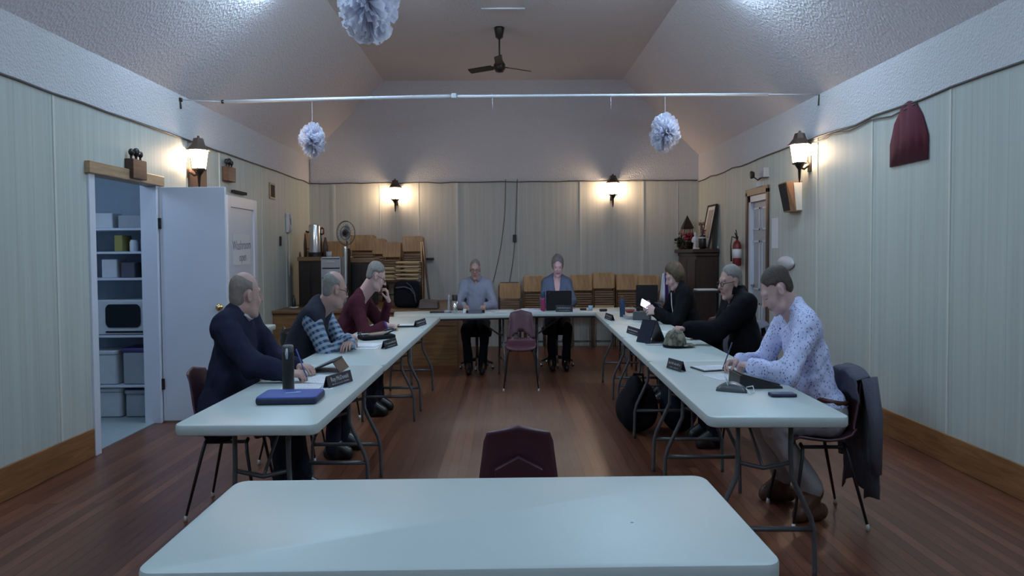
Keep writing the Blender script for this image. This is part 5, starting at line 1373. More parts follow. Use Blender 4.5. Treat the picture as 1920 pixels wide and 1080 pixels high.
# lantern ornament
lx, ly = 3.57, 13.0
t = thing('metal_lantern', 'dark metal candle lantern with a steep pointed roof', 'lantern', (lx, ly, CT))
w_ = .085
m = MB(T(lx, ly, CT)); m.b2((-w_, -w_, 0), (w_, w_, .02)); m.b2((-w_, -w_, .295), (w_, w_, .31)); build('base_plates', m, M['iron'], t)
for sx in (-1, 1):
    for sy in (-1, 1): m = MB(T(lx, ly, CT)); m.tube([(sx * w_ * .93, sy * w_ * .93, .01), (sx * w_ * .93, sy * w_ * .93, .30)], .006, 6); build('post', m, M['iron'], t)
m = MB(T(lx, ly, CT)); q = w_ * 1.25
m.add([(-q, -q, .305), (q, -q, .305), (q, q, .305), (-q, q, .305), (0, 0, .50)], [(3, 2, 1, 0), (0, 1, 4), (1, 2, 4), (2, 3, 4), (3, 0, 4)]); build('roof', m, M['iron'], t)
m = MB(T(lx, ly, CT)); m.lathe([(.03, .02), (.03, .14), (0, .14)], (0, 0, 0), 14); build('candle', m, M['white_plastic'], t, smooth=True, sharp=.7)
def petals(m, c, n, R, pr, rd, flat=.35):
    for _ in range(n):
        v = Vector((rd.gauss(0, 1), rd.gauss(0, 1), rd.gauss(0, 1))).normalized() * R * rd.random() ** .4
        v.z *= .75; m.ell(Vector(c) + v, (pr, pr, pr * flat), 5, Matrix.Rotation(rd.random() * 3, 4, 'X') @ RY(rd.random() * 3))
rd = random.Random(4)
fx_, fy_ = 3.50, 12.60
t = thing('flower_pot', 'dark pot of crimson flowers in front of the metal lantern', 'flower arrangement', (fx_, fy_, CT))
m = MB(); m.lathe([(.05, 0), (.085, .10), (.09, .12), (.08, .12), (.05, .02)], (fx_, fy_, CT + .001), 16); build('pot', m, M['blackwood'], t, smooth=True)
m = MB(); petals(m, (fx_, fy_, CT + .165), 60, .10, .028, rd); build('flowers', m, M['red_petal'], t)
gx, gy = 3.36, 13.02
t = thing('trailing_plant', 'dark green trailing plant at the left end of the cabinet top', 'plant', (gx + .03, gy, CT))
m = MB(); m.lathe([(.04, 0), (.06, .06), (.05, .06)], (gx + .08, gy - .1, CT + .001), 12); build('pot', m, M['brown_vinyl'], t, smooth=True)
m = MB(); petals(m, (gx + .07, gy - .1, CT + .10), 70, .12, .026, rd, .2); build('leaves', m, M['green_leaf'], t)
m = MB(); petals(m, (gx + .08, gy - .08, CT + .24), 14, .06, .018, rd, .4); build('flowers', m, M['pink_petal'], t)
vx = on(1303, 12.15)
t = thing('ceramic_figurine', 'white ceramic figurine between the flowers and the dark vase', 'figurine', (vx, 12.15, CT))
m = MB(); m.lathe([(.030, 0), (.034, .012), (.018, .03), (.024, .08), (.030, .13), (.020, .165), (.012, .18), (.019, .20), (.019, .22), (0, .235)], (vx, 12.15, CT + .001), 16); build('figure', m, M['paper'], t, smooth=True)
m = MB(); m.ell((vx - .03, 12.15, CT + .13), (.028, .015, .045), 8, RY(.5)); m.ell((vx + .03, 12.15, CT + .13), (.028, .015, .045), 8, RY(-.5)); build('wing', m, M['paper'], t, smooth=True)
vx = on(1319, 12.05) - .02
t = thing('vase', 'dark glazed vase holding dry reddish stems', 'vase', (vx, 12.05, CT))
m = MB(); m.lathe([(.05, 0), (.068, .03), (.070, .13), (.055, .17), (.060, .19), (.050, .19), (.045, .15)], (vx, 12.05, CT + .001), 20); build('vase_body', m, M['blackwood'], t, smooth=True)
m = MB(); m.lathe([(.0705, .145), (.0690, .160)], (vx, 12.05, CT + .001), 20); build('rim_band', m, M['rod'], t)
m = MB()
for k in range(9):
    q = rd.uniform(0, 6.28); r_ = rd.uniform(.03, .12); m.tube([(vx, 12.05, CT + .16), (vx + r_ * .5 * math.cos(q), 12.05 + r_ * .5 * math.sin(q), CT + .26), (vx + r_ * math.cos(q), 12.05 + r_ * math.sin(q), CT + rd.uniform(.28, .42))], .003, 4)
build('stems', m, M['green_leaf'], t)
m = MB()
for k in range(8): petals(m, (vx + rd.uniform(-.11, .07), 12.05 + rd.uniform(-.08, .08), CT + rd.uniform(.22, .36)), 5, .02, .016, rd, .5)
build('blossoms', m, M['pink_petal'], t)
# leaning framed picture
t = thing('leaning_picture', 'tall narrow framed picture leaning against the right wall', 'picture', (3.7, 12.05, CT))
zt_ = at(1350, 381, X=XW - .05).z
def ppt(s_, q, off): # s_ 0..1 along the wall, q 0..1 up
    return (3.66 + q * .15 - off, 12.42 - s_ * .50, CT + .003 + q * (zt_ - CT))
def pbox(s0, s1, q0, q1, o0, o1):
    v = [ppt(s0, q0, o0), ppt(s1, q0, o0), ppt(s1, q1, o0), ppt(s0, q1, o0), ppt(s0, q0, o1), ppt(s1, q0, o1), ppt(s1, q1, o1), ppt(s0, q1, o1)]
    return v, [(0, 1, 2, 3), (7, 6, 5, 4), (0, 4, 5, 1), (1, 5, 6, 2), (2, 6, 7, 3), (3, 7, 4, 0)]
m = MB(); 
for q in ((0, 1, 0, .04), (0, 1, .96, 1), (0, .06, .04, .96), (.94, 1, .04, .96)): m.add(*pbox(q[0], q[1], q[2], q[3], -.012, .018))
build('frame', m, M['frame_wood'], t)
m = MB(); m.add(*pbox(.05, .95, .03, .97, -.010, .006)); build('mount', m, M['paper'], t)
m = MB(); m.add(*pbox(.22, .78, .24, .88, .004, .008)); build('print', m, M['picture'], t)
m = MB(); m.ell((on(1347, 11.98), 11.99, CT + .022), (.022, .022, .022), 8); tag(build('white_ornament', m, M['paper'], None, (3.7, 11.98, CT), True), 'tiny white ball at the right front corner of the cabinet top', 'ornament')
m = MB(); m.slab(.10, .07, 0, .014, .02, .004, T(3.45, 11.95, CT + .001)); tag(build('white_saucer', m, M['paper'], None, (3.5, 11.95, CT)), 'small white dish at the left front corner of the cabinet top', 'dish')
# little dark table with a white tray in front of the cabinet
a = at(1325, 541, Y=10.9)
t = thing('side_table', 'small black table in front of the dark cabinet', 'table', (a.x, 10.9, 0))
m = MB(); m.b2((a.x - .26, 10.70, a.z - .05), (a.x + .26, 11.12, a.z - .02)); build('table_top', m, M['blackwood'], t, bevel=.004)
for sx in (-1, 1):
    for y_ in (10.74, 11.08): m = MB(); m.b2((a.x + sx * .23 - .02, y_ - .02, 0), (a.x + sx * .23 + .02, y_ + .02, a.z - .05)); build('leg', m, M['blackwood'], t)
m = MB(); m.slab(.34, .24, 0, .016, .02, .004, T(a.x - .02, 10.88, a.z - .019)); tag(build('white_tray', m, M['paper'], None, (a.x, 10.9, a.z)), 'flat white tray on the small black table', 'tray')
# ------------------------------------------------------------------ things on the tables
def tp(px, py, dz=0): return at(px, py, Z=TZ + dz)
def flatobj(name, px, py, w_, d_, h, rz, mt, label, cat, r=.004, group=None, dz=.0005, bev=.001):
    a = tp(px, py); m = MB(T(a.x, a.y, TZ + dz) @ RZ(rz)); m.slab(w_, d_, 0, h, r, min(bev, h * .45))
    return tag(build(name, m, M[mt], None, (a.x, a.y, TZ + dz)), label, cat, group)
def lines(m, w_, d_, n, z, rd):
    """handwriting-like dark strokes on a sheet"""
    for i in range(n):
        y = d_ * .40 - d_ * .8 * i / max(1, n - 1); x = -w_ * .42; end = w_ * rd.uniform(.0, .42)
        while x < end:
            l = rd.uniform(.006, .02); m.b2((x, y - .0012, z), (min(x + l, end), y + .0012, z + .0003)); x += l + .005
def sheet(name, px, py, w_, d_, rz, label, n=8, dz=.0005, grp=None, seed=1):
    a = tp(px, py); t = thing(name, label, 'paper', (a.x, a.y, TZ + dz), grp)
    X = T(a.x, a.y, TZ + dz) @ RZ(rz)
    m = MB(X); m.b2((-w_ / 2, -d_ / 2, 0), (w_ / 2, d_ / 2, .0012)); build('page', m, M['paper'], t)
    if n: m = MB(X); lines(m, w_, d_, n, .0012, random.Random(seed)); build('writing', m, M['ink'], t)
    return t
NG = 'black name plates on the tables'
def nameplate(pl, pr, hgt, label, lean=.35, text=None, mt='plate', seed=0):
    """pl, pr: the two bottom corners; the face looks towards the camera side"""
    a, b = tp(*pl), tp(*pr); d = b - a; L = d.length; ang = math.atan2(d.y, d.x); c = (a + b) / 2
    t = thing('name_plate', label, 'name plate', (c.x, c.y, TZ), NG)
    X = T(c.x, c.y, TZ + .002) @ RZ(ang) @ RX(-lean)
    m = MB(X); m.b2((-L / 2, 0, 0), (L / 2, .004, hgt)); build('plate', m, M[mt], t, bevel=.001)
    X2 = T(c.x, c.y, TZ + .002) @ RZ(ang); m = MB(X2); h2 = hgt * math.cos(lean); s2 = hgt * math.sin(lean)
    m.add([(-L / 2, s2 + .004, h2), (L / 2, s2 + .004, h2), (L / 2, s2 * 2 + .006, 0), (-L / 2, s2 * 2 + .006, 0), (-L / 2, s2 + .001, h2), (L / 2, s2 + .001, h2), (L / 2, s2 * 2 + .002, 0), (-L / 2, s2 * 2 + .002, 0)],
          [(0, 1, 2, 3), (7, 6, 5, 4), (0, 4, 5, 1), (3, 2, 6, 7), (0, 3, 7, 4), (1, 5, 6, 2)]); build('stand_flap', m, M[mt], t)
    F_ = X @ Matrix(((1, 0, 0, 0), (0, 0, -1, -.0004), (0, 1, 0, 0), (0, 0, 0, 1)))
    m = MB()
    if text:
        vs, fs = text_mesh(text, hgt * .52, F_ @ T(0, hgt * .60, 0), .0004); m.add(vs, fs)
    rd_ = random.Random(seed + 5)
    # lettering too small to read in the photograph stays as unreadable strokes
    rows = [(.22, .09, .34)] if text else [(.60, .22, .40), (.22, .09, .30)]
    Y_ = MB(F_)
    for yc_, hh, ex in rows:
        x = -L * ex
        while x < L * ex:
            l = rd_.uniform(.003, .008); v = rd_.choice((.5, .7, 1.0)) * hh * hgt
            Y_.b2((x, hgt * yc_ - hh * hgt / 2, .0003), (x + l * .45, hgt * yc_ - hh * hgt / 2 + v, .0008)); x += l + .001
            if rd_.random() < .16: x += .006
    m.v += Y_.v; n0 = len(m.v) - len(Y_.v); m.f += [tuple(i + n0 for i in f) for f in Y_.f]; m.mi += [0] * len(Y_.f)
    build('lettering', m, M['plate_text'], t)
nameplate((617, 729), (662, 715), .062, 'black name plate before the man in the navy sweater', text='Roy McDonald')
nameplate((723, 655), (746, 648), .060, 'black name plate before the man in the plaid shirt', seed=2)
nameplate((782, 614), (800, 608), .060, 'black name plate before the man in maroon', seed=3)
nameplate((1133, 597), (1146, 602), .060, 'black name plate at the far end of the right row', seed=4)
nameplate((1174, 624), (1195, 631), .060, 'black name plate before the folded tablet stand', seed=5)
nameplate((1249, 690), (1276, 698), .060, 'black name plate before the man in the dotted shirt', seed=6)
nameplate((1042, 585), (1074, 585), .075, 'black and white name plate in front of the open black laptop', lean=.2, seed=7)

# left near table
a = tp(546, 751); PI_ = PI
t = thing('zip_binder', 'blue zip-up binder lying on the left near table', 'binder', (a.x, a.y, TZ))
X = T(a.x, a.y, TZ + .001) @ RZ(.04)
m = MB(X); m.slab(.36, .25, 0, .030, .03, .008); build('zip_edge', m, M['navy_edge'], t, smooth=True, sharp=.9)
m = MB(X); m.slab(.352, .242, .026, .034, .03, .006); build('cover', m, M['blue_case'], t, smooth=True, sharp=.9)
m = MB(X @ T(.005, .01, .0342) @ RZ(.25)); m.slab(.085, .016, 0, .0006, .008, .0002); m.slab(.03, .022, 0, .0007, .008, .0002, T(.035, .006, 0)); build('logo', m, M['paleblue'], t)
a = tp(541, 735)
t = thing('water_bottle', 'tall black bottle with a loop lid behind the blue binder', 'bottle', (a.x, a.y, TZ))
m = MB(); m.lathe([(.034, 0), (.037, .006), (.037, .185), (.034, .195)], (a.x, a.y, TZ), 24); build('bottle_body', m, M['black'], t, smooth=True, sharp=.7)
m = MB(); m.lathe([(.035, .195), (.036, .20), (.036, .222), (.030, .228), (0, .229)], (a.x, a.y, TZ), 24); build('lid', m, M['tube'], t, smooth=True, sharp=.7)
m = MB(); m.tube([(a.x + .006, a.y - .038, TZ + .215), (a.x + .006, a.y - .044, TZ + .19), (a.x + .006, a.y - .040, TZ + .165)], [.006, .010, .006], 8); build('carry_loop', m, M['grey_paint'], t, smooth=True)
sheet('paper_sheet', 582, 726, .30, .24, .2, 'lined sheets under the writing hand, left near table', 10, .0005, None, 3)
sheet('paper_sheet', 604, 712, .22, .28, -.3, 'loose white sheet behind the left name plate', 9, .0030, None, 4)
sheet('paper_sheet', 562, 731, .26, .20, .1, 'white sheet between the black bottle and the blue binder', 4, .0055, None, 5)
def tablet_folio(px, py, rz, tilt, label, w_=.25, d_=.18, screen='glass_screen'):
    a = tp(px, py); t = thing('tablet', label, 'tablet', (a.x, a.y, TZ)); X = T(a.x, a.y, TZ + .001) @ RZ(rz)
    m = MB(X @ T(0, -d_ / 2, .008) @ RX(tilt) @ T(0, d_ / 2, 0)); m.slab(w_, d_, -.006, .004, .012, .003); build('folio_cover', m, M['black'], t)
    m = MB(X @ T(0, -d_ / 2, .008) @ RX(tilt) @ T(0, d_ / 2, 0)); m.slab(w_ - .03, d_ - .03, .003, .0055, .006, .001); build('screen', m, M[screen], t)
    hz_, by = d_ * math.sin(tilt), -d_ / 2 + d_ * math.cos(tilt)
    m = MB(X); m.add([(-w_ / 2, by, hz_), (w_ / 2, by, hz_), (w_ / 2, by + .05, 0), (-w_ / 2, by + .05, 0), (-w_ / 2, by - .005, hz_), (w_ / 2, by - .005, hz_), (w_ / 2, by + .044, 0), (-w_ / 2, by + .044, 0)], [(0, 1, 2, 3), (7, 6, 5, 4), (0, 4, 5, 1), (3, 2, 6, 7), (0, 3, 7, 4), (1, 5, 6, 2)]); build('prop_flap', m, M['black'], t)
tablet_folio(613, 694, PI + .35 + 1.2, .30, 'tablet in a black folio propped beside the writing man in navy', .26, .19)
# left middle table
sheet('paper_sheet', 676, 651, .34, .26, .05, 'white agenda pages before the man in the plaid shirt', 8, .0005, None, 6)
sheet('paper_sheet', 684, 648, .28, .24, -.12, 'loose page on top of the agenda before the plaid shirt', 7, .004, None, 7)
a, b = tp(657, 652, .008), tp(667, 655, .008); m = MB(); m.tube([a, b], .004, 6); m.tube([b, b + (b - a) * .25], [.004, .001], 6); tag(build('pen', m, M['ink'], None, a, True), 'dark pen on the pages before the plaid shirt', 'pen')
a = tp(706, 635)
t = thing('leather_case', 'black and tan open case with looped handles on the left row', 'case', (a.x, a.y, TZ))
X = T(a.x, a.y, TZ + .001) @ RZ(.55)
m = MB(X); m.slab(.36, .22, 0, .030, .04, .010); build('case_base', m, M['black_cloth'], t, smooth=True, sharp=.9)
m = MB(X); m.slab(.20, .12, .024, .045, .03, .008, T(.02, 0, 0) @ RY(-.05)); build('case_pocket', m, M['tan'], t, smooth=True)
for s_ in (-1, 1):
    m = MB(X); m.tube([(.06, s_ * .06, .03), (.13, s_ * .075, .055), (.20, s_ * .04, .065), (.215, 0, .055)], .007, 8); build('handle', m, M['black'], t, smooth=True); m = MB(X); m.tube([(-.16, s_ * .08, .02), (-.19, s_ * .03, .05), (-.16, 0, .055)], .006, 8); build('handle', m, M['black'], t, smooth=True)
sheet('paper_sheet', 716, 624, .22, .16, .5, 'white sheet behind the open black and tan case', 3, .0005, None, 9)
# left far table
a = tp(765, 612)
t = thing('clipboard', 'black clipboard with a white page under the maroon man\'s hand', 'clipboard', (a.x, a.y, TZ))
X = T(a.x, a.y, TZ + .001) @ RZ(.1)
m = MB(X); m.slab(.26, .22, 0, .012, .01, .003); build('board', m, M['black'], t)
m = MB(X); m.b2((-.10, -.08, .0122), (.115, .09, .016)); build('page', m, M['paper'], t)
a = tp(776, 610); m = MB(); m.slab(.05, .05, 0, .010, .01, .003, T(a.x + .03, a.y, TZ + .001)); tag(build('small_clip', m, M['greycloth'], None, (a.x, a.y, TZ)), 'small grey clip beside the clipboard', 'clip')
# back left table
a = tp(822, 587, .01)
m = MB(T(a.x, a.y + .25, TZ + .001) @ RZ(.1)); m.slab(.30, .20, 0, .018, .02, .006); tag(build('black_folder', m, M['black'], None, (a.x, a.y + .25, TZ)), 'flat black folder on the left end of the back tables', 'folder')
a = at(853, 587, Y=9.72); 
t = thing('travel_flask', 'white travel flask with a black lid on the back table', 'flask', (a.x, 9.72, TZ))
m = MB(); m.lathe([(.030, 0), (.036, .02), (.038, .14)], (a.x, 9.72, TZ), 20); build('flask_body', m, M['steel'], t, smooth=True)
m = MB(); m.lathe([(.039, .14), (.040, .195), (.034, .203), (0, .204)], (a.x, 9.72, TZ), 20); build('lid', m, M['black'], t, smooth=True, sharp=.7)
a = at(842, 587, Y=9.78)
t = thing('pump_bottle', 'slim clear bottle left of the white travel flask', 'bottle', (a.x, 9.78, TZ))
m = MB(); m.lathe([(.022, 0), (.024, .01), (.020, .12), (.012, .16), (.012, .20), (0, .20)], (a.x, 9.80, TZ), 14); build('bottle_body', m, M['clear'], t, smooth=True)
m = MB(); m.lathe([(.055, 0), (.06, .02), (.04, .03), (0, .03)], (a.x - .02, 9.80, TZ + .001), 16); tag(build('glass_dish', m, M['clear'], None, (a.x - .05, 9.7, TZ), True), 'low glass dish at the foot of the slim bottle', 'dish')
for k, (px, w_, h, mt, lab) in enumerate(((871, .05, .045, 'paper', 'small pale box left of the grey-shirted man\'s hands'), (877, .05, .03, 'black', 'small black stand left of the microphone bar'), (905, .06, .035, 'black', 'small black stand right of the microphone bar'))):
    a = at(px, 588, Y=9.66); m = MB(); m.slab(w_, .05, 0, h, .01, .004, T(a.x, 9.70 + .03 * (k == 0), TZ + .001)); tag(build('desk_item', m, M[mt], None, (a.x, 9.6, TZ)), lab, 'desk item')
a = at(891, 588, Y=9.68)
t = thing('name_plate', 'clear-fronted name plate before the grey-shirted man', 'name plate', (a.x, 9.66, TZ), NG)
m = MB(T(a.x, 9.64, TZ + .001) @ RX(-.3)); m.b2((-.10, 0, 0), (.10, .004, .045)); build('plate', m, M['greycloth'], t)
sheet('paper_sheet', 912, 586, .22, .26, .0, 'white sheet beside the grey-shirted man\'s left hand', 5, .0005, None, 13)
sheet('paper_sheet', 940, 584, .30, .30, .0, 'blank white sheets between the two back sitters', 0, .0005)
def crumple(px, py, Y, w_, d_, h, mt, name, label, cat, seed):
    a = at(px, py, Y=Y); P = []; n = 12
    for i in range(n + 1):
        row_ = []
        for j in range(n + 1):
            u_, v_ = i / n * 2 - 1, j / n * 2 - 1; e = max(0, 1 - max(abs(u_), abs(v_)) ** 2)
            z = TZ + .002 + h * e * (.55 + .45 * float(noise3(u_ * 2., v_ * 2., seed * 1., seed, 3.)))
            row_.append((a.x + u_ * w_ / 2 * (1 + .08 * math.sin(v_ * 5 + seed)), Y + v_ * d_ / 2 * (1 + .08 * math.cos(u_ * 4 + seed)), z))
        P.append(row_)
    m = MB(); m.grid(P); o = build(name, m, M[mt], None, (a.x, Y, TZ)); so = o.modifiers.new('s', 'SOLIDIFY'); so.thickness = .0015; return tag(o, label, cat)
crumple(983, 582, 10.05, .26, .22, .035, 'paper', 'crumpled_napkin', 'crumpled white napkins right of the maroon chair', 'napkin', 1)
crumple(1003, 582, 9.95, .22, .2, .055, 'tissue', 'crumpled_napkin', 'crumpled white cloth beside the raspberry bottle', 'napkin', 4)
a = at(1018, 584, Y=9.95)
t = thing('sports_bottle', 'raspberry bottle with a dark lid left of the open black laptop', 'bottle', (a.x, 9.95, TZ))
m = MB(); m.lathe([(.034, 0), (.036, .01), (.036, .12), (.030, .15)], (a.x, 9.95, TZ), 18); build('bottle_body', m, M['pink'], t, smooth=True)
m = MB(); m.lathe([(.031, .15), (.033, .16), (.033, .215), (.026, .225), (0, .226)], (a.x, 9.95, TZ), 18); build('lid', m, M['blue_plastic'], t, smooth=True, sharp=.7)
def laptop(px0, px1, pyb, pyt, Y, label, rz=0.0, lit=False):
    a, b, c = at(px0, pyb, Y=Y), at(px1, pyb, Y=Y), at(px0, pyt, Y=Y); w_ = b.x - a.x; h_ = c.z - TZ; cx = (a.x + b.x) / 2
    t = thing('laptop', label, 'laptop', (cx, Y, TZ)); X = T(cx, Y, TZ + .001) @ RZ(rz)
    m = MB(X @ T(0, 0, .012) @ RX(.10)); m.slab(w_, h_, -.004, .004, .012, .002, T(0, 0, h_ / 2) @ RX(PI / 2)); build('lid', m, M['black'], t)
    m = MB(X @ T(0, 0, .012) @ RX(.10)); m.slab(w_ - .03, h_ - .03, -.0055, -.0035, .004, .0005, T(0, 0, h_ / 2) @ RX(PI / 2)); build('screen', m, M['laptop_lit'] if lit else M['glass_screen'], t)
    m = MB(X); m.slab(w_, .235, 0, .014, .012, .003, T(0, .12, 0)); build('keyboard_base', m, M['black'], t)
    m = MB(X); m.slab(w_ - .05, .10, .0135, .0155, .006, .001, T(0, .10, 0)); build('keys', m, M['iron'], t)
    m = MB(X @ T(0, 0, .012) @ RX(.10)); m.slab(.025, .007, .0035, .0048, .002, .0004, T(-w_ / 2 + .045, -.0, h_ - .022) @ RX(PI / 2)); build('logo', m, M['greycloth'], t)
    return t
laptop(1024, 1072, 582, 547, 10.02, 'open black laptop before the woman in the slate-blue top', 0.0, True)
a = at(1094, 582, Y=10.1); m = MB(); m.slab(.10, .06, 0, .025, .02, .008, T(a.x - .01, 10.05, TZ + .001)); tag(build('glasses_case', m, M['iron'], None, (a.x, 10.05, TZ)), 'small dark case between the laptop and the pale blue cup', 'case')
a = at(1107, 584, Y=10.02); m = MB(); m.lathe([(.028, 0), (.036, .055), (.033, .055), (.026, .006)], (a.x, 10.0, TZ + .001), 18); tag(build('paper_cup', m, M['paleblue'], None, (a.x, 10.0, TZ), True), 'small pale blue cup on the right back table', 'cup')
flatobj('paper_napkin', 1101, 581, .10, .12, .003, .2, 'paper', 'white napkin beside the pale blue cup', 'napkin')
a = at(1130, 582, Y=9.9); m = MB(); m.slab(.11, .07, 0, .028, .02, .008, T(a.x, 9.84, TZ + .001) @ RZ(.2)); tag(build('black_pouch', m, M['black'], None, (a.x, 9.8, TZ)), 'small black pouch at the right back corner', 'pouch')
# right far table
sheet('paper_sheet', 1152, 586, .34, .22, .1, 'white papers behind the navy bottle', 4, .0005, None, 15)
a = tp(1167, 594)
t = thing('navy_bottle', 'navy blue bottle standing on the right row', 'bottle', (a.x, a.y, TZ))
m = MB(); m.lathe([(.034, 0), (.037, .01), (.037, .165), (.032, .18)], (a.x, a.y, TZ), 20); build('bottle_body', m, M['blue_plastic'], t, smooth=True, sharp=.7)
m = MB(); m.lathe([(.030, .18), (.031, .205), (.02, .213), (0, .214)], (a.x, a.y, TZ), 20); build('lid', m, M['brown_vinyl'], t, smooth=True, sharp=.7)
a = tp(1181, 586); m = MB(); m.lathe([(.05, 0), (.07, .02), (.072, .032), (.066, .032), (.045, .006), (0, .006)], (a.x, a.y, TZ + .001), 20); tag(build('red_dish', m, M['redplastic'], None, (a.x, a.y, TZ), True), 'shallow red dish right of the navy bottle', 'dish')
flatobj('paper_tray', 1184, 597, .17, .22, .030, .1, 'clear', 'white folded tray between the navy bottle and the phone', 'tray', r=.01, bev=.004)
a = tp(1204, 600)
t = thing('black_box', 'black equipment box below the raised phone', 'box', (a.x, a.y, TZ)); X = T(a.x, a.y, TZ + .001) @ RZ(-.35)
m = MB(X); m.slab(.22, .12, 0, .085, .01, .005); build('box_body', m, M['tube'], t)
m = MB(X); m.lathe([(.025, 0), (.03, .03), (.01, .04)], (-.05, 0, .085), 12); m.box((.05, .0, .09), (.06, .05, .012)); build('box_knob', m, M['black'], t)
laptop(1190, 1232, 574, 536, 11.0, 'closed-off black laptop screen standing behind the right row', .12) if False else None
# podium-like small table behind carrying the second laptop
a0, a1 = at(1190, 578, Y=10.35), at(1240, 578, Y=10.35)
t = thing('small_stand', 'low dark stand behind the right row carrying a laptop', 'stand', ((a0.x + a1.x) / 2, 10.5, 0))
m = MB(); m.b2((a0.x, 10.36, a0.z - .03), (a1.x, 10.78, a0.z)); build('stand_top', m, M['darkwood'], t, bevel=.004)
for x_ in (a0.x + .03, a1.x - .03):
    for y_ in (10.39, 10.75): m = MB(); m.tube([(x_, y_, 0), (x_, y_, a0.z - .03)], .016, 8); build('leg', m, M['blackwood'], t)
_tz = TZ; TZ = a0.z
laptop(1192, 1233, 577, 536, 10.48, 'black laptop screen seen from behind, left of the woman with the phone')
nm = at(1213, 574, Y=10.40), at(1241, 574, Y=10.40)
X = T((nm[0].x + nm[1].x) / 2, 10.40, TZ + .001); L_ = nm[1].x - nm[0].x
t = thing('name_plate', 'black and grey name plate below the rear laptop', 'name plate', ((nm[0].x + nm[1].x) / 2, 10.4, TZ), NG)
m = MB(X); m.b2((-L_ / 2, 0, 0), (L_ / 2, .012, .065)); build('plate', m, M['greycloth'], t)
m = MB(X)
rq = random.Random(9); x = -L_ * .42
while x < L_ * .42: l = rq.uniform(.006, .014); m.b2((x, -.001, .025), (x + l, .0, .025 + rq.uniform(.015, .03))); x += l + .004
build('lettering', m, M['black'], t)
# little draped flag
f0 = at(1243, 578, Y=10.6)
t = thing('table_flag', 'small drooping white, blue and red flag beside the rear laptop', 'flag', (f0.x, 10.6, TZ))
m = MB(); m.tube([(f0.x + .0, 10.62, TZ + .001), (f0.x + .03, 10.62, TZ + .42)], .005, 6); m.lathe([(.04, 0), (.04, .012), (.01, .02)], (f0.x, 10.62, TZ + .001), 12); build('flag_pole', m, M['brass'], t)
for k, (mt, x0, x1) in enumerate((('paper', -.10, .0), ('purple', .0, .035), ('red', .035, .06), ('purple', .06, .085))):
    P = []
    for i in range(7):
        q = i / 6; x = x0 + (x1 - x0) * q
        P.append([(f0.x + .03 + x * (.35 + .65 * s_), 10.61 - .02 * math.sin(x * 60 + s_ * 2), TZ + .40 - .33 * s_ - abs(x) * .3 * s_) for s_ in (0, .25, .5, .75, 1)])
    m = MB(); m.grid(P); o = build('flag_stripe' if k else 'flag_field', m, M[mt], t, smooth=True); so = o.modifiers.new('s', 'SOLIDIFY'); so.thickness = .002
TZ = _tz
# third right table: A-frame tablet
a = tp(1222, 641)
t = thing('tablet_stand', 'tablet folded into an A-frame stand on the right row', 'tablet', (a.x, a.y, TZ)); X = T(a.x, a.y, TZ + .001) @ RZ(.55)
m = MB(X @ T(-.12, 0, 0) @ RY(.50)); m.b2((-.004, -.09, 0), (.006, .09, .185)); build('folio_cover', m, M['vest'], t, bevel=.002)
m = MB(X @ T(.10, 0, 0) @ RY(-.62)); m.b2((-.006, -.09, 0), (.004, .09, .20)); build('tablet_body', m, M['black'], t, bevel=.002)
m = MB(X @ T(.10, 0, 0) @ RY(-.62)); m.b2((.004, -.08, .012), (.0055, .08, .188)); build('screen', m, M['glass_screen'], t)
m = MB(X); m.b2((-.12, -.09, 0), (.12, .09, .006)); build('folio_base', m, M['black'], t)
a = tp(1226, 645)
t = thing('tablet', 'flat silver-edged tablet below the A-frame stand', 'tablet', (a.x, a.y - .04, TZ)); X = T(a.x + .03, a.y - .04, TZ + .001) @ RZ(-.05)
m = MB(X); m.slab(.24, .10, 0, .010, .012, .003); build('tablet_body', m, M['steel'], t)
m = MB(X); m.slab(.19, .09, .0098, .0115, .006, .0005, T(.02, 0, 0)); build('screen', m, M['black'], t)
sheet('paper_sheet', 1268, 622, .30, .22, 0, 'white page with printed lines behind the camouflage cap', 7, .0005, None, 21)
sheet('paper_sheet', 1208, 628, .12, .16, .3, 'small page with blue print left of the tablet stand', 5, .0005, None, 22)
# camouflage cap
a = tp(1270, 653); cx, cy = a.x, a.y + .08
t = thing('camouflage_cap', 'camouflage baseball cap lying on the right row under a hand', 'cap', (cx, cy, TZ))
P = []
for i in range(25):
    q = 2 * PI * i / 24; row_ = []
    for j in range(9):
        p = j / 8 * PI / 2; r_ = .098 * math.cos(p) ** .75; z = .105 * math.sin(p) ** .9
        z += .008 * math.sin(3 * q + 1) * math.sin(p * 2); row_.append((cx + r_ * 1.06 * math.cos(q), cy + r_ * 1.05 * math.sin(q), TZ + .012 + z))
    P.append(row_)
m = MB(); m.grid(P); build('crown', m, M['camo'], t, smooth=True)
m = MB(); P = []
for i in range(13):
    q = -PI * .42 + PI * .84 * i / 12
    P.append([(cx + .02 + .085 * math.cos(q), cy - .01 + .095 * math.sin(q), TZ + .020), (cx + .02 + .130 * math.cos(q), cy - .01 + .10 * math.sin(q), TZ + .022 - .006 * abs(math.sin(q))), (cx + .02 + .168 * math.cos(q), cy - .01 + .098 * math.sin(q), TZ + .012)])
m.grid(P); o = build('brim', m, M['camo'], t, smooth=True); so = o.modifiers.new('s', 'SOLIDIFY'); so.thickness = .004
m = MB(); m.tube([(cx + .104 * math.cos(q), cy + .103 * math.sin(q), TZ + .010) for q in [2 * PI * i / 24 for i in range(24)]], .009, 6, True); build('sweatband', m, M['black_cloth'], t, smooth=True)
m = MB(); m.ell((cx, cy, TZ + .118), (.008, .008, .005), 6); build('button', m, M['camo'], t, smooth=True)
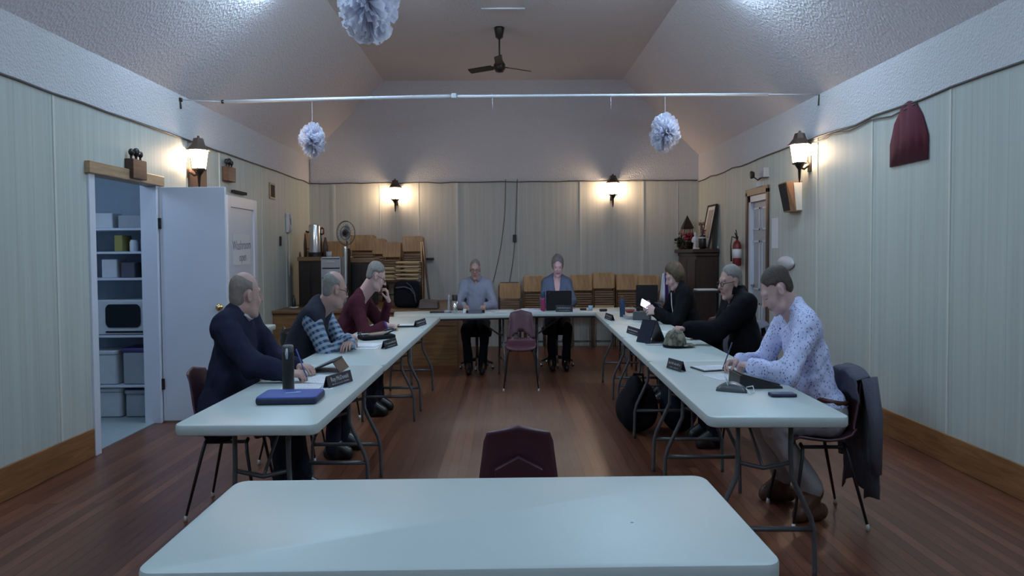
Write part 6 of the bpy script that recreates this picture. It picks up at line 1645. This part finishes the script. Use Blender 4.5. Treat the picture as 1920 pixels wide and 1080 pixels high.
# right near table
a = tp(1330, 692)
t = thing('clipboard', 'clipboard with a written page under the dotted-shirt man\'s hand', 'clipboard', (a.x, a.y, TZ)); X = T(a.x + .02, a.y, TZ + .001) @ RZ(.25)
m = MB(X); m.slab(.26, .20, 0, .006, .01, .002); build('board', m, M['black'], t)
m = MB(X); m.b2((-.115, -.085, .0062), (.12, .09, .0085)); build('page', m, M['paper'], t)
m = MB(X); lines(m, .22, .16, 7, .0086, random.Random(31)); build('writing', m, M['ink'], t)
sheet('paper_sheet', 1360, 706, .24, .20, .35, 'white sheet beside the black tablet folio, right near table', 8, .0005, None, 32)
a = tp(1417, 723)
t = thing('tablet', 'tablet propped on a black folio before the dotted-shirt man', 'tablet', (a.x, a.y, TZ)); X = T(a.x - .02, a.y - .01, TZ + .001) @ RZ(.02)
prof = [(-.13, 0), (-.13, .008), (-.125, .064), (-.118, .067), (.15, .010), (.155, .0)]
m = MB(X); n = len(prof); m.add([(x, -.10, z) for x, z in prof] + [(x, .10, z) for x, z in prof], [tuple(range(n - 1, -1, -1)), tuple(range(n, 2 * n))] + [(i, (i + 1) % n, n + (i + 1) % n, n + i) for i in range(n)]); build('folio_cover', m, M['black'], t, bevel=.002)
m = MB(X @ T(.016, 0, .0395) @ RY(.208)); m.b2((-.125, -.092, 0), (.125, .092, .005)); build('tablet_body', m, M['iron'], t, bevel=.001)
m = MB(X @ T(.016, 0, .0445) @ RY(.208)); m.b2((-.112, -.080, 0), (.112, .080, .0008)); build('screen', m, M['glass_screen'], t)
# folded grey face mask
a = tp(1372, 734)
t = thing('face_mask', 'folded grey face mask with white ear loops', 'face mask', (a.x, a.y, TZ)); X = T(a.x, a.y, TZ + .002) @ RZ(-.45)
P = []
for i in range(9):
    u_ = i / 8 * 2 - 1; P.append([(u_ * .095, -.035 + .01 * u_ * u_, .0), (u_ * .09, -.015, .030 * (1 - u_ * u_ * .5)), (u_ * .085, .015, .045 * (1 - u_ * u_ * .6)), (u_ * .088, .040, .012)])
m = MB(X); m.grid(P); o = build('mask_body', m, M['tube'], t, smooth=True); so = o.modifiers.new('s', 'SOLIDIFY'); so.thickness = .003
m = MB(X); m.tube([(-.03, .02, .045), (-.045, -.005, .075), (-.03, -.03, .055), (-.02, -.03, .03)], .0028, 6); build('ear_loop', m, M['paper'], t, smooth=True)
m = MB(X); m.tube([(.085, .02, .02), (.125, .01, .03), (.14, -.04, .008), (.12, -.08, .003), (.10, -.03, .012), (.088, -.02, .02)], .0028, 6); build('ear_loop', m, M['paper'], t, smooth=True)
a = tp(1467, 743)
t = thing('mobile_phone', 'dark phone lying on the right near table', 'phone', (a.x, a.y, TZ)); X = T(a.x, a.y, TZ + .001) @ RZ(-.03)
m = MB(X); m.slab(.155, .075, 0, .014, .012, .004); build('case', m, M['navy_edge'], t, smooth=True, sharp=.9)
m = MB(X); m.slab(.145, .066, .0135, .0150, .010, .0005); build('screen', m, M['glass_screen'], t)
a = at(1185, 980, Z=TZ); m = MB(); m.slab(.010, .004, 0, .0006, .001, .0001, T(a.x, a.y, TZ + .0003)); tag(build('pen_mark', m, M['tube'], None, (a.x, a.y, TZ)), 'tiny dark fleck on the front table', 'mark')
# bags under the right tables
def soft_bag(cx, cy, z0, w_, d_, h, mt, name, label, cat, seed, legs=()):
    F = Field((cx - w_ * .8, cy - d_ * .8, z0 - .02), (cx + w_ * .8, cy + d_ * .8, z0 + h + .12), .011); rd = random.Random(seed)
    F.ell((cx, cy, z0 + h * .42), (w_ * .5, d_ * .45, h * .42), .05)
    for _ in range(7): F.ell((cx + rd.uniform(-.28, .28) * w_, cy + rd.uniform(-.25, .25) * d_, z0 + h * rd.uniform(.25, .8)), (w_ * rd.uniform(.15, .3), d_ * rd.uniform(.15, .3), h * rd.uniform(.15, .28)), .05)
    F.ripple(.012, 22., seed); F.cut((0, 0, z0 + .002), (0, 0, -1)); v, q = F.mesh()
    t = thing(name, label, cat, (cx, cy, z0)); raw_mesh('bag_body', v, q, M[mt], t)
    m = MB(); m.tube([(cx - w_ * .2, cy - d_ * .2, z0 + h * .8), (cx - w_ * .12, cy - d_ * .25, z0 + h * 1.02), (cx + w_ * .1, cy - d_ * .2, z0 + h * 1.0), (cx + w_ * .15, cy - d_ * .15, z0 + h * .78)], .012, 6); build('handle', m, M['black_cloth'], t, smooth=True)
soft_bag(1.36, 6.85, .0, .42, .44, .46, 'black_cloth', 'backpack', 'black backpack on the floor under the right tables', 'backpack', 3)
soft_bag(1.80, 6.86, .0, .40, .42, .50, 'jeans', 'duffel_bag', 'dark blue bag behind the backpack under the right tables', 'bag', 6)
# ------------------------------------------------------------------ people
def pen(p0, p1, label, mt='ink'):
    p0, p1 = Vector(p0), Vector(p1); t = thing('pen', label, 'pen', p0)
    m = MB(); m.tube([p0 + (p1 - p0) * .08, p1], .0042, 8); build('barrel', m, M[mt], t, smooth=True)
    m = MB(); m.tube([p0, p0 + (p1 - p0) * .09], [.001, .0035], 8); build('tip', m, M['steel'], t, smooth=True)

# the man in the navy sweater
J = person('person', 'person in a navy sweater writing at the left near table, head turned away', dict(
    hip=(-2.06, 4.88, .555), dir=(1, -.06), lean=.20, spine=.525, fat=1.22, sw=.195, aw=1.22, neck=.066, jaw=1.15, hs=1.04, h=.0045,
    head=(-1.895, 4.87, 1.180), look=(.68, .72, -.05),
    wristR=(-1.50, 4.585, .790), elbowR=(-.3, -.6, -1), handR=((1, .12, -.10), (.0, .2, -1), (.1, 1, .1), (.55, .75, .5), (.5, .6)),
    wristL=(-1.53, 4.90, .785), elbowL=(-.2, .7, -1), handL=((1, -.5, -.04), (0, 0, -1), (-.3, -1, 0), (.25, .35, .25)),
    kneeR=(-1.62, 4.76, .50), ankleR=(-1.60, 4.72, .10), kneeL=(-1.62, 5.02, .50), ankleL=(-1.55, 5.05, .10), toeR=(1, -.1, 0), toeL=(1, .1, 0),
    hair=('bald', 'hair_stubble', .0035), ring=.080))
N0, sp, fs = J['N'], J['sp'], J['fs']
top_garment(J, 'sweater', M['navy'], .018, el('torso', N0 + fs * .10 + sp * .035, (.045, .045, .075), .012, None, 's'), .02)
g = J['garment']('undershirt', M['tee'], ('torso',), .009, [(N0 + fs * .02 - sp * .12, -sp)], (), None, kadd=.01)
collar(J, M['tee'], .066, .012, .02, 'undershirt_neck', .040)
trousers(J, 'trousers', M['jeans']); shoes(J, M['blackleather'])
pen((-1.375, 4.60, .752), (-1.470, 4.66, .905), 'blue pen in the hand of the man in the navy sweater', 'blue_case')

# the man in the plaid shirt and vest
J = person('person', 'person in a dark vest over a plaid shirt, arms folded on the left row', dict(
    hip=(-2.00, 6.15, .55), dir=(1, 0), lean=.52, spine=.53, fat=1.12, sw=.185, aw=1.2, neck=.062, h=.0055, hs=1.02, round=.03,
    head=(-1.565, 6.13, 1.155), look=(.80, .50, -.22),
    wristR=(-1.46, 6.16, .812), elbowR=(-.1, -.7, -1), handR=((.25, 1, .12), (-.3, .1, -1), (1, -.2, .2), (.35, .5, .3)),
    wristL=(-1.40, 6.02, .795), elbowL=(.1, .8, -1), handL=((-.2, -1, .05), (0, 0, -1), (-1, .2, .2), (.4, .5, .3)),
    kneeR=(-1.56, 6.04, .50), ankleR=(-1.58, 6.02, .10), kneeL=(-1.56, 6.28, .50), ankleL=(-1.55, 6.3, .10),
    hair=('bald', 'hair_grey', .005), ring=.075, glasses=True, arm=(.29, .27)))
N0, sp, fs = J['N'], J['sp'], J['fs']
top_garment(J, 'plaid_shirt', M['plaid'], .013, el('torso', N0 + fs * .07 + sp * .045, (.045, .045, .055), .01, None, 's'), .01, rip=(.004, 40., 3))
J['garment']('vest', M['vest'], ('torso',), .034, (), (el('torso', N0 + fs * .095 + sp * .0, (.045, .055, .11), .012, None, 's'),
    cp('torso', J['SR'] + J['rs'] * .045 - sp * .03, J['SR'] + J['rs'] * .12 - sp * .10, .055, .09, .015, 's'), cp('torso', J['SL'] - J['rs'] * .045 - sp * .03, J['SL'] - J['rs'] * .12 - sp * .10, .055, .09, .015, 's')), (.005, 40., 5))
collar(J, M['vest'], .076, .045, .5, 'vest_collar')
trousers(J, 'trousers', M['jeans']); shoes(J, M['blackleather'])

# the man in maroon
J = person('person', 'person in a maroon sweater and glasses resting chin on one hand', dict(
    hip=(-1.94, 7.72, .55), dir=(1, -.02), lean=.50, spine=.53, fat=1.1, sw=.18, aw=1.15, neck=.058, h=.0055, round=.03,
    head=(-1.485, 7.70, 1.205), look=(.84, .22, -.42),
    wristR=(-1.355, 7.56, .790), elbowR=(-.3, -.8, -1), handR=((1, .1, -.06), (0, 0, -1), (.1, 1, .1), (.5, .6, .4)),
    wristL=(-1.375, 7.83, .985), elbowL=(.5, .3, -1), handL=((-.12, -.30, 1), (-1, -.1, -.1), (-.2, -1, -.1), (.55, .7, .5)),
    kneeR=(-1.52, 7.60, .50), ankleR=(-1.54, 7.6, .10), kneeL=(-1.52, 7.86, .50), ankleL=(-1.52, 7.88, .10),
    hair=('short', 'hair_grey', .008), glasses=True, arm=(.30, .26), skin='skin_pale'))
N0, sp, fs = J['N'], J['sp'], J['fs']
p_ = [dict(i) for i in J['it']]
top_garment(J, 'sweater', M['maroon_knit'], .017, el('torso', N0 + fs * .065 + sp * .05, (.05, .05, .06), .01, None, 's'), .045)
cuff(J, 'R', M['purple'], 'cuff', .06, .005, .043)
trousers(J, 'trousers', M['jeans']); shoes(J, M['blackleather'])

# the man in the grey shirt
J = person('person', 'person in a grey-blue collared shirt and glasses facing the camera at the back', dict(
    hip=(-.465, 10.72, .56), dir=(0, -1), lean=.08, spine=.495, fat=1.12, sw=.195, aw=1.15, h=.006, gh=.007,
    head=(-.475, 10.62, 1.198), look=(0, -1, -.12), jaw=1.05,
    wristR=(-.63, 10.27, .785), elbowR=(-.9, .2, -1), handR=((.35, -1, -.05), (0, 0, -1), (1, .2, 0), (.4, .5, .4)),
    wristL=(-.31, 10.27, .785), elbowL=(.9, .2, -1), handL=((-.35, -1, -.05), (0, 0, -1), (-1, .2, 0), (.4, .5, .4)),
    kneeR=(-.62, 10.30, .50), ankleR=(-.57, 10.26, .10), kneeL=(-.32, 10.30, .50), ankleL=(-.36, 10.26, .10),
    hair=('short', 'hair_grey', .007), glasses=True))
N0, sp, fs = J['N'], J['sp'], J['fs']
top_garment(J, 'shirt', M['shirt_grey'], .013, el('torso', N0 + fs * .075 + sp * .03, (.035, .05, .06), .01, None, 's'), .015, rip=(.008, 45., 6))
collar(J, M['shirt_grey'], .066, .035, .55)
trousers(J, 'trousers', M['jeans']); shoes(J, M['blackleather'])

# the woman behind the laptop
J = person('person', 'person with short ash hair in a slate-blue V-neck top behind a laptop', dict(
    hip=(.845, 10.90, .56), dir=(0, -1), lean=.10, spine=.51, fat=1.08, sw=.175, aw=1.08, h=.006, gh=.007, neck=.050,
    head=(.855, 10.78, 1.235), look=(0, -1, -.30), skin='skin_pale',
    wristR=(.70, 10.40, .785), elbowR=(-.9, .2, -1), handR=((.1, -1, -.05), (0, 0, -1), (1, .2, 0), (.4, .4, .3)),
    wristL=(1.00, 10.40, .785), elbowL=(.9, .2, -1), handL=((-.1, -1, -.05), (0, 0, -1), (-1, .2, 0), (.4, .4, .3)),
    kneeR=(.72, 10.48, .50), ankleR=(.74, 10.52, .10), kneeL=(.98, 10.48, .50), ankleL=(.96, 10.52, .10),
    hs=1.06, hair=('pixie', 'hair_ash', .017), glasses=False))
N0, sp, fs = J['N'], J['sp'], J['fs']
top_garment(J, 'blouse', M['blouse'], .012, None, .10, rip=(.003, 30., 7)) if False else None
J['garment']('blouse', M['blouse'], ('torso', 'arm', 'fore'), .012, (), (cp('torso', N0 + fs * .10 + sp * .03, N0 + fs * .16 - sp * .17, .078, .030, .012, 's'),), (.003, 30., 7), parts=[dict(i, b=i['a'] + (i['b'] - i['a']) * .85) if i['g'] == 'fore' else i for i in J['it']])
trousers(J, 'trousers', M['jeans']); shoes(J, M['blackleather'])

# the woman with the phone
J = person('person', 'person with short brown hair in a black jacket holding up a phone', dict(
    hip=(2.38, 8.30, .55), dir=(-1, 0), lean=.36, spine=.53, fat=1.1, sw=.175, aw=1.25, h=.006, gh=.007, neck=.050,
    head=(2.105, 8.26, 1.172), look=(-.86, -.12, -.42), skin='skin_pale',
    wristR=(1.835, 8.36, .885), elbowR=(.5, .5, -1), handR=((-1, -.35, .10), (-.3, -1, -.2), (-.2, 0, 1), (.6, .6, .5)),
    wristL=(1.845, 8.10, .855), elbowL=(.5, -.5, -1), handL=((-1, .15, .12), (-.2, 1, -.3), (-.2, 0, 1), (.6, .6, .5)),
    kneeR=(1.96, 8.42, .50), ankleR=(2.0, 8.42, .10), kneeL=(1.96, 8.18, .50), ankleL=(2.0, 8.16, .10),
    hair=('bob', 'hair_auburn', .016), glasses=False))
N0, sp, fs = J['N'], J['sp'], J['fs']
top_garment(J, 'jacket', M['jacket'], .022, el('torso', N0 + fs * .08 + sp * .03, (.05, .05, .07), .01, None, 's'), .02)
J['garment']('scarf', M['tube'], ('torso',), .012, [(N0 + fs * .02 - sp * .10, -sp)], (), None, kadd=.01)
m = MB(); q0 = N0 + fs * .13 - sp * .03 - J['rs'] * .02; m.tube([q0, q0 + fs * .035 - sp * .12, q0 + fs * .05 - sp * .20], .006, 6); m.box(q0 + fs * .055 - sp * .235, (.03, .02, .06)); build('lanyard', m, M['paper'], J['t'])
trousers(J, 'trousers', M['jeans']); shoes(J, M['blackleather'])
t = thing('mobile_phone', 'phone with a bright screen held by the woman in the black jacket', 'phone', (1.735, 8.22, .90))
X = T(1.735, 8.215, .915) @ RZ(.45) @ RX(.0) @ RY(.35)
m = MB(X); m.slab(.072, .145, -.004, .004, .010, .002, RY(PI / 2) @ RZ(PI / 2) if False else RX(PI / 2) @ RZ(PI / 2)); build('case', m, M['black'], t)
m = MB(X); m.slab(.066, .138, -.0052, -.0038, .008, .0004, RX(PI / 2) @ RZ(PI / 2)); m2 = MB(X); m2.slab(.066, .138, .0038, .0052, .008, .0004, RX(PI / 2) @ RZ(PI / 2)); build('screen', m2, M['screen_on'], t)

# the man in the black jacket
J = person('person', 'person with thin grey hair in an open black jacket, one hand on the cap', dict(
    hip=(2.36, 6.42, .55), dir=(-1, -.05), lean=.22, spine=.53, fat=1.2, sw=.20, aw=1.2, h=.0055, arm=(.33, .28), neck=.066, jaw=1.1, hs=1.03,
    head=(2.165, 6.38, 1.178), look=(-.90, -.22, -.12),
    wristL=(1.715, 6.30, .850), elbowL=(.1, -.1, -1), handL=((-1, -.35, .10), (-.3, .0, -1), (.0, 1, .1), (.5, .6, .5)),
    wristR=(1.90, 6.66, .79), elbowR=(.4, .5, -1), handR=((-1, -.2, -.05), (0, 0, -1), (.1, -1, 0), (.4, .5, .4)),
    kneeR=(1.94, 6.54, .50), ankleR=(1.98, 6.54, .10), kneeL=(1.94, 6.28, .50), ankleL=(1.98, 6.26, .10),
    hair=('fade', 'hair_grey', .006), glasses=True))
N0, sp, fs = J['N'], J['sp'], J['fs']
top_garment(J, 'jacket', M['jacket'], .026, cp('torso', N0 + fs * .13 + sp * .04, N0 + fs * .24 - sp * .40, .055, .085, .015, 's'), .02, rip=(.010, 40., 9))
J['garment']('shirt', M['greycloth'], ('torso',), .014, (), (el('torso', N0 + fs * .075 + sp * .04, (.045, .045, .05), .01, None, 's'),), None)
collar(J, M['tee'], .076, .030, .5)
collar(J, M['jacket'], .094, .038, .9, 'jacket_collar', .055)
trousers(J, 'trousers', M['jeans']); shoes(J, M['blackleather'])

# the man in the dotted shirt
J = person('person', 'person in a pale blue dotted shirt bent over writing at the right near table', dict(
    hip=(2.24, 4.68, .555), dir=(-1, .02), lean=.33, spine=.545, fat=1.02, sw=.185, aw=1.12, neck=.058, h=.0042, gh=.0052, round=.02,
    head=(1.905, 4.66, 1.198), look=(-.82, .08, -.56), jaw=1.05, skin='skin_pale',
    wristR=(1.705, 4.83, .800), elbowR=(.2, .8, -1), handR=((-1, -.12, -.08), (0, -.45, -1), (-.2, -1, .3), (.60, .8, .6), (.5, .6)),
    wristL=(1.715, 4.60, .800), elbowL=(.0, -.9, -.8), handL=((-.25, 1, .06), (0, 0, -1), (1, .2, .1), (.35, .5, .3)),
    kneeR=(1.85, 4.84, .49), ankleR=(2.08, 4.92, .12), kneeL=(1.85, 4.58, .485), ankleL=(2.15, 4.56, .14), toeR=(-1, .1, 0), toeL=(-.9, -.25, 0),
    hair=('fade', 'hair_brown', .006)))
N0, sp, fs = J['N'], J['sp'], J['fs']
top_garment(J, 'shirt', M['dotted'], .015, el('torso', N0 + fs * .08 + sp * .035, (.038, .05, .055), .01, None, 's'), .005, rip=(.010, 48., 11), cuts=[(J['H'] + sp * .045 + V3(0, 0, .0), V3(0, 0, -1))])
collar(J, M['dotted'], .067, .038, .6)
m = MB(); q = N0 + fs * .155 - sp * .08
m.ell(q + (-J['rs']) * .03, (.006, .006, .006), 6); build('button', m, M['ink'], J['t'])
trousers(J, 'trousers', M['chinos'], .016, -.035)
H, r_, f_ = J['H'], J['r'], J['f']
m = MB(); P = [H + Vector(f_) * 0 if False else Vector(H + r_ * .205 * math.cos(a) + f_ * .155 * math.sin(a) + np.array([0, 0, .075 + .02 * math.sin(a)])) for a in [2 * PI * i / 28 for i in range(28)]]
m.tube(P, .014, 6, True); build('belt', m, M['leather'], J['t'], smooth=True)
shoes(J, M['leather'], True)
pen((1.572, 4.80, .752), (1.655, 4.83, .905), 'dark pen in the hand of the man in the dotted shirt', 'ink')

# ------------------------------------------------------------------ coats hung on chairs
def draped(cx, cy, ang, zt, wid, drop_back, drop_front, label, mt, seed, name='coat'):
    """coat hung over a chair back; ang = direction the chair faces (degrees)"""
    X = T(cx, cy, 0) @ RZ(math.radians(ang) - PI / 2); P = []
    n = 26
    for i in range(n + 1):
        e = i / n * 2 - 1; row_ = []
        fold = lambda z: .016 * math.sin(e * 9 + seed) + .010 * math.sin(e * 17 + z * 9 + seed)
        sag_ = -.035 * abs(e) ** 3
        for k in range(7):
            q = k / 6; row_.append((e * wid * (1 - .06 * q), -.225 + .030 + .02 * q + fold(q) * .4, zt + sag_ - drop_front * (1 - q)))
        row_.append((e * wid, -.275, zt + .022 + sag_))
        for k in range(10):
            q = (k + 1) / 10; row_.append((e * wid * (1 + .10 * q) + .01 * math.sin(q * 6 + seed), -.300 - .015 * q + fold(q) * (.3 + .8 * q), zt + sag_ - drop_back * q * (1 - .10 * abs(math.sin(e * 2.2 + seed)))))
        P.append(row_)
    m = MB(X); m.grid(P)
    t = thing(name, label, 'coat', (cx, cy, zt - .2)); o = build('coat_body', m, M[mt], t, smooth=True)
    so = o.modifiers.new('s', 'SOLIDIFY'); so.thickness = .008; so.offset = 1
    for s_ in (-1, 1):
        m = MB(X); m.tube([(s_ * (wid + .0), -.27, zt - .02), (s_ * (wid + .03), -.30, zt - .22), (s_ * (wid + .02), -.31, zt - .50)], [.05, .045, .035], 10)
        build('sleeve', m, M[mt], t, smooth=True)
draped(2.17, 4.63, 178, .785, .21, .66, .12, 'grey jacket hung over the dotted-shirt man\'s chair back', 'greycloth', 1)
draped(2.62, 7.45, 184, .80, .20, .45, .25, 'grey jacket hung over the empty chair between two seated people', 'greycloth', 5)
